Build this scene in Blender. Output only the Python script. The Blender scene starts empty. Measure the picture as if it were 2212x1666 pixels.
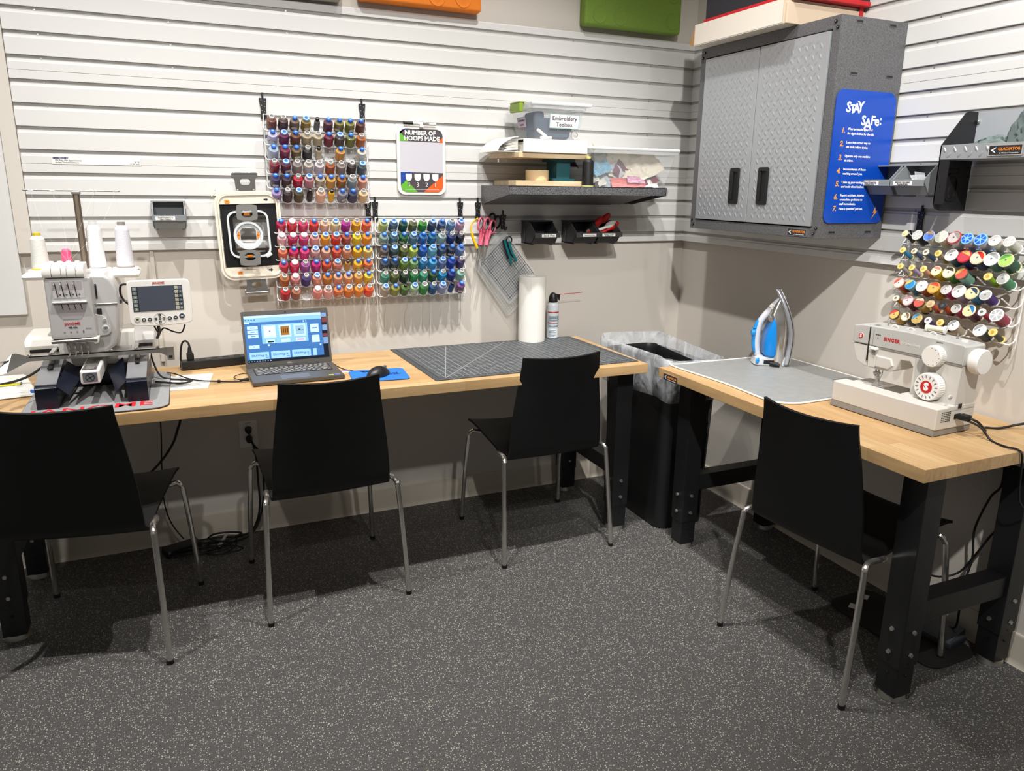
import bpy, bmesh, math, random
from mathutils import Vector, Matrix, noise
random.seed(7)
PI = math.pi
S = bpy.context.scene
COL = S.collection

# ------------------------------------------------------------ camera
cam_d = bpy.data.cameras.new('camera')
cam = bpy.data.objects.new('camera', cam_d); COL.objects.link(cam)
cam.location = (-2.28157, -3.15038, 1.45239)
cam.rotation_euler = (1.319806, -0.014407, -0.419022)
cam_d.sensor_fit = 'HORIZONTAL'; cam_d.sensor_width = 36.0
cam_d.lens = 1610.797 / 2212 * 36.0
cam_d.shift_x = -24.086 / 2212; cam_d.shift_y = -15.988 / 2212
cam_d.clip_start = 0.02; cam_d.clip_end = 50
S.camera = cam

# ------------------------------------------------------------ world, lights, exposure
w = bpy.data.worlds.new('room_air'); S.world = w; w.use_nodes = True
w.node_tree.nodes['Background'].inputs[0].default_value = (1.0, 0.96, 0.92, 1)
w.node_tree.nodes['Background'].inputs[1].default_value = 0.15
S.view_settings.view_transform = 'Standard'; S.view_settings.look = 'None'
S.view_settings.gamma = 1.0; S.view_settings.exposure = -0.15
try: S.view_settings.use_curve_mapping = False
except Exception: pass
CEIL = 3.65
def spot(x, y, tx, ty, tz, power, deg, blend=1., rad=.03, col=(1, .982, .955)):
    l = bpy.data.lights.new('ceiling_and_fill_spot', 'SPOT'); l.energy = power; l.color = col
    l.spot_size = math.radians(deg); l.spot_blend = blend; l.shadow_soft_size = rad
    o = bpy.data.objects.new('ceiling_and_fill_spot', l); COL.objects.link(o)
    o.location = (x, y, CEIL - .10)
    o.rotation_euler = (Vector((tx, ty, tz)) - Vector((x, y, CEIL - .10))).to_track_quat('-Z', 'Y').to_euler()
LIGHTS = [(-1.10, -1.18, -1.0, -.45, 0, 290, 74), (-1.95, -1.15, -1.9, -.45, 0, 290, 74), (-3.25, -1.0, -2.9, -.45, 0, 290, 80),
          (-1.15, -2.25, -.1, -2.0, 1.4, 210, 84), (-1.0, -4.0, -.9, -.2, 1.3, 80, 40, 1., .10),
          (-3.0, -4.2, -2.75, 0, 1.45, 230, 40, 1., .05), (-1.7, -4.2, -1.5, 0, 1.4, 220, 40, 1., .05),  # two unseen front fill spots, added to brighten the back wall
          (-2.05, -3.7, -.1, -1.15, 1.3, 600, 48, 1., .04)]
for L in LIGHTS: spot(*L)

# ------------------------------------------------------------ materials
def srgb(h):
    if isinstance(h, str):
        h = h.lstrip('#'); c = [int(h[i:i + 2], 16) / 255 for i in (0, 2, 4)]
    else: c = list(h)
    return tuple((v / 12.92 if v <= .04045 else ((v + .055) / 1.055) ** 2.4) for v in c) + (1,)
MC = {}
def mat(name, col='808080', rough=.5, metal=0., bump=0., bscale=200., var=0., emit=0., alpha=1., trans=0., spec=.5, coat=0., vscale=None):
    if name in MC: return MC[name]
    m = bpy.data.materials.new(name); m.use_nodes = True; nt = m.node_tree; b = nt.nodes['Principled BSDF']
    c = srgb(col)
    b.inputs['Base Color'].default_value = c; b.inputs['Roughness'].default_value = rough
    b.inputs['Metallic'].default_value = metal; b.inputs['Alpha'].default_value = alpha
    b.inputs['Transmission Weight'].default_value = trans; b.inputs['Specular IOR Level'].default_value = spec
    b.inputs['Coat Weight'].default_value = coat
    if emit: b.inputs['Emission Color'].default_value = c; b.inputs['Emission Strength'].default_value = emit
    tc = nt.nodes.new('ShaderNodeTexCoord')
    if bump or var:
        n = nt.nodes.new('ShaderNodeTexNoise'); n.inputs['Scale'].default_value = bscale; n.inputs['Detail'].default_value = 3
        nt.links.new(tc.outputs['Object'], n.inputs['Vector'])
    if bump:
        bp = nt.nodes.new('ShaderNodeBump'); bp.inputs['Strength'].default_value = bump; bp.inputs['Distance'].default_value = .001
        nt.links.new(n.outputs['Fac'], bp.inputs['Height']); nt.links.new(bp.outputs['Normal'], b.inputs['Normal'])
    if var:
        if vscale:
            n = nt.nodes.new('ShaderNodeTexNoise'); n.inputs['Scale'].default_value = vscale; n.inputs['Detail'].default_value = 4
            nt.links.new(tc.outputs['Object'], n.inputs['Vector'])
        r = nt.nodes.new('ShaderNodeMapRange'); r.inputs['From Min'].default_value = .3; r.inputs['From Max'].default_value = .7
        r.inputs['To Min'].default_value = 1 - var; r.inputs['To Max'].default_value = 1 + var
        nt.links.new(n.outputs['Fac'], r.inputs['Value'])
        x = nt.nodes.new('ShaderNodeMix'); x.data_type = 'RGBA'; x.blend_type = 'MULTIPLY'; x.inputs[0].default_value = 1
        x.inputs[6].default_value = c; nt.links.new(r.outputs[0], x.inputs[7]); nt.links.new(x.outputs[2], b.inputs['Base Color'])
    MC[name] = m; return m
def N(nt, t, **k):
    n = nt.nodes.new(t)
    for a, v in k.items(): setattr(n, a, v)
    return n
def floor_mat():
    m = bpy.data.materials.new('speckled_rubber'); m.use_nodes = True; nt = m.node_tree; b = nt.nodes['Principled BSDF']
    tc = N(nt, 'ShaderNodeTexCoord'); L = nt.links.new
    def flecks(scale, thr, pick, off):
        mp = N(nt, 'ShaderNodeMapping'); mp.inputs['Location'].default_value = (off, off * 1.7, 0); L(tc.outputs['Object'], mp.inputs['Vector'])
        nz = N(nt, 'ShaderNodeTexNoise'); nz.inputs['Scale'].default_value = 260; L(mp.outputs[0], nz.inputs['Vector'])
        ad = N(nt, 'ShaderNodeMix', data_type='VECTOR'); ad.inputs[0].default_value = .0035
        L(mp.outputs[0], ad.inputs[4]); L(nz.outputs['Color'], ad.inputs[5])
        v = N(nt, 'ShaderNodeTexVoronoi'); v.inputs['Scale'].default_value = scale; v.voronoi_dimensions = '2D'; L(ad.outputs[1], v.inputs['Vector'])
        lt = N(nt, 'ShaderNodeMath', operation='LESS_THAN'); lt.inputs[1].default_value = thr; L(v.outputs['Distance'], lt.inputs[0])
        sp = N(nt, 'ShaderNodeSeparateColor'); L(v.outputs['Color'], sp.inputs[0])
        gt = N(nt, 'ShaderNodeMath', operation='LESS_THAN'); gt.inputs[1].default_value = pick; L(sp.outputs[0], gt.inputs[0])
        mu = N(nt, 'ShaderNodeMath', operation='MULTIPLY'); L(lt.outputs[0], mu.inputs[0]); L(gt.outputs[0], mu.inputs[1])
        return mu.outputs[0], sp.outputs[1]
    base = N(nt, 'ShaderNodeMix', data_type='RGBA'); base.inputs[6].default_value = srgb('4a4849'); base.inputs[7].default_value = srgb('51504d')
    n2 = N(nt, 'ShaderNodeTexNoise'); n2.inputs['Scale'].default_value = 40; L(tc.outputs['Object'], n2.inputs['Vector']); L(n2.outputs['Fac'], base.inputs[0])
    cur = base.outputs[2]
    for scale, thr, pick, off, c1, c2 in ((150, .26, .18, 0, 'b9b3a2', '9a8f80'), (230, .25, .16, 3.1, 'c8c4b8', 'a8a8a8'), (190, .25, .22, 7.7, '1c1c1e', '2c2a28')):
        f, r = flecks(scale, thr, pick, off)
        cc = N(nt, 'ShaderNodeMix', data_type='RGBA'); cc.inputs[6].default_value = srgb(c1); cc.inputs[7].default_value = srgb(c2); L(r, cc.inputs[0])
        mx = N(nt, 'ShaderNodeMix', data_type='RGBA'); L(f, mx.inputs[0]); L(cur, mx.inputs[6]); L(cc.outputs[2], mx.inputs[7]); cur = mx.outputs[2]
    L(cur, b.inputs['Base Color']); b.inputs['Roughness'].default_value = .55; b.inputs['Specular IOR Level'].default_value = .35
    bp = N(nt, 'ShaderNodeBump'); bp.inputs['Strength'].default_value = .15; bp.inputs['Distance'].default_value = .001
    n3 = N(nt, 'ShaderNodeTexNoise'); n3.inputs['Scale'].default_value = 220; L(tc.outputs['Object'], n3.inputs['Vector']); L(n3.outputs['Fac'], bp.inputs['Height']); L(bp.outputs[0], b.inputs['Normal'])
    return m
def wood_mat(name, c1, c2, c3, rot=0., stave=.045, leng=.42, rough=.42):
    m = bpy.data.materials.new(name); m.use_nodes = True; nt = m.node_tree; b = nt.nodes['Principled BSDF']; L = nt.links.new
    tc = N(nt, 'ShaderNodeTexCoord'); mp = N(nt, 'ShaderNodeMapping'); mp.inputs['Rotation'].default_value = (0, 0, rot); L(tc.outputs['Object'], mp.inputs['Vector'])
    br = N(nt, 'ShaderNodeTexBrick'); br.inputs['Scale'].default_value = 1; br.inputs['Brick Width'].default_value = leng; br.inputs['Row Height'].default_value = stave
    br.inputs['Mortar Size'].default_value = .0002; br.inputs['Bias'].default_value = 0; br.offset = .37
    br.inputs['Color1'].default_value = srgb(c1); br.inputs['Color2'].default_value = srgb(c2); br.inputs['Mortar'].default_value = srgb(c3)
    L(mp.outputs[0], br.inputs['Vector'])
    st = N(nt, 'ShaderNodeMapping'); st.inputs['Scale'].default_value = (4, 60, 30); L(mp.outputs[0], st.inputs['Vector'])
    n = N(nt, 'ShaderNodeTexNoise'); n.inputs['Scale'].default_value = 1.6; n.inputs['Detail'].default_value = 6; L(st.outputs[0], n.inputs['Vector'])
    r = N(nt, 'ShaderNodeMapRange'); r.inputs['From Min'].default_value = .3; r.inputs['From Max'].default_value = .75; r.inputs['To Min'].default_value = .8; r.inputs['To Max'].default_value = 1.08; L(n.outputs['Fac'], r.inputs['Value'])
    x = N(nt, 'ShaderNodeMix', data_type='RGBA', blend_type='MULTIPLY'); x.inputs[0].default_value = 1; L(br.outputs['Color'], x.inputs[6]); L(r.outputs[0], x.inputs[7])
    L(x.outputs[2], b.inputs['Base Color']); b.inputs['Roughness'].default_value = rough
    return m
M_floor = floor_mat()
M_bench = wood_mat('maple_butcher_block', 'cba97a', 'bb9464', '8f6e46')
M_bench_r = wood_mat('maple_butcher_block_turned', 'cba97a', 'bb9464', '8f6e46', rot=PI / 2)
M_ply = wood_mat('birch_plywood', 'e6cfa9', 'dcc096', 'c4a274', stave=.3, leng=2)
M_wall = mat('wall_paint', 'd6cfc5', .85, bump=.05, bscale=300)
M_slat = mat('slat_panel_pvc', 'dcdbd8', .42, bump=.02, bscale=60)
M_gap = mat('slat_channel', 'b4b2ae', .6)
M_base = mat('vinyl_baseboard', 'cfc6b6', .55)
M_ceil = mat('ceiling_paint', 'c8c2b8', .9)
M_blackm = mat('black_powder_coat', '19191b', .42, bump=.25, bscale=900)
M_blackp = mat('black_plastic', '151516', .42)
M_chair = mat('black_chair_shell', '0b0b0c', .55, bump=.06, bscale=700, spec=.35)
M_chrome = mat('chrome', 'd8d4ce', .16, .92)
M_steel = mat('brushed_steel', 'b4b2ae', .33, .75)
M_zinc = mat('zinc', 'c2c0b8', .35, .9)
M_hammer = mat('hammered_dark_grey', '626264', .42, .2, bump=.9, bscale=260, var=.35)
M_tread = mat('tread_plate_silver', 'b4b8bc', .42, .55, bump=.04, bscale=60)
M_white = mat('white_plastic', 'ece9e2', .35)
M_paper = mat('white_paper', 'f0eee8', .8)
M_cream = mat('cream_plastic', 'd9d1bd', .45)
M_rubber = mat('black_rubber', '0e0e0f', .6)
M_clear = mat('clear_plastic', 'e8eaec', .12, alpha=.28, spec=.6)
M_frost = mat('frosted_plastic', 'e6e8ea', .3, alpha=.42)
M_wirew = mat('white_wire', 'efede8', .35)
M_navy = mat('navy_plastic', '0c1322', .3)
M_mgrey = mat('pearl_grey_plastic', 'c2c0be', .3, .1)
M_grey = mat('grey_plastic', '6f7375', .45)
M_binblk = mat('charcoal_bin_plastic', '3a3a3b', .5)
M_red = mat('red_print', 'c01a24', .6)
M_txt = mat('dark_print', '26262c', .7)
M_orange = mat('orange_print', 'f08a1c', .6)
M_brown = mat('kraft_card', 'a97d4b', .85)

# ------------------------------------------------------------ mesh helpers
class MB:
    def __init__(s, m=None): s.bm = bmesh.new(); s.mats = [m] if m else []
    def mi(s, m):
        if m is None: return 0
        if m not in s.mats: s.mats.append(m)
        return s.mats.index(m)
    def merge(s, bm2, M=None, m=None):
        if M is not None: bmesh.ops.transform(bm2, matrix=M, verts=bm2.verts)
        i = s.mi(m)
        vm = {v: s.bm.verts.new(v.co) for v in bm2.verts}
        for f in bm2.faces:
            try:
                nf = s.bm.faces.new([vm[v] for v in f.verts]); nf.material_index = i if m is not None else f.material_index; nf.smooth = True
            except ValueError: pass
        bm2.free(); return s
    def box(s, x0, x1, y0, y1, z0, z1, bev=0., M=None, m=None, seg=2):
        b = bmesh.new(); bmesh.ops.create_cube(b, size=1)
        bmesh.ops.transform(b, matrix=Matrix.Translation(((x0 + x1) / 2, (y0 + y1) / 2, (z0 + z1) / 2)) @ Matrix.Diagonal((abs(x1 - x0), abs(y1 - y0), abs(z1 - z0), 1)), verts=b.verts)
        if bev: bmesh.ops.bevel(b, geom=b.edges[:], offset=bev, segments=seg, affect='EDGES', profile=.5)
        return s.merge(b, M, m)
    def raw(s, vs, fs, M=None, m=None):
        b = bmesh.new(); v = [b.verts.new(p) for p in vs]
        for f in fs:
            try: b.faces.new([v[i] for i in f])
            except ValueError: pass
        bmesh.ops.recalc_face_normals(b, faces=b.faces)
        return s.merge(b, M, m)
    def quad(s, vs, m=None, M=None):
        b = bmesh.new(); b.faces.new([b.verts.new(p) for p in vs]); return s.merge(b, M, m)
    def prism(s, poly, h, M=None, m=None, bev=0., seg=2):   # polygon in xy, extruded in z from 0 to h
        b = bmesh.new(); n = len(poly)
        lo = [b.verts.new((p[0], p[1], 0)) for p in poly]; hi = [b.verts.new((p[0], p[1], h)) for p in poly]
        b.faces.new(lo[::-1]); b.faces.new(hi)
        for i in range(n): b.faces.new((lo[i], lo[(i + 1) % n], hi[(i + 1) % n], hi[i]))
        bmesh.ops.recalc_face_normals(b, faces=b.faces)
        if bev: bmesh.ops.bevel(b, geom=[e for e in b.edges if any(len(f.verts) > 4 or n <= 4 for f in e.link_faces)], offset=bev, segments=seg, affect='EDGES', profile=.5)
        return s.merge(b, M, m)
    def lathe(s, prof, seg=16, M=None, m=None, cap=True):
        b = bmesh.new(); rings = []
        for r, z in prof:
            rings.append([b.verts.new((r * math.cos(2 * PI * k / seg), r * math.sin(2 * PI * k / seg), z)) for k in range(seg)] if r > 1e-6 else [b.verts.new((0, 0, z))])
        for a, c in zip(rings, rings[1:]):
            for k in range(seg):
                k2 = (k + 1) % seg
                if len(a) == 1 and len(c) == 1: continue
                if len(a) == 1: b.faces.new((a[0], c[k2], c[k]))
                elif len(c) == 1: b.faces.new((a[k], a[k2], c[0]))
                else: b.faces.new((a[k], a[k2], c[k2], c[k]))
        if cap:
            if len(rings[0]) > 1: b.faces.new(rings[0][::-1])
            if len(rings[-1]) > 1: b.faces.new(rings[-1])
        bmesh.ops.recalc_face_normals(b, faces=b.faces)
        return s.merge(b, M, m)
    def cyl(s, p0, p1, r0, r1=None, seg=14, m=None, bev=0.):
        p0, p1 = Vector(p0), Vector(p1); d = p1 - p0; L = d.length; r1 = r0 if r1 is None else r1
        M = Matrix.Translation(p0) @ d.to_track_quat('Z', 'Y').to_matrix().to_4x4()
        pr = [(r0, 0), (r1, L)] if not bev else [(r0 - bev, 0), (r0, bev), (r1, L - bev), (r1 - bev, L)]
        return s.lathe(pr, seg, M, m)
    def tube(s, pts, r, seg=8, m=None, sub=0, closed=False, flat=1.):
        P = [Vector(p) for p in pts]
        if sub: P = catmull(P, sub, closed)
        n = len(P); b = bmesh.new(); rings = []
        up = None
        for i in range(n):
            a = P[(i - 1) % n] if (closed or i > 0) else P[i]; c = P[(i + 1) % n] if (closed or i < n - 1) else P[i]
            t = (c - a)
            if t.length < 1e-9: t = Vector((0, 0, 1))
            t.normalize()
            if up is None:
                up = Vector((0, 0, 1)) if abs(t.z) < .9 else Vector((0, 1, 0))
            u = up - t * up.dot(t)
            if u.length < 1e-6: u = t.orthogonal()
            u.normalize(); up = u; v = t.cross(u)
            rr = r[i] if isinstance(r, (list, tuple)) and not sub else (r if not isinstance(r, (list, tuple)) else r[0])
            rings.append([b.verts.new(P[i] + (u * math.cos(2 * PI * k / seg) * flat + v * math.sin(2 * PI * k / seg)) * rr) for k in range(seg)])
        for i in range(n if closed else n - 1):
            a, c = rings[i], rings[(i + 1) % n]
            for k in range(seg): b.faces.new((a[k], a[(k + 1) % seg], c[(k + 1) % seg], c[k]))
        if not closed: b.faces.new(rings[0][::-1]); b.faces.new(rings[-1])
        bmesh.ops.recalc_face_normals(b, faces=b.faces)
        return s.merge(b, None, m)
    def ball(s, c, rx, ry=None, rz=None, seg=14, m=None, M=None):
        ry = rx if ry is None else ry; rz = rx if rz is None else rz
        b = bmesh.new(); bmesh.ops.create_uvsphere(b, u_segments=seg, v_segments=max(6, seg // 2), radius=1)
        T = Matrix.Translation(c) @ Matrix.Diagonal((rx, ry, rz, 1))
        return s.merge(b, (M @ T) if M is not None else T, m)
    def build(s, name, parent=None, ang=35, loc=None, smooth=True):
        me = bpy.data.meshes.new(name)
        s.bm.normal_update(); s.bm.to_mesh(me); s.bm.free()
        for x in s.mats: me.materials.append(x)
        if smooth and len(me.polygons):
            me.set_sharp_from_angle(angle=math.radians(ang)); weighted(me, ang)
        else:
            for p in me.polygons: p.use_smooth = False
        o = bpy.data.objects.new(name, me); COL.objects.link(o)
        if parent is not None: o.parent = parent
        if loc is not None: o.location = loc
        return o
def weighted(me, ang):
    n = len(me.polygons)
    if n > 40000: return
    ca = math.cos(math.radians(ang)); P = me.polygons; nor = [p.normal.copy() for p in P]; ar = [p.area for p in P]; vf = {}
    for p in P:
        for v in p.vertices: vf.setdefault(v, []).append(p.index)
    out = [None] * len(me.loops)
    for p in P:
        a = nor[p.index]
        for li in p.loop_indices:
            s = Vector((0, 0, 0))
            for q in vf[me.loops[li].vertex_index]:
                if q == p.index or a.dot(nor[q]) > ca: s += nor[q] * ar[q]
            out[li] = s.normalized() if s.length > 1e-12 else a
    me.normals_split_custom_set(out)
def catmull(P, sub, closed=False):
    n = len(P); out = []
    for i in range(n if closed else n - 1):
        p0 = P[(i - 1) % n] if closed or i > 0 else P[i]; p1 = P[i]; p2 = P[(i + 1) % n]; p3 = P[(i + 2) % n] if closed or i < n - 2 else p2
        for k in range(sub):
            t = k / sub
            out.append(.5 * ((2 * p1) + (p2 - p0) * t + (2 * p0 - 5 * p1 + 4 * p2 - p3) * t * t + (3 * p1 - p0 - 3 * p2 + p3) * t ** 3))
    if not closed: out.append(P[-1])
    return out
def rrect(w, h, r, n=5, cx=0., cy=0.):
    o = []
    for sx, sy, a0 in ((1, 1, 0), (-1, 1, PI / 2), (-1, -1, PI), (1, -1, 1.5 * PI)):
        for k in range(n + 1):
            a = a0 + PI / 2 * k / n
            o.append((cx + sx * (w / 2 - r) + r * math.cos(a), cy + sy * (h / 2 - r) + r * math.sin(a)))
    return o
def circ(r, n=20, cx=0., cy=0., a0=0., a1=2 * PI):
    return [(cx + r * math.cos(a0 + (a1 - a0) * k / n), cy + r * math.sin(a0 + (a1 - a0) * k / n)) for k in range(n if abs(a1 - a0) > 6.28 else n + 1)]
def frame(o, x, y=None, z=None):
    x = Vector(x).normalized(); y = Vector(y).normalized() if y is not None else Vector(z).normalized().cross(x)
    z = x.cross(y).normalized(); y = z.cross(x)
    M = Matrix(((x[0], y[0], z[0], o[0]), (x[1], y[1], z[1], o[1]), (x[2], y[2], z[2], o[2]), (0, 0, 0, 1)))
    return M
def BACK(x, y, z): return frame((x, y, z), (1, 0, 0), (0, 0, 1))       # plane facing the room from the back wall: u right, v up, normal -y
def RIGHT(x, y, z): return frame((x, y, z), (0, -1, 0), (0, 0, 1))     # plane facing the room from the right wall
def T(x, y, z): return Matrix.Translation((x, y, z))
def ring_prism(mb, outer, inner, h, M=None, m=None):
    n = len(outer); vs = []; fs = []
    for z in (0, h):
        for p in outer: vs.append((p[0], p[1], z))
        for p in inner: vs.append((p[0], p[1], z))
    for i in range(n):
        j = (i + 1) % n
        fs += [(i, j, n + j, n + i), (2 * n + i, 3 * n + i, 3 * n + j, 2 * n + j), (i, 2 * n + i, 2 * n + j, j), (n + i, n + j, 3 * n + j, 3 * n + i)]
    mb.raw(vs, fs, M, m)
def sh(o, name=None):
    return o
def tag(o, label=None, cat=None, group=None, kind=None):
    if label: o['label'] = label
    if cat: o['category'] = cat
    if group: o['group'] = group
    if kind: o['kind'] = kind
    return o
def thing(name, label, cat, loc=(0, 0, 0), rz=0., group=None):
    o = bpy.data.objects.new(name, None); COL.objects.link(o); o.empty_display_size = .05
    o.location = loc; o.rotation_euler = (0, 0, rz); return tag(o, label, cat, group)
def at(t):      # matrix that takes world coordinates into the thing's own frame
    return (Matrix.Translation(t.location) @ t.rotation_euler.to_matrix().to_4x4()).inverted()
def local(t, o):                # mesh written in world coordinates, moved into its thing's frame
    o.data.transform(at(t)); return o
TXT = {}
def text_bm(s, size, bold=0., align='CENTER', shear=0., space=1., line=1.):
    k = (s, size, bold, align, shear, space, line)
    if k not in TXT:
        c = bpy.data.curves.new('lettering', 'FONT'); c.body = s; c.size = size; c.align_x = align; c.align_y = 'CENTER'
        c.offset = bold; c.shear = shear; c.space_character = space; c.space_line = line; c.resolution_u = 2; c.extrude = .0002
        o = bpy.data.objects.new('lettering', c); COL.objects.link(o)
        dg = bpy.context.evaluated_depsgraph_get(); me = bpy.data.meshes.new_from_object(o.evaluated_get(dg))
        bpy.data.objects.remove(o); bpy.data.curves.remove(c); TXT[k] = me
    b = bmesh.new(); b.from_mesh(TXT[k]); return b
def text(mb, s, size, M, m, **k):
    mb.merge(text_bm(s, size, **k), M @ T(0, 0, .0003), m)
def fit_text(mb, s, width, M, m, **k):
    k.setdefault('align', 'CENTER'); b = text_bm(s, 1., **{**k, 'bold': k.get('bold', 0)}); xs = [v.co.x for v in b.verts]; wd = max(xs) - min(xs)
    sc = width / wd; mb.merge(b, M @ T(0, 0, .0004) @ Matrix.Diagonal((sc, sc, 1, 1)), m); return sc
# ============================================================ THE SETTING
B0 = 1.2022           # height of the lower edge of the slat panels
TOP = B0 + .9144
XL = -2.775           # left end of the slat panels on the back wall
def struct(o): return tag(o, kind='structure')
mb = MB(M_floor); mb.box(-3.9, .06, -4.4, .06, -.04, 0); struct(mb.build('floor'))
mb = MB(M_wall); mb.box(-3.9, .1, .02, .1, 0, CEIL); struct(mb.build('wall_back'))
mb = MB(M_wall); mb.box(.02, .1, -4.4, .02, 0, CEIL); struct(mb.build('wall_right'))
mb = MB(M_ceil); mb.box(-3.9, .1, -4.4, .1, CEIL, CEIL + .05); struct(mb.build('ceiling'))
def baseboard():
    prof = [(.02, .105), (.014, .105), (.011, .098), (.010, .02), (.004, .004), (.0, .0), (.02, 0)]
    return prof
mb = MB(M_base); pf = baseboard(); n = len(pf)
vs = [(-3.9, y, z) for y, z in pf] + [(.01, y, z) for y, z in pf]
mb.raw(vs, [(i, (i + 1) % n, n + (i + 1) % n, n + i) for i in range(n)] + [tuple(range(n)), tuple(range(n, 2 * n))]); struct(mb.build('baseboard_back'))
mb = MB(M_base); vs = [(y, -3.9, z) for y, z in pf] + [(y, .01, z) for y, z in pf]
mb.raw(vs, [(i, (i + 1) % n, n + (i + 1) % n, n + i) for i in range(n)] + [tuple(range(n)), tuple(range(n, 2 * n))]); struct(mb.build('baseboard_right'))

def slat_profile():
    """(depth, z) outline of one slat board, front at depth 0; each board ends at the slot above it"""
    tops = [B0 + .047 - .012 + .0762 * (k % 4) + .3048 * (k // 4) for k in range(12)]   # lower lip of every slot
    boards = []; z0 = B0
    for t in tops + [None]:
        z1 = t if t is not None else TOP
        boards.append((z0, z1)); z0 = (t + .012) if t is not None else 0
    return boards
def slats(M, length, name):
    mb = MB(M_slat)
    def ext(prof):
        n = len(prof); vs = [(0, d, z) for d, z in prof] + [(length, d, z) for d, z in prof]
        mb.raw(vs, [(i, (i + 1) % n, n + (i + 1) % n, n + i) for i in range(n)] + [tuple(range(n)), tuple(range(n, 2 * n))], M)
    seams = [B0 + .3048, B0 + .6096]
    for i, (z0, z1) in enumerate(slat_profile()):
        lo = [(.0035, z0), (.0, z0 + .0015)]
        hi = [(.0, z1 - .0095), (.0028, z1 - .0085), (.0034, z1)]
        if i == 12: hi = [(.0, z1 - .004), (.004, z1)]
        mid = []
        for q in seams:
            if z0 < q < z1: mid = [(0, q - .0012), (.0025, q), (0, q + .0012)]
        ext(lo[1:] + mid + hi + [(.0045, z1), (.0045, z0), lo[0]])
    mb.quad([(0, .0062, B0), (length, .0062, B0), (length, .0062, TOP), (0, .0062, TOP)], M_gap, M)
    mb.box(0, length, .0045, .0062, B0, B0 + .003, m=M_slat, M=M); mb.box(0, length, .0045, .0062, TOP - .003, TOP, m=M_slat, M=M)
    for sx in [k * .4064 + .1 for k in range(int(length / .4064) + 1)]:      # screws in the channels
        for k in range(12):
            z = B0 + .047 - .008 + .0762 * (k % 4) + .3048 * (k // 4)
            if sx < length: mb.box(sx - .0025, sx + .0025, .0050, .0062, z - .0025, z + .0025, m=M_zinc, M=M)
    return struct(mb.build(name, ang=25))
slats(T(XL, 0, 0), -XL + .012, 'trim_1')
slats(frame((0, .012, 0), (0, -1, 0), (1, 0, 0)), 3.7, 'trim_2')
# end board and large panel at the left end
mb = MB(M_wall); mb.box(-2.822, XL - .001, -.006, .019, B0 - .003, TOP + .02, .0015); struct(mb.build('trim_3'))
mb = MB(M_slat); mb.box(-3.88, -2.8235, .0, .019, .982, 2.6, .002); struct(mb.build('trim_4'))
# power wiring channel seams on the drywall
mb = MB(M_wall); mb.box(-2.41, -2.395, .012, .0195, .77, B0 - .002, .002); struct(mb.build('trim_5'))

# ============================================================ ACOUSTIC PANELS above the slat wall
def acoustic(x0, x1, z0, m, label, bumps, tilt=0.):
    t = thing('acoustic_panel', label, 'wall panel', ((x0 + x1) / 2, -.004, z0), group='felt acoustic panels above the slat wall')
    mb = MB(m); mb.box(-(x1 - x0) / 2, (x1 - x0) / 2, -.036, .022, 0, .62, .012, seg=3); mb.build('panel_body', t)
    for bx, bz in bumps:
        mb = MB(m); mb.lathe([(.036, -.0015), (.034, .002), (.026, .0005), (.018, -.001), (0, -.0012)], 24, BACK(bx, -.0362, bz), cap=False); mb.build('round_dimple', t)
    t.rotation_euler = (0, tilt, 0)
    return t
M_gfelt = mat('green_felt', '77943b', .95, bump=.6, bscale=500, var=.12, vscale=300)
M_ofelt = mat('orange_felt', 'e88024', .9, bump=.4, bscale=500, var=.06, vscale=300)
M_yfelt = mat('grey_felt', 'a19c90', .95, bump=.6, bscale=500, var=.1, vscale=300)
acoustic(-.612, -.113, 2.142, M_gfelt, 'moss green felt wall panel with pressed round dimples near the corner cabinet', [(-.18, .045), (-.075, .045), (.2, .05), (.2, .16), (-.18, .16)])
acoustic(-1.592, -1.092, 2.140, M_ofelt, 'orange felt wall panel above the centre of the slat wall', [(.06, .04), (.17, .045), (.17, .15)])
acoustic(-2.21, -1.66, 2.126, M_yfelt, 'grey felt wall panel left of the orange one', [(.1, .05)])

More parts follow.
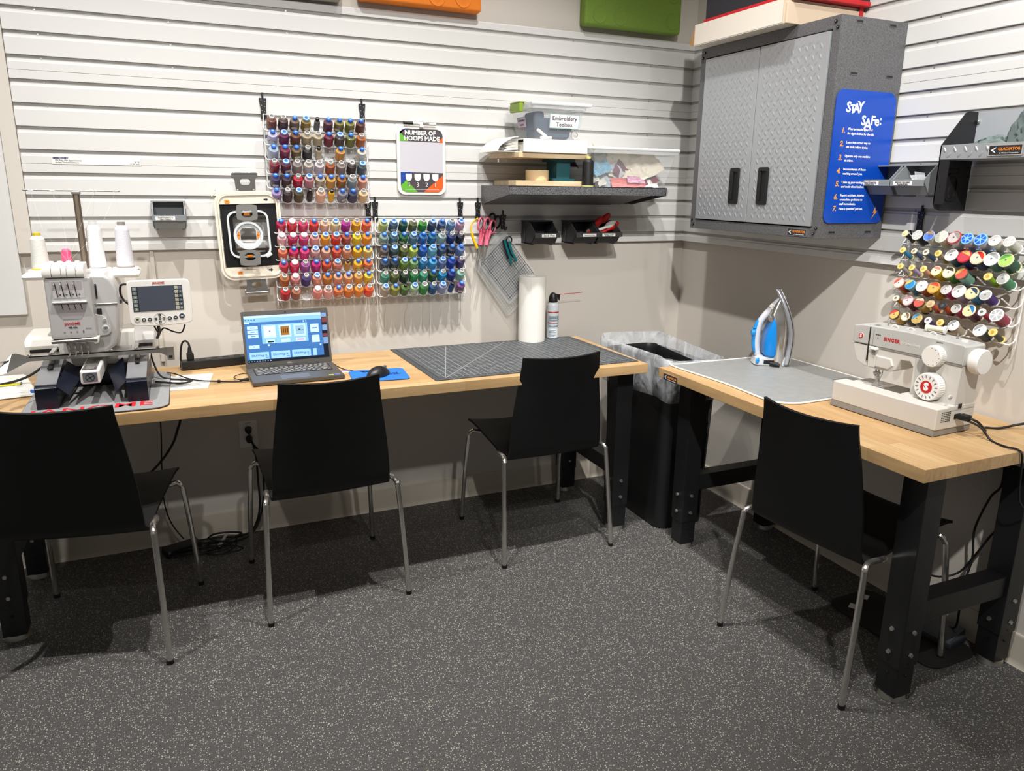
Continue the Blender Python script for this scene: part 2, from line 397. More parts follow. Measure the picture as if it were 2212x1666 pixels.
# ============================================================ WORKBENCHES
TT = .765
def bench(label, top, legs, wood, rails, badge=None, cat='workbench'):
    t = thing('workbench', label, cat, ((top[0] + top[1]) / 2, (top[2] + top[3]) / 2, 0))
    mb = MB(wood); mb.box(*top, TT - .038, TT, .0022, seg=2); o = local(t, mb.build('tabletop', t)); 
    for (x, y, sx, sy) in legs:      # corner of the leg and the direction it extends in
        w = .076
        mb = MB(M_blackm); mb.box(x, x + w, y, y + w, .118, TT - .038, .003)
        mb.box(x + .004, x + w - .004, y + .004, y + w - .004, .02, .13, .002)
        for z in (.13, .09):
            mb.cyl((x - .0003, y + w * .5, z), (x - .0008 if z > .12 else x + .003, y + w * .5, z), .004, seg=8, m=M_rubber); mb.cyl((x + w * .5, y - .0003, z), (x + w * .5, y - .0008 if z > .12 else y + .003, z), .004, seg=8, m=M_rubber)
        lg = local(t, mb.build('leg', t))
        mb = MB(M_zinc); mb.lathe([(.012, .006), (.036, .006), (.039, .0), (.039, .0), (.036, .018), (.008, .02)][1:], 20, T(x + w / 2, y + w / 2, .001)); f = local(t, mb.build('levelling_foot', lg))
        for z in (.234, .160):
            for p, q in (((x - .001, y + w * .5, z), (x - .007, y + w * .5, z)), ((x + w * .5, y - .001, z), (x + w * .5, y - .007, z))):
                mb = MB(M_zinc); mb.cyl(p, q, .0075, .0065, 6); local(t, mb.build('hex_bolt', lg))
    for (x0, x1, y0, y1) in rails:
        mb = MB(M_blackm); mb.box(x0, x1, y0, y1, .25, .318, .003); local(t, mb.build('stretcher', t))
        mb = MB(M_blackm); mb.box(x0, x1, y0, y1, TT - .044, TT - .038)
        if badge == 'x': mb.prism([(x1 + .002, TT - .10), (x1 + .002, TT - .04), (x1 - .15, TT - .04)], y1 - y0, frame((0, y1, 0), (1, 0, 0), (0, 0, 1)))
        else: mb.prism([(y1 + .002, TT - .10), (y1 + .002, TT - .04), (y1 - .15, TT - .04)], x1 - x0, frame((x0, 0, 0), (0, 1, 0), (0, 0, 1)))
        local(t, mb.build('top_bracket', t))
    return t
E1 = .076
lbench = bench('long butcher-block workbench with black steel legs along the back wall',
      (-3.02, -.61, -.67, -.055), [(-.70, -.590, 1, 1), (-.70, -.117, 1, 1), (-2.935, -.548, 1, 1), (-2.935, -.117, 1, 1)], M_bench,
      [(-.692, -.632, -.52, -.11), (-2.927, -2.867, -.48, -.11)])
rbench = bench('short butcher-block workbench with black steel legs along the right wall',
      (-.603, .004, -1.938, -.737), [(-.517, -1.89, 1, 1), (-.077, -1.89, 1, 1), (-.517, -.841, 1, 1), (-.077, -.841, 1, 1)], M_bench_r,
      [(-.445, -.075, -1.88, -1.82), (-.445, -.075, -.833, -.773)], 'x')
def badge(parent, M, w, h, name='name_plate'):
    mb = MB(M_chrome); mb.prism(rrect(w, h, .002, 2), .0025, M, M_chrome)
    mb.prism(rrect(w * .93, h * .84, .001, 2), .0004, M @ T(0, 0, .0026), M_txt)
    fit_text(mb, 'GLADIATOR', w * .64, M @ T(w * .115, h * .08, .003), M_orange, bold=.02)
    fit_text(mb, 'by Whirlpool Corporation', w * .55, M @ T(w * .115, -h * .27, .003), M_white)
    mb.raw([(-w * .42, 0, 0), (-w * .26, h * .3, 0), (-w * .29, h * .12, 0), (-w * .35, 0, 0), (-w * .29, -h * .12, 0), (-w * .26, -h * .3, 0)], [(0, 1, 2, 3), (0, 3, 4, 5)], M @ T(0, 0, .0032), M_white)
    o = mb.build(name, parent); local(parent, o); return o
badge(rbench, RIGHT(-.6032, -.82, .738), .092, .026)

# ============================================================ CHAIRS
def chair_proto():
    t = thing('cafe_chair', 'black', 'chair', (0, 0, 0), group='black shell chairs at the benches')
    prof = [(-.252, .827, .166), (-.241, .785, .168), (-.226, .72, .176), (-.214, .64, .186), (-.203, .56, .195), (-.196, .495, .199), (-.188, .440, .201), (-.162, .411, .202), (-.10, .412, .202), (-.02, .424, .202), (.07, .432, .202), (.16, .443, .204), (.222, .447, .207), (.245, .442, .208)]
    P = catmull([Vector(p) for p in prof], 4); nu = 12
    b = bmesh.new(); rows = []
    for i, p in enumerate(P):
        a = P[max(i - 1, 0)]; c = P[min(i + 1, len(P) - 1)]; tg = Vector((0, c.x - a.x, c.y - a.y)).normalized()
        nrm = Vector((0, -tg.z, tg.y))          # towards the sitter
        if nrm.y < 0 and nrm.z < 0: nrm = -nrm
        s = i / (len(P) - 1); row = []
        curve = .030 * max(0, 1 - s / .45) + .016 * (max(0, s - .35) / .65)
        for k in range(nu + 1):
            u = -1 + 2 * k / nu; xx = u * p.z
            r = nrm * (curve * u * u)
            row.append(b.verts.new((xx, p.x + r.y, p.y + r.z)))
        rows.append(row)
    for r0, r1 in zip(rows, rows[1:]):
        for k in range(nu): b.faces.new((r0[k], r0[k + 1], r1[k + 1], r1[k]))
    bmesh.ops.recalc_face_normals(b, faces=b.faces)
    bmesh.ops.solidify(b, geom=b.faces[:], thickness=.009)
    mb = MB(M_chair); mb.merge(b); mb.build('seat_shell', t, ang=50)
    for sx in (-1, 1):
        for rear in (1, 0):
            if rear: pts = [(.09, -.020, .409), (.18, -.045, .411), (.209, -.095, .424), (.216, -.165, .434), (.224, -.194, .424), (.227, -.199, .395), (.236, -.222, .20), (.2425, -.243, .012)]
            else: pts = [(.09, .150, .418), (.19, .188, .426), (.208, .195, .427), (.221, .200, .412), (.226, .204, .385), (.236, .226, .20), (.2425, .243, .012)]
            mb = MB(M_chrome); mb.tube([(sx * x, y, z) for x, y, z in catmull([Vector(q) for q in pts], 5)], .0092, 10); lg = mb.build('leg', t)
            mb = MB(M_rubber); q = pts[-1]; mb.cyl((sx * q[0], q[1], 0), (sx * q[0] * .999, q[1], .014), .0102, .0108, 12); mb.build('foot_cap', lg)
    mb = MB(M_chrome)
    for sx in (-1, 1): mb.tube([(sx * .095, -.02, .409), (sx * .095, .05, .414), (sx * .095, .15, .417)], .007, 8, sub=4)
    mb.tube([(-.1, -.02, .409), (.1, -.02, .409)], .007, 8); mb.tube([(-.1, .15, .4175), (.1, .15, .4175)], .007, 8)
    mb.build('seat_frame', t)
    return t
def dup(root, loc, rz, label, group=None):
    r = root.copy(); COL.objects.link(r); r.location = loc; r.rotation_euler = (0, 0, rz); r['label'] = label
    if group: r['group'] = group
    for ch in list(root.children):
        c = ch.copy(); COL.objects.link(c); c.parent = r
        for g in list(ch.children):
            d = g.copy(); COL.objects.link(d); d.parent = c
    return r
ch = chair_proto(); ch.location = (-1.90, -.514, 0); ch.rotation_euler = (0, 0, math.radians(2.7))
ch['label'] = 'black shell chair on chrome legs pulled up before the open laptop'
dup(ch, (-2.628, -.573, 0), math.radians(-11.8), 'black shell chair on chrome legs in front of the embroidery machine')
dup(ch, (-1.010, -.458, 0), math.radians(.6), 'black shell chair on chrome legs in front of the dark cutting mat')
dup(ch, (-.450, -1.570, 0), math.radians(-83.6), 'black shell chair on chrome legs at the short right bench')
# ============================================================ HANGING HOOKS
def strap_hook(x, z, M0=BACK, label='', drop=.075, y=-.002, group='black hanging straps on the slat walls'):
    t = thing('wall_hook', label, 'hook', (0, 0, 0), group=group)
    M = M0(x, y, z) if M0 is BACK else M0(y, x, z)
    mb = MB(M_blackm); mb.box(-.0035, .0035, .0, .02, -.006, .002, .001, M)
    mb.prism([(-.014, 0), (.014, 0), (.0095, -drop * .5), (.012, -drop), (-.012, -drop), (-.0095, -drop * .5)], .004, M, bev=.001)
    for k in range(4):
        for sx in (-1, 1): mb.lathe([(.0018, 0), (.0016, .0006), (0, .0007)], 8, M @ T(sx * (.0065 - .001 * k), -.008 - k * drop * .25 - (.004 if sx > 0 else 0), .004), M_zinc)
    mb.build('strap', t)
    mb = MB(M_blackm); mb.tube([M @ Vector(p) for p in ((0, -drop + .01, .003), (0, -drop, .012), (0, -drop - .003, .03), (0, -drop + .012, .042))], .0028, 8, sub=4); mb.build('hook', t)
    return t

# ============================================================ THREAD RACKS
def rack(name_label, O, M0, cols, rows, pc, pr, ang, wx, top, bot, taken):
    """wire rack: O = first peg, M0 gives the wall frame, everything in wall coordinates (u, v, out)"""
    t = thing('thread_rack', name_label, 'thread rack', O, group='white wire thread racks')
    M = M0(0, 0, 0); A = math.radians(ang)
    u0, u1 = -wx[0], (cols - 1) * pc + wx[1]
    mb = MB(M_wirew); mb.tube([M @ Vector(p) for p in ((u0, top, .0), (u1, top, 0))], .0022, 8)
    mb.tube([M @ Vector(p) for p in ((u0, top - .028, -.004), (u1, top - .028, -.004))], .0018, 8); mb.build('top_wire', t)
    for uu, sg in ((u0, 1), (u1, -1)):
        pts = [(uu, top, 0)]
        for r in range(rows):
            z = -r * pr
            pts += [(uu - sg * .002, z + .018, .006), (uu - sg * .003, z + .002, .012), (uu + sg * .004, z - .008, .030), (uu + sg * .017, z - .009, .026)]
            mb = MB(M_wirew); mb.tube([M @ Vector(p) for p in ((uu, z + .022, .002), (uu - sg * .003, z + .004, .008), (uu + sg * .003, z - .008, .026), (uu + sg * .018, z - .008, .024))], .0019, 7, sub=4)
            mb.build('side_loop', t)
        mb = MB(M_wirew); mb.tube([M @ Vector(p) for p in ((uu, top, 0), (uu, bot, -.004))], .0022, 8); mb.build('side_wire', t)
    for r in range(rows):
        mb = MB(M_clear if ang > 40 else M_wirew); mb.tube([M @ Vector(p) for p in ((u0 + .006, -r * pr - .008, .022), (u1 - .006, -r * pr - .008, .022))], .0019, 7); mb.build('row_wire', t)
        for c in range(cols):
            if (r, c) in taken: continue
            mb = MB(M_clear if ang > 40 else M_wirew)
            p = Vector((c * pc, -r * pr, .01)); ax = Vector((0, math.sin(A), math.cos(A)))
            mb.tube([M @ (p - ax * .012), M @ (p + ax * .04)], .0022, 7)
            if ang > 40: mb.lathe([(.017, 0), (.0185, .0015), (.004, .003)], 16, M @ frame(p - ax * .002, (1, 0, 0), ax.cross(Vector((1, 0, 0)))))
            mb.build('empty_peg', t)
    return t
M_capb = mat('cap_blue', '2f66c4', .3); M_capp = mat('cap_pale_blue', '8fb0e6', .4); M_capw = mat('cap_white', 'e6e6ea', .35)
M_caph = mat('cap_hollow', '6c6c6c', .6); M_capo = mat('cap_open_ring', 'd8d4ce', .4); M_label = mat('spool_label', 'c9c6bd', .6)
M_lbl_y = mat('label_yellow_line', 'd9c25c', .6); M_lbl_k = mat('label_dark', '24242a', .6)
NAMED = [('black', '141416'), ('dark brown', '4a3029'), ('chestnut brown', '6b3f28'), ('olive brown', '7a6a34'), ('khaki', '8a8440'), ('grey', '808084'), ('dark grey', '4c4c52'),
 ('burgundy', '6c1430'), ('plum', '5c2042'), ('lilac', 'a898c4'), ('pale blue', 'a8b8d4'), ('beige', 'b4a68c'), ('cream', 'd8d0b8'), ('caramel', 'a86428'), ('mustard', 'c89a30'), ('gold', 'c08a44'),
 ('red', 'c41828'), ('crimson', 'a81840'), ('hot pink', 'd01c5c'), ('pink', 'd8708c'), ('pale pink', 'e8b0ac'), ('salmon', 'e0886c'), ('peach', 'e0aa84'), ('orange', 'e87820'), ('dark orange', 'c85424'),
 ('yellow', 'e8c40c'), ('pale yellow', 'e0cc84'), ('magenta', 'a8108c'), ('violet', '6c3c8c'), ('navy', '182450'), ('dark navy', '10142c'), ('royal blue', '1c44a4'), ('blue', '2468b0'), ('sky blue', '48a0d0'),
 ('steel blue', '5c84a8'), ('slate blue', '3c5070'), ('periwinkle', '8490c4'), ('teal', '0c6478'), ('turquoise', '0c88b8'), ('aqua', '78b8c4'), ('sea green', '3c8870'), ('mint', '94bca8'), ('dark green', '14401f'),
 ('forest green', '1c4c30'), ('green', '20883c'), ('leaf green', '4c9438'), ('lime green', 'a8c050'), ('olive green', '5c682c'), ('dark teal', '24404c'), ('white', 'e8e6e0'), ('rust', 'a84c28'), ('indigo', '34205c'), ('silver grey', 'a09c98')]
def cname(h):
    c = [int(h[i:i + 2], 16) for i in (0, 2, 4)]
    return min(NAMED, key=lambda q: sum((c[i // 2] - int(q[1][i:i + 2], 16)) ** 2 for i in (0, 2, 4)))[0]
ORD = ['first', 'second', 'third', 'fourth', 'fifth', 'sixth', 'seventh', 'eighth', 'ninth']
ROWN = ['top', 'second', 'third', 'fourth', 'fifth', 'bottom']
MESH = {}
def cached(key, fn):
    if key not in MESH: MESH[key] = fn()
    return MESH[key]
def mesh_of(mb, ang=40):
    o = mb.build('tmp', ang=ang); me = o.data; bpy.data.objects.remove(o); return me
def part(name, me, parent):
    o = bpy.data.objects.new(name, me); COL.objects.link(o); o.parent = parent; return o
def thread_mat(h):
    return mat('thread_' + h, h, .45, 0, bump=.35, bscale=700, spec=.6, coat=.15)
def cone_body(h, s=1.):
    def f():
        mb = MB(thread_mat(h)); r = .0165 * s
        mb.lathe([(r * .96, .003), (r, .006), (r, .034 * (1 if s > .8 else 1)), (r * .93, .040), (r * .5, .0455), (r * .48, .0455)], 18); return mesh_of(mb, 25)
    return cached(('body', h, s), f)
def cone_cap(k):
    def f():
        if k in 'bBW':
            ca, cb = (M_capb, M_capp) if k == 'b' else ((M_capp, M_capb) if k == 'B' else (M_capw, M_capw))
            mb = MB(ca if k == 'b' else cb); rr = .0085 if k == 'b' else .0108
            if k == 'b': mb.lathe([(.0075, .044), (.0085, .047), (rr, .0545), (.0066, .0562), (0, .0562)], 16, m=M_capb); mb.prism(rrect(.007, .0045, .001, 2), .0003, T(0, 0, .0562), M_capp)
            else: mb.lathe([(.0075, .044), (rr, .047), (rr, .0535), (.009, .0545), (.0062, .0545), (.0058, .0520)], 16, m=cb if k == 'W' else M_capp, cap=False); mb.lathe([(.006, .0522), (0, .0524)], 12, m=M_capb if k == 'B' else M_capw, cap=False)
        else:
            rr = {'o': .0085, 'O': .0105, 'k': .0065}[k]
            mb = MB(M_capo if k != 'k' else M_caph); mb.lathe([(rr * .95, .044), (rr, .047), (rr, .0550), (rr * .78, .0555), (rr * .72, .050), (0, .0495)], 16, m=M_capo if k != 'k' else M_rubber, cap=False)
            mb.lathe([(rr * .73, .0515), (0, .0512)], 12, m=M_caph, cap=False)
        return mesh_of(mb)
    return cached(('cap', k), f)
def cone_cup():
    def f():
        mb = MB(M_frost); mb.lathe([(.0, .0), (.0185, .0), (.0192, .006), (.0178, .0055), (.0175, .001)], 18, cap=False); return mesh_of(mb)
    return cached('cup', f)
def cone_label():
    def f():
        mb = MB(M_label); R = .0168
        def patch(w, h, rr, m, z0=.018):
            vs = []; n = 10; q = rrect(w, h, min(w, h) * .45, 4)
            for a, z in q: vs.append((rr * math.sin(a / rr), -rr * math.cos(a / rr), z0 + z))
            vs.append((0, -rr, z0)); k = len(q)
            mb.raw(vs, [(i, (i + 1) % k, k) for i in range(k)], m=m)
        patch(.025, .0135, R, M_lbl_k); patch(.022, .0115, R + .0003, M_lbl_y); patch(.020, .0098, R + .0006, M_label); return mesh_of(mb)
    return cached('label', f)
RND = random.Random(3)
def spool_cone(O, M0, c, r, pc, pr, ang, code, rackname, group):
    h, k = code.split(':')[0], code.split(':')[1]
    A = math.radians(ang); M = M0(*O); ax = Vector((0, math.sin(A), math.cos(A)))
    p = M @ (Vector((c * pc, -r * pr, .008))); small = 's' in k; k0 = k.replace('s', '').replace('l', '')
    t = thing('thread_cone', f'{cname(h)} thread cone, {ORD[c]} from left, {ROWN[r]} row, {rackname}', 'thread spool', p, group=group)
    rot = (M.to_3x3() @ frame((0, 0, 0), (1, 0, 0), ax.cross(Vector((1, 0, 0)))).to_3x3())
    t.rotation_euler = (rot @ Matrix.Rotation(RND.uniform(-.5, .5), 3, 'Z')).to_euler(); t.scale = (1.12, 1.12, 1.08)
    part('thread_winding', cone_body(h, .62 if small else 1.), t); part('cap', cone_cap('k' if small else k0), t); part('holder_cup', cone_cup(), t)
    if 'l' in k: part('paper_label', cone_label(), t)
R1 = """6b3a2a:o 4a3029:o 6e5a4a:bl 8a7434:Bl 5c5c60:os 5b2a3a:b 7a7038:bl 7d7a34:bl 5a2f26:b
b9b6d6:bl 6a1a4c:B 6b3f22:b a8987c:o b5a88c:o 6e1030:b 4a3a30:B 6e7038:b a85c24:o
9fb0c8:b 7c2440:b 6a5434:bl 15151c:o b8ac90:ks - c08a44:b - c8c4b4:b
7c1428:o 5c2038:Bl 8a7f7c:o b4aaa0:o c0b8bc:o a05020:o 8a7c74:o 2c1c1e:o 4a5a60:B
3a2c50:bl 3c1e28:bl b8102c:o c88a94:B b0a08c:bl c8964a:b 9a6020:b 8a9698:O d0907c:b
9a86b8:bl 2a1420:o 4c4424:B 101010:ks e8b89c:O e8b010:ks 7c7c90:bl 2c3450:b dcb88c:o"""
R2 = """b01040:b c81428:W c8305c:o cc2c28:b e0b090:o e0cc94:B a8108c:o d89c14:o e8643c:b
e8b0b8:W c01850:Wl d04070:W e8a090:B f0a008:B d83818:B a84c34:b e8c808:o f09018:b
e07050:o c81850:bl d83878:b d8a8a0:Bl d8a488:b d85030:b e09878:B e8b418:b e0c468:b
c02848:b d01450:W a05098:o c0106c:b c84820:bl d87c60:Bl c8943c:os e8a818:bl e0703c:bl
b06428:o e08c90:Wl 3c2c74:o e0907c:B c07420:b e09c78:b e0a070:b d89c48:o e0c030:bl
c01424:o b06c54:o - f09088:W f0b0ac:O e8804c:bl e07820:O e88c28:o f05018:o"""
R3 = """a8b868:B 3c5870:Bl 084830:b 5c6430:o 28881c:o 283c54:B 3c5480:bl 5c84b0:o c098b8:B
7c9c90:bl 3c6c7c:Bl 14602c:bl 4c7894:B 2468b0:b 146890:b 98b4b4:o 102c6c:o 10142c:o
5c5450:bl 2c4850:Bl 5c6820:o b8cc58:b 1c58b0:b 70b8c8:B 344868:bl 202c44:bl 6480b8:b
283c54:bl 1c3038:bl 6c8c34:B 7ca468:b 1878b8:B 409cd0:b 6478a8:B 103898:b 34205c:o
3c8870:o 58642c:o 143420:o 208844:O 389478:o 1c4c28:b 0c88b8:o 142c78:b 88b8a0:o
a89c88:B 909038:b 4c6c30:k a8c8a8:Bl 288838:O 0c4c7c:o 9098c0:B 103c78:os 70487c:bl"""
for txt, O, rn, lab in ((R1, (-1.945, -.022, 1.655), 'upper rack on back wall', 'white wire rack of brown, grey and lilac thread cones, topmost on the back wall'),
                   (R2, (-1.9355, -.022, 1.272), 'lower left rack', 'white wire rack of red, orange and yellow thread cones beside the hoops'),
                   (R3, (-1.531, -.022, 1.270), 'lower right rack', 'white wire rack of green and blue thread cones on the back wall')):
    rows = [l.split() for l in txt.split('\n')]
    pc = .0419; pr = .0532
    taken = {(r, c) for r in range(6) for c in range(9) if rows[r][c] != '-'}
    rack(lab, O, BACK, 9, 6, pc, pr, 45, (.026, .026), .050, -5 * pr - .03, taken)
    for (r, c) in sorted(taken): spool_cone(O, BACK, c, r, pc, pr, 45, rows[r][c], rn, 'thread cones on the ' + rn)
for x, z, l in ((-1.967, 1.765, 'black strap hook at upper left corner of the top thread rack'), (-1.590, 1.765, 'black strap hook at upper right corner of the top thread rack'),
             (-1.580, 1.384, 'black strap hook at upper right corner of the red thread rack'), (-1.551, 1.384, 'black strap hook at upper left corner of the blue-green thread rack'),
             (-1.178, 1.384, 'black strap hook at upper right corner of the blue-green thread rack'), (-1.096, 1.384, 'black strap hook carrying the pink scissors'),
             (-1.957, 1.384, 'black strap hook behind the big hoop frame')):
    strap_hook(x, z, BACK, l)
strap_hook(-1.343, 1.392, RIGHT, 'black strap hook at the corner of the right wall thread rack', y=-.002)

# ---------------- spools on the right wall
def reel_mesh(th, face, rim, r, sec=None):
    def f():
        hub = r * .62 if r < .014 else r * .86; L = .052 if r > .0145 else .056
        mb = MB(thread_mat(th)); mb.lathe([(hub, .003), (hub, L - .003)], 18, m=thread_mat(th)); body = mesh_of(mb)
        mb = MB(mat('reel_' + rim, rim, .4)); mr = mat('reel_' + rim, rim, .4)
        mb.lathe([(r * .35, .0), (r, .0), (r, .003), (hub * .9, .0035)], 20, m=mr)
        rear = mesh_of(mb); mb = MB(mr)
        mb.lathe([(hub * .9, L - .0035), (r, L - .003), (r, L), (r * .9, L + .0008), (0, L + .0008)], 20, m=mr)
        mf = mat('reelface_' + face, face, .45)
        if r > .0145 and sec != '*':
            mb.lathe([(r * .86, L + .001), (r * .86, L + .0014), (0, L + .0014)], 20, m=mf)
            mb.prism(circ(r * .14, 10), .0004, T(0, 0, L + .0015), M_caph)
            if sec:
                ms = mat('reelface_' + sec, sec, .5)
                mb.prism(circ(r * .84, 10, 0, 0, .4, .4 + PI * .75), .0004, T(0, 0, L + .0013), ms)
        elif sec == '*':
            for k in range(6):
                a = k * PI / 3
                mb.prism([(r * .28 * math.cos(a - .2), r * .28 * math.sin(a - .2)), (r * .8 * math.cos(a - .4), r * .8 * math.sin(a - .4)), (r * .84 * math.cos(a), r * .84 * math.sin(a)), (r * .8 * math.cos(a + .4), r * .8 * math.sin(a + .4)), (r * .28 * math.cos(a + .2), r * .28 * math.sin(a + .2))], .0005, T(0, 0, L + .0008), mf)
        else:
            mb.lathe([(r * .4, L + .001), (r * .4, L + .002), (r * .2, L + .002), (0, L + .001)], 14, m=mf)
        return body, rear, mesh_of(mb)
    return cached(('reel', th, face, rim, r, sec), f)
G = 'e4cc7c'; 
REELS = [
 [(37, '181818', 'd8c890', 'e4d8a8'), (58, '101010', 'b8b8b0', 'e0e0d8', '*'), (60, 'd8d4c8', '5c80d8', '9cc0ec', 'c89860'), (68, 'c8c0a8', 'c8c8b8', 'd8d8c8', '*'), (72, 'd8d4d0', 'd0c8c4', 'b83c40', 'a09890'), (62, 'c8ccdc', '1c5cd0', '84bcf4', '*'), (65, 'c4c8d8', '1c5cd0', '84bcf4', '*'), (58, 'd8d4c8', 'e8e6de', 'e8e6de', 'c0b8b0'), (55, 'd0ccc0', 'c8c4bc', 'e8e6de', '*')],
 [(35, '2884b0', 'c0a048', G), (33, '3c5474', '807c70', 'e0d4b0'), (35, '38506c', '706c64', 'e4dcc4'), (37, 'a8927c', 'c09c40', G), (68, '4c6c80', 'dcdcd6', 'e8e8e4', 'b4b8b4'), (72, '1c2c6c', 'd4404c', 'b02838', 'd8b468'), (75, '24305c', 'e8dcb8', 'd8c8a0', 'd83428'), (75, '4c8078', 'e4e4e0', 'ececea', 'a8aaa8'), (72, '1c4c38', 'a8d468', 'd8d8a8', '58a448')],
 [(35, 'a09c94', 'c0a048', G), (35, 'b09cc0', 'c0a048', G), (37, 'e0a080', 'c0a048', G), (55, 'd8c020', 'e4e0b8', 'e8e0a8', 'e87c74'), (65, '4c9438', 'e8dfc0', 'd8ccA4'.lower(), '403c34'), (68, '7ca894', 'e05848', '4c4c40', 'e0a858'), None, (42, '88b820', 'c0a048', G), (58, '3c8458', 'a8a8a4', 'e6e6e2', 'd0d0cc')],
 [(62, 'a84c20', 'ecdccc', 'd8a888', 'e0503c'), (58, '6c9ca4', '2c88c8', '6cacd0', 'e8b838'), (65, 'b05c38', 'e8e8e4', 'ecece8', 'c8c8c4'), (68, 'c8a020', 'e0b05c', 'c89040', 'e04c3c'), (55, 'b82868', 'c8c4c0', 'e4e2de', 'a8a4a0'), (72, 'a89cb0', 'd8d8d4', 'e4e4e0', 'b8b4b0'), (68, '3484b0', 'e8d8a8', 'dcc894', '2c3c5c'), (58, '3c1c70', 'b4b4b0', 'e4e4e0', 'd8d8d4'), None],
 [(35, 'a06428', '807060', 'e4dcc4'), (60, '6c2430', 'dccccc', 'd8b0b4', 'b88c90'), (65, 'd8b868', 'e85c50', '40382c', 'e8dcc0'), (45, 'c85c3c', 'b8a078', 'c8b088', '8c7450'), (45, 'b84818', '545450', '2c2c2c', '989890'), (52, 'a81c48', 'b8b8b0', 'dededa', '8c8c84'), (66, '5c1c3c', 'e4dca0', 'e8e0b8', '2c7cc0'), (40, 'a82038', '706c68', 'e6e6e2'), (68, '8c1c3c', 'b4b4b4', 'e2e2e2', '*')],
 [(62, 'd8b060', 'e0b468', '3c3830', 'e04444'), (52, '4c342c', 'e0dac4', 'd8d0b0', '806040'), (60, '3c2820', 'c0a460', 'c8b884', '3490cc'), (38, '443468', '7c7880', 'e4e4e4'), (40, '383028', 'd0a050', 'e4c474'), (60, 'b0a490', 'dcdcd8', 'e4e4e2', '8c9090'), None, (65, '202428', 'e0e0de', 'ececea', '989c9c'), (42, '282c24', 'c89c48', G)]]
O = (-.016, -1.350, 1.292); pc = .0442; pr = .0545
taken = {(r, c) for r in range(6) for c in range(9) if REELS[r][c]}
rack('white wire rack of assorted sewing thread reels on the right wall', O, RIGHT, 9, 6, pc, pr, 30, (.034, .034), .026, -5 * pr - .02, taken)
for r in range(6):
    for c in range(9):
        q = REELS[r][c]
        if not q: continue
        rad = q[0] * .00031; ax = Vector((0, math.sin(math.radians(30)), math.cos(math.radians(30)))); M = RIGHT(*O)
        p = M @ Vector((c * pc, -r * pr, .012))
        t = thing('thread_reel', f'{cname(q[1])} thread on {"slim" if q[0] < 45 else "wide"} reel, {ORD[c]} from left, {ROWN[r]} row, right wall', 'thread spool', p, group='sewing thread reels on the right wall')
        t.rotation_euler = (M.to_3x3() @ frame((0, 0, 0), (1, 0, 0), ax.cross(Vector((1, 0, 0)))).to_3x3() @ Matrix.Rotation(RND.uniform(-1, 1), 3, 'Z')).to_euler()
        body, fl, fr = reel_mesh(q[1], q[2], q[3], rad, q[4] if len(q) > 4 else None)
        part('thread_winding', body, t); part('rear_flange', fl, t); part('front_flange', fr, t)

# ============================================================ WALL CABINET
cab = thing('wall_cabinet', 'dark grey metal wall cabinet with two silver tread-plate doors in the corner', 'cabinet', (-.15, -.8275, 1.294))
X0, Y0, Y1, Z0, Z1 = -.300, -1.190, -.465, 1.294, 2.004
mb = MB(M_hammer)
mb.box(X0 + .018, -.001, Y0, Y0 + .012, Z0, Z1, .002); mb.box(X0 + .018, -.001, Y1 - .012, Y1, Z0, Z1, .002)
mb.box(X0 + .018, -.001, Y0 + .011, Y1 - .011, Z0, Z0 + .012, .002); mb.box(X0 + .018, -.001, Y0 + .011, Y1 - .011, Z1 - .012, Z1, .002); mb.box(-.012, -.001, Y0 + .01, Y1 - .01, Z0 + .01, Z1 - .01)
local(cab, mb.build('carcass', cab))
mb = MB(M_hammer); mb.box(X0, X0 + .02, Y0, Y0 + .034, Z0, Z1, .002); mb.box(X0, X0 + .02, Y1 - .034, Y1, Z0, Z1, .002)
mb.box(X0 + .0005, X0 + .02, Y0 + .033, Y1 - .033, Z0, Z0 + .036, .002); mb.box(X0 + .0005, X0 + .02, Y0 + .033, Y1 - .033, Z1 - .040, Z1, .002)
local(cab, mb.build('front_frame', cab))
for (y, z) in ((-1.168, 1.986), (-1.178, 1.967), (-.487, 1.986), (-.477, 1.967), (-1.168, 1.312), (-1.178, 1.330), (-.487, 1.312), (-.477, 1.330)):
    mb = MB(M_blackp); mb.cyl((X0 + .001, y, z), (X0 - .004, y, z), .0062, .005, 12); mb.cyl((X0 - .004, y, z), (X0 - .0045, y, z), .0022, .0022, 6, M_steel); local(cab, mb.build('screw', cab))
for (x, z) in ((-.222, 1.989), (-.072, 1.989), (-.222, 1.831), (-.058, 1.831), (-.240, 1.316), (-.07, 1.316)):
    mb = MB(M_hammer); M = BACK(x, Y0, z)
    mb.prism(rrect(.034, .011, .001, 2), .0012, M); mb.prism(rrect(.028, .006, .001, 2), .0002, M @ T(0, 0, .0013), M_blackm); local(cab, mb.build('embossed_slot', cab))
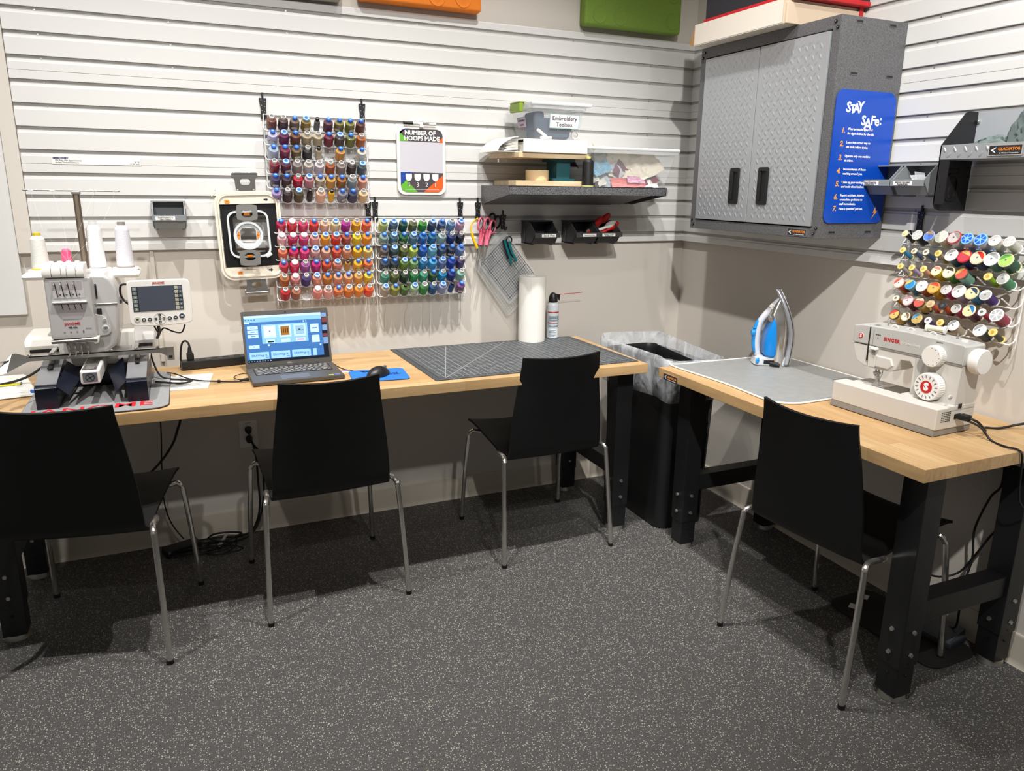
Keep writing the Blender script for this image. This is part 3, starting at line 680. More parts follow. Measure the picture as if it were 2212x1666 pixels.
def tread(mb, M, wd, ht, pu=.033, pv=.033, mar=.010, m=None, skip=None):
    nu = int((wd - 2 * mar) / pu); nv = int((ht - 2 * mar) / (pv / 2)); ou = (wd - nu * pu) / 2 + pu / 2; ov = (ht - nv * pv / 2) / 2 + pv / 4
    vs = []; fs = []
    for j in range(nv):
        for i in range(nu + (0 if j % 2 == 0 else -1)):
            u = ou + i * pu + (0 if j % 2 == 0 else pu / 2); v = ov + j * pv / 2; a = math.radians(58 if j % 2 else 122)
            if skip and abs(u - skip[0]) < .036 and abs(v - skip[1]) < .076: continue
            ca, sa = math.cos(a), math.sin(a); b0 = len(vs)
            for rr, hh in ((1., 0.), (.60, .0011)):
                for k in range(10):
                    t = 2 * PI * k / 10; x = .0118 * rr * math.cos(t); y = .0050 * rr * math.sin(t); vs.append((u + x * ca - y * sa, v + x * sa + y * ca, hh))
            vs.append((u, v, .0014))
            for k in range(10):
                k2 = (k + 1) % 10; fs.append((b0 + k, b0 + k2, b0 + 10 + k2, b0 + 10 + k)); fs.append((b0 + 10 + k, b0 + 10 + k2, b0 + 20))
    mb.raw(vs, fs, M, m)
for (ya, yb, hy, side) in ((-.500, -.8175, -.738, 'left'), (-.8205, -1.152, -.899, 'right')):
    wd = ya - yb; M = RIGHT(X0 - .004, ya, 1.334)
    mb = MB(M_tread); mb.box(0, wd, 0, .626, -.014, 0, .002, M); tread(mb, M @ T(0, 0, .0001), wd, .626, skip=(ya - hy, 1.4685 - 1.334)); d = local(cab, mb.build('door', cab, ang=25))
    H = RIGHT(X0 - .004, hy, 1.4685); mb = MB(M_blackp); ring_prism(mb, rrect(.054, .135, .007, 4), rrect(.034, .108, .005, 4), .005, H)
    mb.prism(rrect(.036, .11, .005, 4), .0006, H @ T(0, 0, .0003), M_rubber); mb.box(-.017, -.006 if side == 'left' else -.009, -.052, .052, .001, .006, .0015, H); local(cab, mb.build('handle', d))
    o = d
b = badge(cab, RIGHT(X0 - .0005, -1.0915, 1.311), .094, .027)
# safety sign on the cabinet side
sg = thing('safety_sign', 'blue safety rules sign with white and orange lettering on the cabinet side', 'sign', (-.152, Y0 - .004, 1.347))
M = BACK(-.152, Y0 - .003, 1.5635); M_blue = mat('sign_blue', '0c48b4', .25)
w2, h2, c = .137, .2165, .022
poly = [(-w2 + c, h2), (w2 - c * 1.2, h2)] + [(w2 - c * .2, h2 - c * .75), (w2, h2 - c * 1.5)] + [(w2, -h2 + c)] + [(w2 - c * .3, -h2 + c * .3), (w2 - c, -h2), (-w2 + c, -h2), (-w2 + c * .3, -h2 + c * .3), (-w2, -h2 + c), (-w2, h2 - c * 1.4), (-w2 + c * .2, h2 - c * .7)]
mb = MB(M_blue); mb.prism(poly, .002, M); local(sg, mb.build('board', sg))
mb = MB(M_paper); mw = mat('sign_white', 'f4f4f0', .5); mo = mat('sign_orange', 'f5a03c', .5)
for ch_, dx, dy, s in zip('STAY', (-.092, -.073, -.056, -.038), (.160, .155, .158, .163), (.046, .038, .042, .048)): text(mb, ch_, s, M @ T(dx + .012, dy, .0021), mw, bold=.0012)
for ch_, dx, dy, s in zip('SAFe:', (-.018, .003, .025, .044, .061), (.121, .108, .123, .122, .126), (.044, .056, .042, .046, .044)): text(mb, ch_, s, M @ T(dx + .012, dy, .0021), mw, bold=.0012)
local(sg, mb.build('title_lettering', sg))
lines = [('1.', .093, ['Wear protective gear and', 'the right clothes for the job.']), ('2.', .050, ['Learn the correct way to', 'use tools before trying.']), ('3.', .006, ['Operate only one machine', 'at a time.']), ('4.', -.037, ['Be considerate of those', 'working around you.']),
         ('5.', -.080, ['Clean up your workspace', 'and tools when finished.']), ('6.', -.123, ['Report accidents, injuries', 'or machine problems to', 'staff immediately.']), ('7.', -.168, ['Have a question? Just ask.'])]
mb = MB(mw)
for i, (nn, v, ls) in enumerate(lines):
    text(mb, nn, .024, M @ T(-.093, v - (.006 if len(ls) > 1 else 0), .0021), mo, bold=.0008, shear=.2)
    for k, l in enumerate(ls): text(mb, l, .0108, M @ T(-.073, v - k * .0145, .0021), mw, align='LEFT', bold=.00025)
mb.raw([(.100, -.158, 0), (.090, -.182, 0), (.099, -.180, 0), (.084, -.205, 0), (.112, -.174, 0), (.103, -.176, 0)], [(0, 1, 2, 5), (2, 3, 4, 5)], M @ T(0, 0, .0024), mo)
local(sg, mb.build('rules_lettering', sg))
# cartons on the cabinet
cb = thing('carton', 'open white carton lying on top of the grey cabinet', 'box', (-.19, -.74, 2.0045))
mb = MB(M_paper); mcard = mat('white_card', 'dcd3c6', .8); mkr = mat('pale_kraft', 'cbb7a0', .85)
mb.box(-.362, -.358, -.985, -.492, 2.006, 2.083, m=mcard); mb.box(-.362, .0, -.985, -.492, 2.0045, 2.008, m=mcard); mb.box(-.002, .0, -.985, -.492, 2.006, 2.083, m=mcard)
mb.box(-.362, .0, -.496, -.492, 2.006, 2.083, m=mcard); mb.box(-.362, 0, -.989, -.985, 2.005, 2.083, m=mkr); o = local(cb, mb.build('tray', cb))
mb = MB(M_brown); mb.raw([(-.362, -.492, 2.006), (-.362, -.492, 2.08), (-.362, -.462, 2.012), (-.20, -.492, 2.006), (-.20, -.492, 2.08), (-.20, -.462, 2.012)], [(0, 1, 2), (3, 4, 5), (0, 1, 4, 3), (1, 2, 5, 4), (0, 2, 5, 3)]); local(cb, mb.build('flap', cb))
mb = MB(mkr); mb.box(-.355, .0, -1.000, -.9895, 2.0045, 2.072, .003); mb.box(-.03, -.012, -1.002, -.9995, 2.006, 2.095, m=M_red); local(cb, mb.build('taped_side', cb))
bb = thing('carton', 'black and red carton resting on the white one above the cabinet', 'box', (-.18, -.76, 2.0845))
mb = MB(M_txt); mb.box(-.335, -.005, -1.02, -.52, 2.1, 2.26, .003); mb.box(-.34, -.004, -1.025, -.515, 2.0845, 2.101, .003, m=M_red); local(bb, mb.build('carton_body', bb))

# ============================================================ BINS
def bin_(M, w, d, h, m, label, lid=None, group=None, note=None, loc=None, skew=0):
    """open-front hopper bin; M: wall frame at the bin's upper rear centre"""
    t = thing('parts_bin', label, 'bin', loc or M.translation, group=group)
    mb = MB(m); th = .003; lip = h * .52
    side = [(0, 0), (0, -h), (d * .72, -h), (d, -lip), (d, -lip + .0), (d * .52, 0)]
    for sx in (-1, 1):
        Ms = M @ Matrix(((0, 0, 1, sx * w / 2 - (th if sx > 0 else 0)), (0, 1, 0, 0), (1, 0, 0, 0), (0, 0, 0, 1)))
        mb.prism(side, th, Ms)
    mb.box(-w / 2, w / 2, -h, 0, 0, th, M=M); mb.box(-w / 2, w / 2, -h, -h + th, 0, d * .72, M=M)
    mb.raw([(-w / 2, -h, d * .72), (w / 2, -h, d * .72), (w / 2, -lip, d), (-w / 2, -lip, d), (-w / 2, -h, d * .72 - th), (w / 2, -h, d * .72 - th), (w / 2, -lip, d - th), (-w / 2, -lip, d - th)], [(0, 1, 2, 3), (4, 5, 6, 7), (0, 1, 5, 4), (2, 3, 7, 6), (0, 3, 7, 4), (1, 2, 6, 5)], M)
    mb.box(-w / 2 - .003, w / 2 + .003, -lip - .018, -lip + .003, d - .001, d + .003, .001, M)
    mb.box(-w / 2 - .004, w / 2 + .004, -.003, .001, 0, d * .52, M=M)
    for sx in (-1, 1): mb.box(sx * w / 2 * .8 - .004, sx * w / 2 * .8 + .004, -h - .005, -h, .01, d * .66, M=M)
    for sx in (-1, 1): mb.box(sx * (w / 2 + .002) - .0025, sx * (w / 2 + .002) + .0025, -h * .95, -h * .28, d * .2, d * .27, M=M)
    local(t, mb.build('bin_body', t))
    mb = MB(M_paper); u = w * .06 if note and note[1] > 0 else -w * .12
    mb.box(u - w * .30, u + w * .30, -lip - .015, -lip - .002, d + .003, d + .0036, M=M)
    if note: fit_text(mb, note[0].split('\n')[0], w * .46, M @ T(u, -lip - (.0085 if '\n' not in note[0] else .006), d + .004), M_txt)
    if note and '\n' in note[0]: fit_text(mb, note[0].split('\n')[1], w * .34, M @ T(u, -lip - .012, d + .004), M_txt)
    local(t, mb.build('paper_label', t)); return t
bg = 'small hopper bins hung on the slat walls'
M_binlt = mat('bin_grey_plastic', '84888a', .35)
bin_(BACK(-.827, -.004, 1.306), .116, .150, .098, M_binblk, 'charcoal hopper bin labelled for pins, leftmost under the dark shelf', note=('Stick Pins', 1), group=bg)
bin_(BACK(-.624, -.004, 1.306), .114, .150, .098, M_binblk, 'charcoal hopper bin between the pin bin and the one with red handles', note=('Measuring Tape & Marking', 1), group=bg)
bin_(BACK(-.504, -.004, 1.306), .112, .150, .098, M_binblk, 'charcoal hopper bin holding red and white handled tools', note=('Rotary Cutter\n& Blades', -1), group=bg)
bin_(BACK(-2.328, -.004, 1.383), .108, .085, .098, M_binlt, 'grey hopper bin by itself above the machine control screen', note=('Small Scissors &\nSeam Rippers', -1), group=bg)
bin_(RIGHT(-.004, -1.235, 1.541), .120, .115, .096, M_binlt, 'grey hopper bin overlapping the edge of the blue sign', note=('Hand Sewing\nNeedles', -1), group=bg)
bin_(RIGHT(-.004, -1.366, 1.541), .120, .115, .096, M_binlt, 'grey hopper bin holding plastic packets beside the black shelf bracket', note=('SEWING MACHINE\nNeedles', -1), group=bg)
t = thing('plastic_packet', 'crumpled clear plastic packet inside the grey bin by the black bracket', 'packet', (-.07, -1.37, 1.49))
mb = MB(M_frost); 
for k in range(3): mb.box(-.03, .03, -.018, .018, -.001, .001, M=T(-.065 - .010 * k, -1.365 - .010 * k, 1.490 + .005 * k) @ Matrix.Rotation(.5 + .4 * k, 4, 'X') @ Matrix.Rotation(.3 * k - .4, 4, 'Y'))
local(t, mb.build('packet_film', t))
# rotary cutters with red handles in the bin
for i, (dx, dz, a, m, lab) in enumerate(((-.535, 1.300, .55, mat('tool_red', 'd02018', .35), 'red rotary cutter handle at the left of the bin'), (-.497, 1.318, .75, mat('tool_red2', 'c81c18', .35), 'red rotary cutter handle standing highest in the bin'),
        (-.470, 1.290, .95, M_white, 'white tool handle lying across the bin'), (-.452, 1.282, .9, mat('tool_red2', 'c81c18', .35), 'red tool handle at the right edge of the bin'))):
    t = thing('rotary_cutter', lab, 'cutter', (dx, -.085, dz)); t.rotation_euler = (.3, a, 0)
    mb = MB(m); mb.ball((0, 0, 0), .0165, .010, .030, 16); mb.tube([(0, 0, -.02), (-.004, .002, -.045), (-.008, .004, -.062)], .0075, 10, sub=3); mb.build('handle', t)
    mb = MB(M_steel); mb.cyl((-.008, .002, -.060), (-.008, .006, -.060), .0125, seg=20); mb.build('blade', t)

# ============================================================ RIGHT SHELF with grey cloth
rs = thing('tool_shelf', 'grey tread-plate tray shelf on black brackets on the right wall', 'shelf', (-.08, -1.8, 1.55))
mb = MB(M_tread); M = RIGHT(-.150, -1.492, 1.551)
mb.box(0, .60, 0, .043, -.006, 0, .002, M); mb.box(0, .60, 0, .003, -.148, -.003, M=M)
for k in range(17):
    for (vv, a, o_) in ((.029, 122, 0), (.013, 55, .017)):
        ca, sa = math.cos(math.radians(a)), math.sin(math.radians(a)); vs = []; u = .016 + k * .034 + o_
        if .155 < u < .26: continue
        for rr, hh in ((1., 0.), (.62, .0016)):
            for q in range(10):
                tt = 2 * PI * q / 10; x = .0105 * rr * math.cos(tt); y = .0042 * rr * math.sin(tt); vs.append((u + x * ca - y * sa, vv + x * sa + y * ca, hh))
        vs.append((u, vv, .002)); mb.raw(vs, [(q, (q + 1) % 10, 10 + (q + 1) % 10, 10 + q) for q in range(10)] + [(10 + q, 10 + (q + 1) % 10, 20) for q in range(10)], M @ T(0, 0, .0001))
local(rs, mb.build('tray', rs, ang=25))
mb = MB(mat('shelf_back_grey', 'a9adb2', .45)); mb.box(.0, .60, .003, .145, -.145, -.141, M=M); local(rs, mb.build('back_panel', rs))
mb = MB(M_hammer)   # end bracket, upper gusset and lower housing
yz = frame((0, -1.494, 0), (1, 0, 0), (0, 0, 1))
mb.prism([(-.150, 1.594), (-.062, 1.692), (-.052, 1.697), (-.012, 1.697), (-.004, 1.690), (-.004, 1.551), (-.150, 1.551)], .004, yz, M_blackm)
local(rs, mb.build('end_gusset', rs))
mb = MB(M_blackm); mb.prism([(-.150, 1.551), (-.004, 1.551), (-.004, 1.399), (-.120, 1.399), (-.140, 1.405), (-.150, 1.420)], .004, yz, M_blackm)
mb.box(-.150, -.146, -1.530, -1.494, 1.42, 1.551, .001); local(rs, mb.build('lower_bracket', rs))
mb = MB(M_blackp); Y = BACK(-.085, -1.498, 1.47)
ring_prism(mb, rrect(.062, .085, .028, 6), rrect(.046, .070, .022, 6), .003, Y); mb.ball((-.085, -1.4985, 1.455), .014, .004, .02, 14); mb.box(-.112, -.058, -1.5015, -1.498, 1.512, 1.528, .003); local(rs, mb.build('bracket_hook', rs))
mb = MB(M_zinc); mb.ball((-.012, -1.505, 1.668), .006, .004, .006, 10); local(rs, mb.build('screw', rs))
badge(rs, RIGHT(-.151, -1.70, 1.573), .100, .030)
# crumpled grey cloth
def cloth_blob(mb, c, sx, sy, sz, seed, m=None, sub=5, amp=.45, fr=2.2):
    b = bmesh.new(); bmesh.ops.create_icosphere(b, subdivisions=sub, radius=1)
    def ridge(q): return 1 - 2 * abs(noise.noise(q))
    for v in b.verts:
        p = v.co.copy(); q = Vector((p.x * fr + seed, p.y * fr + seed * 1.3, p.z * fr * .6)); w_ = noise.noise(q * .5 + Vector((9, 3, 1))) * 1.6
        d = (ridge(q + Vector((w_, w_, 0))) - .55) * amp * .75 + (ridge(q * 1.9 + Vector((w_ * 2, 0, w_))) - .55) * amp * .30 + noise.noise(q * .5) * amp * .8
        p = p * (1 + d)
        if p.z < -.40: p.z = -.40 - (p.z + .40) * .05
        v.co = Vector((c[0] + p.x * sx, c[1] + p.y * sy, c[2] + (p.z + .40) * sz))
    return mb.merge(b, None, m)
M_gcloth = mat('grey_green_cloth', '6e7a78', .9, bump=.3, bscale=900)
t = thing('machine_cover', 'crumpled grey-green fabric cover piled on the tread-plate shelf', 'fabric', (-.08, -1.72, 1.555))
mb = MB(M_gcloth); cloth_blob(mb, (-.078, -1.612, 1.5545), .040, .085, .040, 2.2, amp=.45); cloth_blob(mb, (-.078, -1.735, 1.5545), .040, .072, .115, 5.1, amp=.42); cloth_blob(mb, (-.078, -1.89, 1.5545), .042, .11, .13, 8.4, amp=.4)
local(t, mb.build('cloth', t, ang=60))
# ============================================================ EMBROIDERY MACHINE
def cube_M(x, y, z, rx=0, ry=0, rz=0): return T(x, y, z) @ Matrix.Rotation(rz, 4, 'Z') @ Matrix.Rotation(ry, 4, 'Y') @ Matrix.Rotation(rx, 4, 'X')
dm = thing('floor_mat', 'grey carpet desk mat with a red word under the embroidery machine', 'mat', (-2.58, -.40, TT))
M_cpt = mat('grey_carpet', '8e8e8e', 1., bump=.8, bscale=900, var=.3, vscale=700)
mb = MB(M_cpt); mb.prism(rrect(.405, .50, .045, 6, -2.578, -.405), .005, T(0, 0, TT + .0003)); mb.prism(rrect(.409, .504, .047, 6, -2.578, -.405), .003, T(0, 0, TT + .0002), M_rubber); local(dm, mb.build('carpet', dm))
dm.name = 'desk_mat'
mb = MB(M_red); b = text_bm('JANOME', 1., bold=.014, space=1.05); xs = [v.co.x for v in b.verts]; sc = .345 / (max(xs) - min(xs))
mb.merge(b, T(-2.590, -.592, TT + .0056) @ Matrix.Diagonal((sc, sc * .80, 1, 1)), M_red); local(dm, mb.build('lettering', dm))
em = thing('embroidery_machine', 'white four-needle embroidery machine on dark blue feet at the left end of the bench', 'embroidery machine', (-2.585, -.36, TT + .0055))
ZB = TT + .0055
def yzp(x): return frame((x, 0, 0), (0, 1, 0), (0, 0, 1))     # prism plane: polygon given as (y, z), extruded towards +x
for (x0, x1, s) in ((-2.741, -2.681, 1), (-2.493, -2.433, -1)):
    mb = MB(M_navy); mb.prism([(-.560, ZB), (-.563, ZB + .066), (-.556, ZB + .072), (-.36, ZB + .105), (-.20, ZB + .108), (-.20, ZB)], x1 - x0, yzp(x0), bev=.002)
    ft = local(em, mb.build('foot', em))
    mb = MB(M_mgrey); mb.prism([(-.553, ZB + .0735), (-.36, ZB + .1055), (-.20, ZB + .109), (-.20, ZB + .112), (-.36, ZB + .109), (-.553, ZB + .077)], x1 - x0 - .002, yzp(x0 + .001), mat('foot_top_grey', '77777a', .35)); local(em, mb.build('foot_cover', ft))
    mb = MB(M_navy); a = x1 if s > 0 else x0
    P0 = [(a, -.566), (a + s * .030, -.566), (a + s * .030, -.44), (a, -.40)]
    mb.raw([(a - s * .002, -.562, ZB + .071), (a + s * .030, -.562, ZB + .040), (a + s * .062, -.40, ZB + .075), (a + s * .014, -.39, ZB + .112),
            (a - s * .002, -.557, ZB + .064), (a + s * .028, -.557, ZB + .033), (a + s * .060, -.40, ZB + .068), (a + s * .012, -.39, ZB + .105)], [(0, 1, 2, 3), (4, 5, 6, 7), (0, 1, 5, 4), (1, 2, 6, 5), (2, 3, 7, 6), (3, 0, 4, 7)])
    local(em, mb.build('side_plate', ft))
    mb = MB(M_rubber); mb.box(-.007, .007, -.045, .045, 0, .002, M=cube_M((x0 + x1) / 2, -.40, ZB + .1065, rx=.13)); local(em, mb.build('guide_slot', ft))
    mb = MB(M_steel); mb.tube([((x0 + x1) / 2, -.395, ZB + .10), ((x0 + x1) / 2 + .001, -.40, ZB + .14)], .007, 8); local(em, mb.build('guide_post', em))
mb = MB(M_navy); mb.box(-2.682, -2.492, -.30, -.19, ZB, ZB + .125, .004); local(em, mb.build('lower_housing', em))
mb = MB(M_white)
mb.box(-2.752, -2.430, -.315, -.12, ZB + .075, ZB + .118, .010, seg=3); mb.box(-2.70, -2.47, -.31, -.14, ZB + .11, ZB + .185, .006)
local(em, mb.build('base_casing', em))
for (x0, x1, nm) in ((-2.796, -2.66, 'left'), (-2.50, -2.408, 'right')):
    mb = MB(M_white if nm == 'left' else M_mgrey)
    prof = [(-.30, ZB + .112), (-.305, ZB + .150), (-.295, ZB + .168), (-.25, ZB + .178), (-.13, ZB + .180), (-.11, ZB + .17), (-.11, ZB + .112)]
    mb.prism(prof, x1 - x0, yzp(x0), bev=.008, seg=3); o = local(em, mb.build('carriage_housing', em))
    mb = MB(M_rubber); mb.box(x0 + .015, x1 - .010, -.3065, -.304, ZB + .128, ZB + .139); local(em, mb.build('carriage_slot', o))
mb = MB(M_steel)    # hoop carriage arm and brackets
mb.box(-2.772, -2.392, -.424, -.404, .908, .911); mb.box(-2.772, -2.392, -.424, -.4215, .896, .911); mb.box(-2.61, -2.48, -.405, -.33, .908, .911)
mb.box(-2.712, -2.700, -.41, -.30, .909, .916); mb.box(-2.47, -2.458, -.41, -.30, .909, .916)
arm = local(em, mb.build('carriage_arm', em))
for x in (-2.765, -2.708, -2.63, -2.535, -2.464, -2.398):
    mb = MB(M_chrome); mb.lathe([(.0055, 0), (.0055, .004), (.004, .006), (0, .0063)], 12, T(x, -.414, .911)); local(em, mb.build('thumb_screw', arm))
mb = MB(M_steel); mb.raw([(-2.765, -.425, .912), (-2.792, -.455, .930), (-2.800, -.47, .932), (-2.842, -.53, .885), (-2.835, -.538, .882), (-2.812, -.52, .884), (-2.778, -.44, .893), (-2.765, -.425, .896)], [(0, 1, 6, 7), (1, 2, 5, 6), (2, 3, 4, 5)])
mb.box(-.024, .024, -.010, .010, 0, .002, .0, cube_M(-2.825, -.505, .912, rx=-.5, rz=.95)); local(em, mb.build('hoop_bracket', arm))
mb = MB(M_steel); mb.raw([(-2.392, -.424, .911), (-2.392, -.424, .896), (-2.372, -.424, .883), (-2.350, -.424, .869), (-2.350, -.424, .914), (-2.372, -.424, .914)], [(0, 1, 2, 5), (2, 3, 4, 5)]); mb.box(-2.372, -2.350, -.426, -.421, .868, .914, .001)
mb.box(-2.367, -2.356, -.4275, -.4255, .876, .885, m=M_rubber); local(em, mb.build('hoop_bracket', arm))
# free arm
mb = MB(M_white); mb.box(-2.617, -2.562, -.556, -.30, .838, .882, .007, seg=3); fa = local(em, mb.build('free_arm', em))
mb = MB(M_chrome); mb.prism([(-.548, .8828), (-.30, .8828), (-.30, .8845), (-.548, .8845)], .040, yzp(-2.610)); mb.box(-2.600, -2.578, -.545, -.51, .8844, .8852, m=M_steel); local(em, mb.build('needle_plate', fa))
mb = MB(mat('sensor_window', '6a6a70', .3)); W = BACK(-2.5895, -.5565, .860); mb.prism(rrect(.040, .030, .003, 3), .0008, W)
ring_prism(mb, circ(.0125, 24), circ(.0113, 24), .0005, W @ T(0, 0, .0009), M_rubber)
for a in (.5, 2.2, 3.7, 5.2): mb.box(0, .0115, -.0006, .0006, 0, .0005, M=W @ T(0, 0, .0009) @ Matrix.Rotation(a, 4, 'Z'), m=M_rubber)
mb.cyl((-2.5895, -.5575, .860), (-2.5895, -.5581, .860), .003, seg=10, m=M_rubber); local(em, mb.build('bobbin_window', fa))
# column and head
mb = MB(M_mgrey); X0_, X1_ = -2.60, -2.505
prof = [(X0_, ZB + .135), (-2.545, ZB + .138), (-2.518, ZB + .160), (-2.505, ZB + .20), (-2.496, ZB + .30), (-2.498, ZB + .345), (-2.510, ZB + .375), (-2.530, ZB + .392), (X0_, ZB + .396)]
mb.prism(prof, .20, frame((0, -.22, 0), (1, 0, 0), (0, 0, 1)), bev=.012, seg=3); cl = local(em, mb.build('arm_column', em))
mb = MB(M_chrome); mb.box(-2.566, -2.5015, -.4215, -.418, ZB + .293, ZB + .299, .001); local(em, mb.build('chrome_strip', cl))
mb = MB(M_rubber); mb.box(-2.560, -2.555, -.4215, -.4195, ZB + .315, ZB + .362); mb.box(-2.562, -2.548, -.430, -.419, ZB + .262, ZB + .284, .003); local(em, mb.build('lever_slot', cl))
mb = MB(M_mgrey); mb.prism([(-.035, .034), (-.004, .028), (.008, .018), (.011, .0), (.018, -.012), (.018, -.028), (.008, -.038), (-.035, -.042)], .012, BACK(-2.545, -.4205, 1.006), bev=.003); pn = local(em, mb.build('button_panel', em))
for z, r, c_, nm in ((1.018, .0065, M_mgrey, 'needle_button'), (.991, .010, M_white, 'start_button')):
    mb = MB(M_white); mb.lathe([(r, 0), (r, .0015), (r * .9, .0022), (0, .0024)], 20, BACK(-2.542, -.4325, z)); mb.prism(circ(r * .8, 18), .0004, BACK(-2.542, -.4350, z), mat('button_grey', '9aa3a6', .4))
    if r > .008: fit_text(mb, 'START', r * 1.1, BACK(-2.542, -.4356, z + .002), M_txt); fit_text(mb, 'STOP', r * .9, BACK(-2.542, -.4356, z - .002), M_txt)
    local(em, mb.build(nm, pn))
HX0, HX1, HY = -2.689, -2.566, -.475
mb = MB(M_mgrey); prof = [(HY + .012, .968), (HY + .002, .972), (HY, .985), (HY, 1.158), (HY + .012, 1.160), (HY + .15, 1.160), (HY + .15, .968)]
mb.prism(prof, HX1 - HX0, yzp(HX0), bev=.006, seg=3); hd = local(em, mb.build('needle_head', em))
mb = MB(mat('recess_grey', 'a9a4a4', .4)); Hf = BACK((HX0 + HX1) / 2, HY, 0)
mb.prism([(-.047, 1.152), (.041, 1.152), (.044, 1.098), (-.041, 1.098)], .0008, Hf, mat('recess_pale', 'c4c0bf', .4)); mb.prism([(-.043, 1.150), (.039, 1.150), (.039, 1.125), (-.043, 1.125)], .0012, Hf, mat('recess_grey', 'a9a4a4', .4))
mb.prism([(-.044, 1.083), (.050, 1.084), (.040, 1.055), (.026, 1.032), (-.024, 1.032), (-.036, 1.055)], .0008, Hf, mat('recess_grey', 'a9a4a4', .4)); local(em, mb.build('front_recess', hd))
mb = MB(M_mgrey); mb.box(-.046, .048, -.0035, .0035, .0, .010, .003, Hf @ T(0, 1.0855, 0)); local(em, mb.build('thread_ledge', hd))
for k in range(4):
    u = -.034 + k * .0172
    mb = MB(M_rubber); mb.prism([(u - .0012, 1.149), (u + .0012, 1.149), (u + .006, 1.103), (u + .0036, 1.103)], .0003, Hf @ T(0, 0, .0013)); mb.prism([(u + .010, 1.080), (u + .0125, 1.080), (u + .0155, 1.061), (u + .0135, 1.061)], .0003, Hf @ T(0, 0, .0010)); mb.prism(circ(.0021, 12, u + .0125, 1.109), .0003, Hf @ T(0, 0, .0013)); local(em, mb.build('take_up_slot', hd))
    mb = MB(M_chrome); mb.tube([Hf @ Vector(p) for p in ((u, 1.147, .0), (u, 1.143, .009), (u - .001, 1.138, .012), (u - .003, 1.134, .008))], .0014, 8, sub=3); mb.ball(Hf @ Vector((u - .001, 1.141, .010)), .0026); local(em, mb.build('take_up_lever', hd))
    mb = MB(M_txt); ring_prism(mb, circ(.0025, 14, u + .010, .9905), circ(.0021, 14, u + .010, .9905), .0003, Hf @ T(0, 0, .0003)); fit_text(mb, str(4 - k), .0014, Hf @ T(u + .010, .9905, .0003), M_txt); local(em, mb.build('needle_number', hd))
mb = MB(M_red); fit_text(mb, 'JANOME', .043, Hf @ T(.0, 1.0175, .0003), M_red, bold=.03); fit_text(mb, 'MB-4Se', .024, Hf @ T(.0, 1.0055, .0003), M_txt, bold=.02); fit_text(mb, 'Embroidery', .016, Hf @ T(.043, 1.001, .0003), M_txt); local(em, mb.build('lettering', hd))
for (u0, u1) in ((-.0635, -.0385), (-.0375, -.0130), (-.0120, .0020), (.0030, .0265), (.0275, .0490)):
    mb = MB(M_white); prof = [(HY - .002, 1.163), (HY - .006, 1.175), (HY - .002, 1.190), (HY + .010, 1.198), (HY + .10, 1.200), (HY + .10, 1.160), (HY + .01, 1.160)]
    mb.prism(prof, u1 - u0, yzp((HX0 + HX1) / 2 + u0), bev=.0015); local(em, mb.build('top_cover', hd))
for k in range(4):
    mb = MB(M_white); mb.lathe([(.0065, 0), (.0072, .004), (.0070, .008), (.005, .0095), (0, .0098)], 14, T(-2.668 + k * .0235, -.43, 1.199)); mb.lathe([(.0022, 0), (.0022, .0)], 6) if False else None; local(em, mb.build('tension_knob', hd))
mb = MB(M_chrome); mb.box(HX0 - .002, HX1 + .002, HY - .004, HY + .09, .956, .968, .003); mb.tube([(HX0 + .0, HY - .003, .965), (HX1, HY - .003, .968)], .0022, 8); local(em, mb.build('needle_guard', hd))
for k in range(4):
    x = -2.6505 + k * .0172
    mb = MB(M_chrome); mb.cyl((x, HY + .02, .958), (x, HY + .02, .935), .0028, m=M_steel); mb.cyl((x, HY + .02, .94), (x, HY + .02, .914), .001); mb.tube([(x + .003, HY + .018, .95), (x + .004, HY + .004, .942), (x + .0045, HY + .004, .920), (x + .001, HY + .008, .912), (x - .003, HY + .012, .912)], .0011, 6, sub=3); mb.box(x - .004, x + .004, HY + .012, HY + .020, .944, .952, .001, m=M_steel); local(em, mb.build('needle_bar', hd))
mb = MB(M_white); mb.prism([(-.012, .012), (.012, .014), (.008, -.006), (-.004, -.010)], .03, BACK(-2.570, HY + .03, .958), bev=.003); local(em, mb.build('guard_corner', hd))
# spool tray with thread mast
mb = MB(M_white); mb.box(-2.772, -2.432, -.325, -.165, 1.138, 1.158, .010, seg=3)
tr = local(em, mb.build('spool_tray', em))
SP = [(-2.724, -.245, .030), (-2.648, -.245, .030), (-2.560, -.245, .033), (-2.476, -.245, .033)]
for (x, y, r) in SP: mb = MB(M_white); mb.lathe([(r + .008, 0), (r + .009, .003), (r + .007, .008), (0, .0085)], 28, T(x, y, 1.158)); mb.cyl((x, y, 1.16), (x, y, 1.205), .003); local(em, mb.build('spool_seat', tr))
mb = MB(mat('mast_bronze', '7d6d5f', .35, .7)); mb.box(-2.605, -2.585, -.266, -.256, 1.158, 1.415, .002); mb.box(-2.600, -2.590, -.268, -.265, 1.158, 1.415, .001, m=mat('mast_light', 'a39482', .35, .7)); local(em, mb.build('thread_mast', em))
mb = MB(M_steel); mb.box(-2.742, -2.466, -.266, -.256, 1.417, 1.423, .002); mb.box(-2.608, -2.582, -.270, -.250, 1.408, 1.418, .002)
for x in (-2.72, -2.66, -2.54, -2.48): mb.box(x - .008, x + .008, -.269, -.266, 1.417, 1.420, .001)
local(em, mb.build('thread_guide_bar', em))
M_thr = mat('fine_thread', 'e2e2e0', .6)
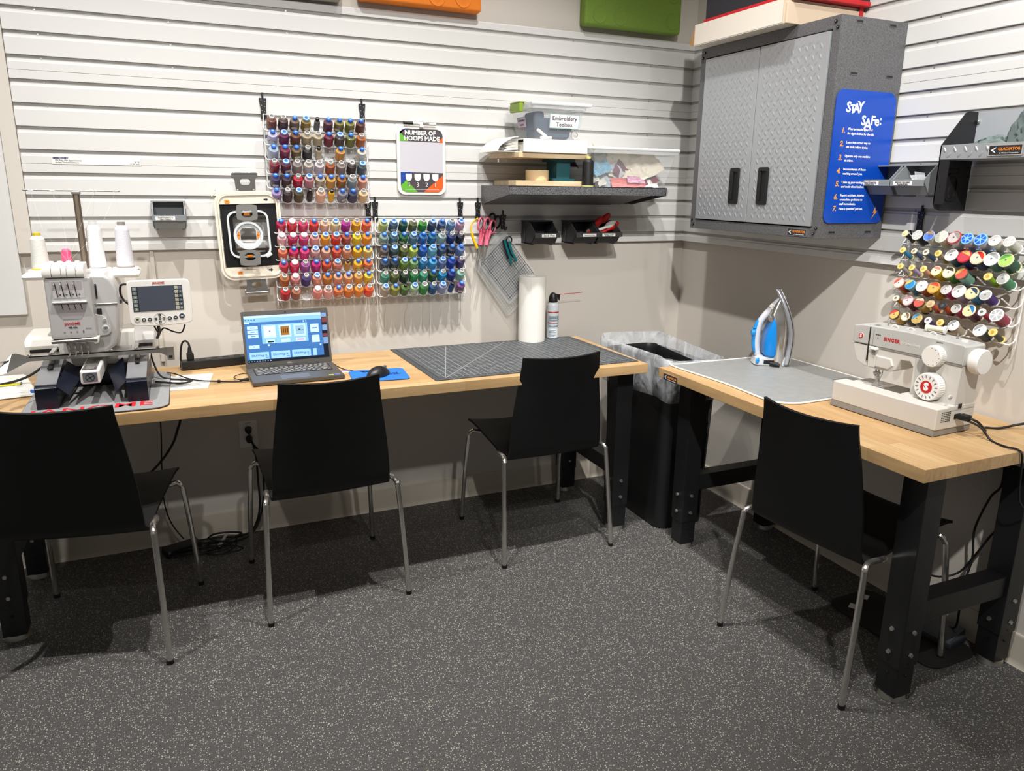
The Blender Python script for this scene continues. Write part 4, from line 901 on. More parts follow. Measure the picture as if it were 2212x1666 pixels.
for (x, zt, gx) in ((-2.476, 1.31, -2.48), (-2.560, 1.32, -2.54), (-2.648, 1.23, -2.66), (-2.724, 1.285, -2.72)):
    mb = MB(M_thr); mb.tube([(x, -.245, zt), (gx, -.262, 1.417), (gx - .05 if gx > -2.6 else gx + .03, -.35, 1.30), (-2.62, -.44, 1.205)], .00018, 4); local(em, mb.build('thread', em))
# control screen
sc_ = MB(M_white); SM = BACK(-2.3745, -.455, 1.068) @ Matrix.Rotation(.06, 4, 'Y')
sc_.prism([(-.093, .060), (-.090, .070), (-.082, .075), (.078, .075), (.089, .071), (.094, .060), (.094, -.052), (.090, -.066), (.078, -.072), (.02, -.0755), (-.02, -.0755), (-.078, -.072), (-.090, -.066), (-.094, -.052)], .016, SM @ T(0, 0, -.016), bev=.003, seg=3)
cs = local(em, sc_.build('control_screen', em))
mb = MB(mat('lcd_off', '4a4f5a', .25)); mb.prism([(-.080, .056), (.069, .056), (.069, -.026), (-.080, -.026)], .0006, SM @ T(0, 0, .0003), mat('lcd_frame', '2e3238', .3)); mb.prism([(-.062, .055), (.044, .055), (.044, -.025), (-.062, -.025)], .0004, SM @ T(0, 0, .0009)); local(em, mb.build('lcd', cs))
mk = mat('soft_key', '77837f', .5); mk2 = mat('soft_key_light', 'c9c7b4', .5)
for k in range(6):
    v = .0485 - k * .0134
    for (u, m_) in ((-.0715, mk), (.0505, mk2), (.0625, mat('soft_key_dark', '59636c', .5))):
        mb = MB(m_); mb.prism(rrect(.0125 if u < 0 else .010, .0105, .001, 2, u, v), .0005, SM @ T(0, 0, .001))
        if u > .05 and u < .06: ring_prism(mb, circ(.0036, 14, u, v), circ(.0029, 14, u, v), .0003, SM @ T(0, 0, .0016), M_caph)
        else: text(mb, (['=', '/', 'o', '?', '4', '9'] if u < 0 else ['↑', '↓', '←', '→', 'x', 'o'])[k] if u < 0 else ['I', 'I', '-', '-', 'x', 'o'][k], .009, SM @ T(u, v, .0013), M_paper)
        local(em, mb.build('soft_key', cs))
for (u, v, r, m_) in ((-.072, -.050, .0085, mk2), (-.053, -.0525, .0062, M_txt), (-.036, -.0525, .0062, M_txt), (.023, -.0515, .0062, M_txt), (.041, -.0505, .0062, M_txt), (.0605, -.0465, .0082, mat('button_blue', '2a3648', .4))):
    mb = MB(M_white); mb.lathe([(r * 1.12, 0), (r * 1.12, .001), (r, .0015)], 18, SM @ T(u, v, .0), M_mgrey); mb.prism(circ(r, 18, u, v), .0008, SM @ T(0, 0, .001), m_); mb.prism(rrect(r * .9, r * .6, .0008, 2, u, v), .0003, SM @ T(0, 0, .0018), M_mgrey if m_ is not mk2 else M_txt); local(em, mb.build('button', cs))
mb = MB(M_white); ring_prism(mb, circ(.0185, 28, -.006, -.0515), circ(.0178, 28, -.006, -.0515), .0006, SM @ T(0, 0, .0003), M_mgrey)
for (du, dv) in ((0, .0115), (0, -.0115), (-.0115, 0), (.0115, 0), (0, 0)): mb.prism(rrect(.0082, .0075, .0025 if (du or dv) else .0035, 3, -.006 + du, -.0515 + dv), .001, SM @ T(0, 0, .0005), M_txt); mb.prism(circ(.0014, 8, -.006 + du, -.0515 + dv), .0003, SM @ T(0, 0, .0016), M_mgrey)
local(em, mb.build('arrow_pad', cs))
mb = MB(M_red); fit_text(mb, 'JANOME', .036, SM @ T(.0, .0655, .0004), M_red, bold=.03); local(em, mb.build('lettering', cs))
mb = MB(M_steel); mb.cyl((-2.505, -.36, 1.075), (-2.46, -.44, 1.072), .004); mb.box(-2.508, -2.490, -.38, -.355, 1.060, 1.082, .003, m=M_grey); local(em, mb.build('screen_bracket', em))
for pts, r in (([(-2.462, -.44, 1.130), (-2.485, -.42, 1.125), (-2.490, -.41, 1.095), (-2.478, -.41, 1.07), (-2.455, -.43, 1.055)], .0034), ([(-2.400, -.455, .993), (-2.392, -.44, .970), (-2.386, -.42, .965), (-2.372, -.43, .980), (-2.345, -.44, .968), (-2.320, -.45, .966), (-2.308, -.455, .992)], .0026), ([(-2.388, -.44, .990), (-2.389, -.41, .962), (-2.40, -.33, .93)], .005)):
    mb = MB(M_rubber); mb.tube(pts, r, 8, sub=5); local(em, mb.build('screen_cable', em))
# thread cones standing on the tray
def big_cone(x, y, z, r, h, m, top, label, base=None, name='thread_cone', rt=.72):
    t = thing(name, label, 'thread spool', (x, y, z), group='large thread cones')
    mb = MB(m); mb.lathe([(r * .96, .004), (r, .008), (r * (rt + .1), h * .80), (r * rt, h * .86), (r * .5, h * .915), (r * .42, h * .92)], 28); mb.build('thread_winding', t)
    mb = MB(top); mb.lathe([(r * .42, h * .915), (r * .46, h * .94), (r * .46, h), (r * .38, h), (r * .36, h * .97), (0, h * .97)], 20, cap=False); mb.build('top_collar', t)
    mb = MB(base or top); mb.lathe([(r * 1.04, 0), (r * 1.04, .003), (r * .9, .005), (0, .005)], 24); mb.build('base_flange', t)
M_wthr = mat('white_thread', 'eeeeee', .4, bump=1., bscale=350); M_ylw = mat('yellow_plastic', 'e8cf3a', .4); M_pthr = mat('pink_thread', 'e85c86', .45, bump=1., bscale=350)
ZT = 1.1668
big_cone(-2.724, -.245, ZT, .026, .118, mat('cream_thread', 'e6e6de', .4, bump=1., bscale=300), M_ylw, 'white thread cone with yellow collar, left end of the machine tray')
big_cone(-2.648, -.245, ZT, .017, .070, M_pthr, M_frost, 'small pink thread spool on the embroidery machine tray')
big_cone(-2.560, -.245, ZT, .027, .155, M_wthr, M_frost, 'tall white thread cone just right of the bronze mast')
big_cone(-2.476, -.245, ZT, .027, .152, mat('lilac_white_thread', 'dedde4', .4, bump=1., bscale=350), mat('collar_grey', 'a09890', .5), 'large white thread cone at the right end of the machine tray')

# ============================================================ EMBROIDERY HOOPS on the wall
M_hoop = mat('hoop_ivory', 'e4dccb', .4); M_hoopw = mat('hoop_clear_white', 'd4dadc', .35)
def hoop_clip(t, M, flip=1, w=.088, h=.068):
    mb = MB(M_chrome)
    outer = [(-w * .5, 0), (w * .5, 0), (w * .5, -.012), (w * .42, -h * .35), (w * .40, -h), (-w * .40, -h), (-w * .42, -h * .35), (-w * .5, -.012)]
    def slot(z):
        hole = rrect(.036, .022, .0105, 5, 0, -h * .46); n = len(hole)
        # plate with an oval opening: ring between the hole and an outline sampled at the same angles
        out = []
        for (x, y) in hole:
            a = math.atan2(y + h * .5, x); best = 1e9
            for i in range(len(outer)):
                p, q = outer[i], outer[(i + 1) % len(outer)]; d = (math.cos(a), math.sin(a)); e = (q[0] - p[0], q[1] - p[1]); den = d[0] * e[1] - d[1] * e[0]
                if abs(den) < 1e-9: continue
                c0 = (p[0], p[1] + h * .5); tt = (c0[0] * e[1] - c0[1] * e[0]) / den; uu = (c0[0] * d[1] - c0[1] * d[0]) / den
                if tt > 0 and -1e-6 <= uu <= 1 + 1e-6: best = min(best, tt)
            out.append((best * math.cos(a), best * math.sin(a) - h * .5))
        ring_prism(mb, out, hole, .0022, M @ Matrix.Diagonal((1, flip, 1, 1)) @ T(0, 0, z), M_chrome)
    slot(0)
    for s in (-1, 1):
        mb.box(s * w * .5 - .003, s * w * .5 + .003, -.016, .002, -.008, .004, .001, M @ Matrix.Diagonal((1, flip, 1, 1)))
        mb.lathe([(.0045, 0), (.0045, .002), (.003, .0035), (0, .004)], 12, M @ Matrix.Diagonal((1, flip, 1, 1)) @ T(s * w * .33, -h + .006, .0022), M_zinc)
    mb.box(-w * .5, w * .5, -.004, .004, -.004, .003, .001, M @ Matrix.Diagonal((1, flip, 1, 1)))
    local(t, mb.build('mounting_clip', t))
hp = thing('embroidery_hoop', 'large ivory rounded-rectangle embroidery hoop frame hanging left of the thread racks', 'embroidery hoop', (-2.050, -.045, 1.255), group='embroidery hoops hanging on the wall')
H0 = BACK(-2.050, -.040, 1.255) @ Matrix.Rotation(.028, 4, 'Z')
mb = MB(M_hoop); ring_prism(mb, rrect(.238, .335, .048, 7), rrect(.220, .317, .040, 7), .016, H0); ring_prism(mb, rrect(.218, .315, .040, 7), rrect(.206, .303, .034, 7), .019, H0); local(hp, mb.build('outer_ring', hp))
for v0, v1 in ((.120, .152), (-.152, -.118)):
    mb = MB(M_hoop); mb.prism(rrect(.208, v1 - v0, .006, 4, 0, (v0 + v1) / 2), .003, H0 @ T(0, 0, .012)); local(hp, mb.build('cross_bar', hp))
mb = MB(M_txt)
for v, u in ((.1345, .068), (-.134, .062)): mb.raw([(u - .008, v - .003, 0), (u, v - .003, 0), (u, v - .007, 0), (u + .009, v, 0), (u, v + .007, 0), (u, v + .003, 0), (u - .008, v + .003, 0)], [(0, 1, 5, 6), (2, 3, 4)], H0 @ T(0, 0, .0156), M_txt)
mb.prism(rrect(.018, .013, .001, 2, -.072, .130), .0004, H0 @ T(0, 0, .0155), M_orange); mb.prism(rrect(.018, .012, .001, 2, -.052, -.140), .0004, H0 @ T(0, 0, .0155), M_orange); text(mb, '-M', .011, H0 @ T(-.052, -.140, .0158), M_txt); text(mb, '+', .011, H0 @ T(-.072, .130, .0158), M_txt)
local(hp, mb.build('print_marks', hp))
hoop_clip(hp, H0 @ T(0, .232, .010)); hoop_clip(hp, H0 @ T(.004, -.222, .010), -1)
mb = MB(M_hoop); mb.box(-.012, .012, -.006, .006, 0, .012, .002, H0 @ T(-.118, .160, .006) @ Matrix.Rotation(.7, 4, 'Z')); mb.cyl(H0 @ Vector((-.128, .150, .012)), H0 @ Vector((-.108, .172, .012)), .002, m=M_steel); local(hp, mb.build('tension_screw', hp))
h4 = thing('hoop_insert', 'black card sheet held inside the largest hoop on the wall', 'hoop insert', (-2.045, -.03, 1.255))
mb = MB(M_blackp); ring_prism(mb, rrect(.200, .262, .02, 5, .0, .002), rrect(.124, .140, .012, 5, .004, .006), .0012, H0 @ T(.0, 0, .004)); local(h4, mb.build('black_sheet', h4))
hp2 = thing('embroidery_hoop', 'medium pale rectangular embroidery hoop hanging inside the large ivory one', 'embroidery hoop', (-2.052, -.05, 1.262), group='embroidery hoops hanging on the wall')
H2 = BACK(-2.0555, -.060, 1.262) @ Matrix.Rotation(.03, 4, 'Z'); mb = MB(M_hoopw); ring_prism(mb, rrect(.150, .176, .032, 6), rrect(.136, .162, .026, 6), .014, H2); local(hp2, mb.build('outer_ring', hp2))
mb = MB(M_hoopw); mb.box(-.012, .012, -.006, .006, 0, .012, .002, H2 @ T(.064, -.082, .006) @ Matrix.Rotation(.5, 4, 'Z')); local(hp2, mb.build('tension_screw', hp2))
hp3 = thing('embroidery_hoop', 'small round embroidery hoop with square opening, innermost of the hanging hoops', 'embroidery hoop', (-2.058, -.07, 1.256), group='embroidery hoops hanging on the wall')
H3 = BACK(-2.060, -.075, 1.258); n_ = 32; sq = []
for k in range(n_):
    a = 2 * PI * k / n_; q = 1 / max(abs(math.cos(a)), abs(math.sin(a))); sq.append((.0285 * min(q, 1.2) * math.cos(a), .0285 * min(q, 1.2) * math.sin(a)))
mb = MB(M_hoopw); ring_prism(mb, circ(.053, n_), circ(.045, n_), .014, H3); local(hp3, mb.build('outer_ring', hp3))
mb = MB(M_hoopw); ring_prism(mb, circ(.0445, n_), sq, .003, H3 @ T(0, 0, .005))
for s in (-1, 1): mb.prism([(s * .031, .016), (s * .038, .012), (s * .041, 0), (s * .038, -.012), (s * .031, -.016)][::s], .0004, H3 @ T(0, 0, .0083), M_orange); text(mb, 'M', .009, H3 @ T(s * .036, 0, .0087), M_txt)
local(hp3, mb.build('inner_plate', hp3))
for s, v in ((1, .082), (-1, -.080)):
    mb = MB(M_steel); ring_prism(mb, [(.036 * x, v + s * y) for x, y in ((1, -.022), (1.05, -.01), (1.05, .01), (1, .03), (.5, .034), (-.5, .034), (-1, .03), (-1.05, .01), (-1.05, -.01), (-1, -.022), (-.4, -.026), (.4, -.026))][::s],
               [(.018 * x, v + s * y) for x, y in ((1, -.008), (1.1, -.003), (1.1, .003), (1, .008), (.5, .014), (-.5, .014), (-1, .008), (-1.1, .003), (-1.1, -.003), (-1, -.008), (-.5, -.014), (.5, -.014))][::s], .002, H3 @ T(0, 0, .0145))
    mb.prism(rrect(.022, .010, .001, 2, 0, v - s * .002), .0005, H3 @ T(0, 0, .004), M_orange); local(hp3, mb.build('mounting_clip', hp3))

# ============================================================ COUNTER BOARD AND PRICE STRIP
wb = thing('whiteboard', 'small white dry-erase board with a coloured header above the blue thread rack', 'whiteboard', (-1.349, -.004, 1.552))
W = BACK(-1.349, -.003, 1.552); mb = MB(M_white); mb.prism(rrect(.210, .276, .030, 7), .008, W, bev=.002); local(wb, mb.build('frame', wb))
W2 = W @ T(0, 0, .0082); mb = MB(mat('dry_erase_lilac', 'cdcad2', .3)); mb.prism(rrect(.184, .254, .024, 6), .0004, W2)
rg, rb, ro, rk = mat('print_green', '62b32e', .5), mat('print_blue', '14419c', .5), mat('print_orange', 'e0601c', .5), mat('print_grey', '4a4347', .5)
mb.prism([(-.092, .077), (.092, .075), (.092, .103), (.085, .119), (.068, .127), (-.068, .127), (-.085, .119), (-.092, .103)], .0003, W2 @ T(0, 0, .0005), rk)
mb.prism([(-.092, .077), (-.055, .0765), (-.092, .112)], .0003, W2 @ T(0, 0, .0009), rg); mb.prism([(-.092, .103), (-.092, .113), (-.060, .127), (-.068, .127), (-.085, .119)], .0003, W2 @ T(0, 0, .0010), rb)
mb.prism([(.092, .075), (.092, .096), (.070, .0753)], .0003, W2 @ T(0, 0, .0009), ro)
mb.prism([(-.092, -.046), (.092, -.048), (.092, -.103), (.085, -.119), (.068, -.127), (-.068, -.127), (-.085, -.119), (-.092, -.103)], .0003, W2 @ T(0, 0, .0005), rk)
mb.prism([(-.092, -.046), (-.040, -.0464), (-.092, -.098)], .0003, W2 @ T(0, 0, .0009), rb); mb.prism([(-.092, -.103), (-.092, -.1), (-.068, -.078), (-.020, -.127), (-.068, -.127), (-.085, -.119)], .0003, W2 @ T(0, 0, .0010), rg)
mb.prism([(.092, -.056), (.092, -.103), (.085, -.119), (.068, -.127), (.006, -.127)], .0003, W2 @ T(0, 0, .0009), ro); local(wb, mb.build('printed_sheet', wb))
mb = MB(mw); fit_text(mb, 'NUMBER OF', .132, W2 @ T(-.005, .110, .0012), mw, bold=.035); fit_text(mb, 'HOOPS MADE', .152, W2 @ T(.002, .088, .0012), mw, bold=.035)
for k, dgt in enumerate('4321'):
    u = -.058 + k * .0385; text(mb, dgt, .028, W2 @ T(u, -.0975, .0012), rk, bold=.0009); text(mb, dgt, .026, W2 @ T(u, -.0975, .0014), mw); text(mb, dgt, .026, W2 @ T(u, -.0975, .0016), rk, bold=-.0011)
    mb.prism([(u - .0135, -.053), (u + .0135, -.053), (u + .0135, -.070), (u + .008, -.080), (u, -.083), (u - .008, -.080), (u - .0135, -.070)], .0006, W2 @ T(0, 0, .0010), mw)
fit_text(mb, 'PLEASE MARK WHEN PRINTED NEW HOOP USING HOOP PALLETTES', .145, W2 @ T(0, -.1165, .0012), mw); local(wb, mb.build('lettering', wb))
t = thing('marker_pen', 'white dry-erase marker with black cap clipped on top of the small board', 'marker', (-1.352, -.014, 1.700))
mb = MB(M_white); mb.cyl((-1.385, -.014, 1.700), (-1.287, -.014, 1.699), .006, .0055, 14); mb.box(-1.358, -1.340, -.020, -.006, 1.684, 1.700, .002); local(t, mb.build('barrel', t))
mb = MB(M_blackp); mb.cyl((-1.425, -.014, 1.7005), (-1.384, -.014, 1.700), .0065, seg=14, bev=.001); local(t, mb.build('cap', t))
mb = MB(M_txt); fit_text(mb, 'EXPO', .026, BACK(-1.33, -.0206, 1.700), M_txt, bold=.02); local(t, mb.build('lettering', t))
t = thing('price_strip', 'long white paper strip with embroidery prices on the upper left slats', 'label', (-2.544, -.001, 1.52))
P_ = BACK(-2.544, -.0012, 1.5195); mb = MB(M_paper); mb.box(-.139, .139, -.0125, .0125, 0, .0006, M=P_); local(t, mb.build('paper', t))
mb = MB(M_txt); text(mb, 'EMBROIDERY', .0080, P_ @ T(-.136, .0075, .0006), mat('print_navy', '1c2c70', .6), align='LEFT', bold=.0003)
for s_, u, v, al in (('Flat Rate (Per Appointment)', -.129, .0005, 'LEFT'), ('Hoop (Thread/Stabilizer)', -.129, -.0065, 'LEFT'), ('$1.25', .135, -.0005, 'RIGHT'), ('$1.00 each', .135, -.0075, 'RIGHT')): text(mb, s_, .0070, P_ @ T(u, v, .0006), M_txt, align=al)
local(t, mb.build('lettering', t))

# ============================================================ LAPTOP AND BENCH THINGS
lp = thing('laptop', 'open dark grey laptop showing a blue design program on the long bench', 'laptop', (-2.112, -.494, TT), math.radians(1.6))
M_lap = mat('laptop_grey', '57544f', .42, .3); M_key = mat('key_dark', '4a4846', .45)
mb = MB(M_lap); mb.prism([(0, 0), (.318, 0), (.318, .222), (0, .222)], .015, T(0, 0, .002), bev=.003); mb.box(.02, .298, .01, .2, 0, .003, m=M_rubber); mb.build('base', lp)
kb = MB(M_rubber); kb.box(.022, .296, .098, .208, .0168, .0174); kbo = kb.build('keyboard', lp); kbo
keys = []
for r_ in range(6):
    y = .192 - r_ * .0178; x = .024
    wds = [.0175] * 14 + [.02] if r_ else [.0178] * 15
    if r_ == 5: wds = [.024, .018, .018, .018, .098, .018, .018, .022, .018, .018]
    if r_ == 4: wds = [.036] + [.0178] * 10 + [.052]
    if r_ == 3: wds = [.030] + [.0178] * 11 + [.040]
    if r_ == 2: wds = [.024] + [.0178] * 12 + [.026]
    tot = sum(wds); sc0 = .270 / tot
    for w_ in wds:
        ww = w_ * sc0; keys.append((x, ww, y, .0155 if r_ else .011)); x += ww
kk = MB(M_key)
for (x, ww, y, hh) in keys: kk.box(x + .0008, x + ww - .0008, y, y + hh - .001, .0174, .0190, .0006, m=M_key)
for (x, ww, y, hh) in keys: kk.prism([(x + ww * .25, y + hh * .35), (x + ww * .75, y + hh * .35), (x + ww * .75, y + hh * .62), (x + ww * .25, y + hh * .62)], .0002, T(0, 0, .0190), mat('key_mark', 'b8b2a6', .5))  # pale mark in the middle of each key
ko = kk.build('keys', lp); ko['kind'] = 'stuff'
mb = MB(mat('touchpad', '6a6763', .3, .3)); mb.prism(rrect(.100, .058, .003, 3, .150, .045), .0004, T(0, 0, .0171)); mb.build('touchpad', lp)
mb = MB(mat('sticker_green', '9fd04c', .5)); mb.prism(rrect(.018, .009, .001, 2, .272, .014), .0003, T(0, 0, .0171)); mb.build('green_sticker', lp)
mb = MB(mat('sticker_blue', '5a78c8', .5)); mb.prism(rrect(.018, .009, .001, 2, .294, .015), .0003, T(0, 0, .0171)); mb.build('blue_sticker', lp)
LM = T(0, .221, .0165) @ Matrix.Rotation(math.radians(90 - 12), 4, 'X')     # lid: u right, v up, normal towards the user
mb = MB(M_lap); mb.prism(rrect(.318, .212, .006, 4, .159, .106), .006, LM @ T(0, 0, -.006), bev=.001); lid = mb.build('lid', lp)
mb = MB(M_rubber); mb.cyl((.05, .221, .0165), (.268, .221, .0165), .0055); mb.build('hinge', lp)
mb = MB(M_lap); mb.prism(circ(.003, 12, .159, .2035), .0005, LM, M_rubber); fit_text(mb, 'DELL', .017, LM @ T(.159, .011, 0), mat('logo_silver', 'c8c4bc', .3, .5), bold=.03); mb.build('lettering', lid)
def em_(n, c, e=.55): return mat('screen_' + n, c, .3, emit=e)
SB, SL, SD, SW, SK = em_('blue', '33629c'), em_('light', '74a6e0'), em_('deep', '23508c'), em_('white', 'a4ccf8'), em_('black', '0a1220', .3)
mb = MB(SB)
def q(u0, v0, u1, v1, m, lv=0): mb.quad([(u0, v0, lv), (u1, v0, lv), (u1, v1, lv), (u0, v1, lv)], m, LM @ T(.0085 + 0, .0205, .0006) @ Matrix.Diagonal((.301, .174, .00012, 1)))
q(0, 0, 1, 1, SK); q(0, .055, .935, 1, SB, 1); q(0, .86, .935, 1, SL, 2); q(0, .95, .935, 1, SW, 3); q(0, .835, .06, .865, SW, 3)
for k in range(4): q(.01 + .035 * k, .90, .025 + .035 * k, .925, SD, 4)
for k, v in enumerate((.71, .62, .53)): q(.03, v, .155, v + .07, SW, 2); q(.065, v + .028, .12, v + .042, SD, 3)
q(.03, .30, .155, .37, SW, 2); q(.08, .33, .11, .345, SD, 3)
q(.195, .39, .755, .80, SL, 2); q(.19, .815, .24, .82, SD, 2); q(.705, .815, .72, .845, SW, 2); q(.735, .815, .75, .845, SL, 2)
for u, c_ in ((.22, em_('pale', 'b4d4f8')), (.405, em_('brown', '8a5c20')), (.585, em_('sage', '7ca0b8'))):
    q(u, .51, u + .145, .775, SW, 3); q(u + (.02 if u > .3 else .005), .55, u + (.125 if u > .3 else .14), .745 if u > .3 else .77, c_, 4)
q(.285, .64, .30, .665, SD, 5); q(.59 + .02, .635, .59 + .115, .645, em_('bird', '304848'), 5); q(.64, .64, .665, .67, em_('bird', '304848'), 5)
for k in range(4): q(.43 + .025 * k, .60, .44 + .025 * k, .70, em_('stripe', '3c2410'), 5)
q(.24, .395, .345, .47, SW, 3); q(.26, .41, .335, .44, SK, 4); q(.42, .395, .53, .47, SW, 3); q(.60, .40, .72, .475, SW, 3); q(.615, .415, .705, .455, em_('mauve', 'b48cc8'), 4)
q(.79, .57, .895, .755, SW, 2); q(.81, .655, .875, .675, SD, 3); q(.80, .35, .895, .51, SW, 2); q(.19, .352, .34, .356, SD, 3); q(.255, .335, .28, .372, SW, 4); q(.89, .27, .91, .31, SW, 3)
for u in (.03, .285, .54): q(u, .06, u + .23, .215, em_('tile', '86b4e8'), 2)
q(.80, .06, .845, .215, em_('tile', '86b4e8'), 2)
for u, v, h_, c_ in ((.94, .90, .09, 'wall1'), (.94, .78, .10, 'red'), (.94, .60, .12, 'wall1'), (.94, .47, .06, 'red'), (.94, .30, .15, 'wall1')): q(u, v, 1, v + h_, em_(c_, {'wall1': '6c88b4', 'red': '6c3438'}[c_], .4), 2)
for k in range(9): q(.012 + .032 * k, .015, .024 + .032 * k, .035, SW if k in (0, 8) else em_('taskicon', '68809c', .5), 2)
so = mb.build('screen', lid)
mb = MB(SD)
SF = LM @ T(.0085, .0205, .0012)
for u in (.03, .285, .54): fit_text(mb, 'DRAWings X', .055, SF @ T(.301 * (u + .115), .174 * .145, 0), SD); fit_text(mb, 'PRO', .010, SF @ T(.301 * (u + .205), .174 * .095, 0), SD)
mb.build('screen_lettering', lid)

mp = thing('mouse_pad', 'blue rounded mouse pad right of the laptop', 'mouse pad', (-1.665, -.475, TT + .0003))
M_mp = mat('pad_blue', '1f6cc8', .8); mb = MB(M_rubber); PP = T(-1.668, -.478, TT + .0003) @ Matrix.Rotation(-.09, 4, 'Z')
mb.prism(rrect(.206, .176, .022, 5), .002, PP, M_rubber); mb.prism(rrect(.206, .176, .022, 5), .001, PP @ T(0, 0, .002), M_mp); local(mp, mb.build('pad', mp))
mb = MB(M_txt); fit_text(mb, 'SPACE', .055, PP @ T(.045, .012, .0031), mat('print_dark_blue', '123a78', .7), bold=.02); fit_text(mb, 'ACADEMY', .075, PP @ T(.045, -.006, .0031), mat('print_dark_blue', '123a78', .7), bold=.02)
mb.prism(circ(.012, 12, -.045, -.035), .0003, PP @ T(0, 0, .003), mat('print_dark_blue', '123a78', .7)); local(mp, mb.build('lettering', mp))
ms = thing('computer_mouse', 'black computer mouse on the blue mouse pad', 'mouse', (-1.672, -.492, TT + .0035)); ms.rotation_euler = (0, 0, -.95)
b = bmesh.new(); bmesh.ops.create_uvsphere(b, u_segments=24, v_segments=14, radius=1)
for v in b.verts:
    p = v.co; v.co = Vector((p.x * .031 * (1 - .12 * p.y), p.y * .054, max(p.z, -.05) * (.034 if p.y < .2 else .034 - .010 * (p.y - .2)) + .002))
mb = MB(M_blackp); mb.merge(b); mb.build('shell', ms); mb = MB(M_grey); mb.cyl((-.003, .035, .026), (.003, .035, .026), .007); mb.build('wheel', ms)
t = thing('mouse_cable', 'thin black mouse cable running behind the laptop', 'cable', (-1.75, -.36, TT)); mb = MB(M_rubber); mb.tube([(-1.704, -.455, TT + .012), (-1.725, -.40, TT + .0025), (-1.765, -.355, TT + .0025), (-1.785, -.29, TT + .0025), (-1.80, -.20, TT + .0025), (-1.86, -.13, TT + .0025)], .0016, 6, sub=6); local(t, mb.build('cord', t))
t = thing('card_strip', 'purple and white printed card strip beside the laptop', 'card', (-1.79, -.375, TT + .001)); mb = MB(M_paper); Q = T(-1.775, -.372, TT + .0005) @ Matrix.Rotation(.12, 4, 'Z')
mb.box(-.05, .022, -.014, .0, 0, .0006, M=Q); mb.box(-.05, .022, .0, .014, 0, .0006, M=Q, m=mat('card_purple', '7c5cb8', .6)); local(t, mb.build('card', t))
cm = thing('cutting_mat', 'large dark grey gridded cutting mat on the long bench', 'cutting mat', (-1.075, -.34, TT))
def bil(u, v): 
    A, B_, C_, D_ = Vector((-1.496, -.637)), Vector((-.628, -.622)), Vector((-.655, -.060)), Vector((-1.520, -.060)); p = (A * (1 - u) + B_ * u) * (1 - v) + (D_ * (1 - u) + C_ * u) * v; return (p.x, p.y)
mb = MB(mat('cutting_mat_grey', '414548', .5, bump=.1, bscale=500)); mb.prism([bil(0, 0), bil(1, 0), bil(1, 1), bil(0, 1)], .003, T(0, 0, TT + .0003)); local(cm, mb.build('mat_sheet', cm))
M_line = mat('mat_line', 'a8abab', .7); mb = MB(M_line)
def ln(u0, v0, u1, v1, w_=.0006, m=None):
    a, b_ = Vector(bil(u0, v0)), Vector(bil(u1, v1)); d = (b_ - a).normalized(); n_ = Vector((-d.y, d.x)) * w_; z = TT + .0035
    mb.quad([(a.x - n_.x, a.y - n_.y, z), (b_.x - n_.x, b_.y - n_.y, z), (b_.x + n_.x, b_.y + n_.y, z), (a.x + n_.x, a.y + n_.y, z)], m)
for k in range(36): u = .025 + .95 * k / 35; ln(u, .035, u, .965, .0011 if k % 6 == 0 else .0007)
for k in range(24): v = .035 + .93 * k / 23; ln(.025, v, .975, v, .0011 if k % 6 == 0 else .0007)
for e in ((.025, .035, .975, .035), (.025, .965, .975, .965), (.025, .035, .025, .965), (.975, .035, .975, .965)): ln(*e, .0010)
ln(.05, .04, .60, .96, .0013); ln(.05, .04, .28, .96, .0013)
for k in range(140): u = .025 + .95 * k / 139; ln(u, .016, u, .030, .0003); ln(u, .97, u, .984, .0003)
for k in range(36): u = .025 + .95 * k / 35; text(mb, str(k), .006, T(*bil(u, .010), TT + .0034), M_line)
local(cm, mb.build('grid_lines', cm))
pr_ = thing('paper_towel_roll', 'tall white paper roll standing on the cutting mat', 'paper roll', (-.866, -.090, TT + .0038))
mb = MB(mat('towel_paper', 'ece8e0', .9, bump=.4, bscale=150)); mb.lathe([(.0605, 0), (.0615, .004), (.0615, .292), (.060, .296), (.022, .296), (.021, .28), (.021, .0)], 40); mb.build('paper_roll', pr_)
mb = MB(mat('towel_paper', 'ece8e0', .9)); mb.raw([(.0, -.0622, 0), (-.03, -.0545, 0), (-.03, -.0545, .296), (0, -.0622, .296), (0, -.0628, 0), (-.03, -.0551, 0), (-.03, -.0551, .296), (0, -.0628, .296)], [(0, 1, 2, 3), (4, 5, 6, 7), (0, 1, 5, 4), (1, 2, 6, 5), (2, 3, 7, 6), (3, 0, 4, 7)]); mb.build('loose_edge', pr_)
cn = thing('air_duster_can', 'aerosol duster can with black trigger cap and thin red straw', 'spray can', (-.742, -.055, TT + .0038))
mb = MB(M_white); mb.lathe([(.026, 0), (.0275, .003), (.0275, .150), (.026, .158), (.018, .166), (.016, .168)], 28, m=mat('can_white', 'dfe4e8', .25)); mb.build('can_body', cn)
mb = MB(mat('can_print', '9fb0bc', .5))
def wrap(z0, z1, a0, a1, m):
    n = 10; R_ = .0277; vs = []
    for z in (z0, z1): vs += [(R_ * math.cos(a0 + (a1 - a0) * k / n), R_ * math.sin(a0 + (a1 - a0) * k / n), z) for k in range(n + 1)]
    mb.raw(vs, [(k, k + 1, n + 2 + k, n + 1 + k) for k in range(n)], None, m)
wrap(.045, .105, 3.4, 6.1, mat('can_print', '9fb0bc', .5)); wrap(.118, .124, 3.3, 6.0, M_red); wrap(.070, .074, 3.3, 5.0, M_red)
for k in range(12): wrap(.048 + .0045 * k, .0500 + .0045 * k, 3.6, 5.2 + .3 * (k % 3), M_txt if k % 3 else M_white)
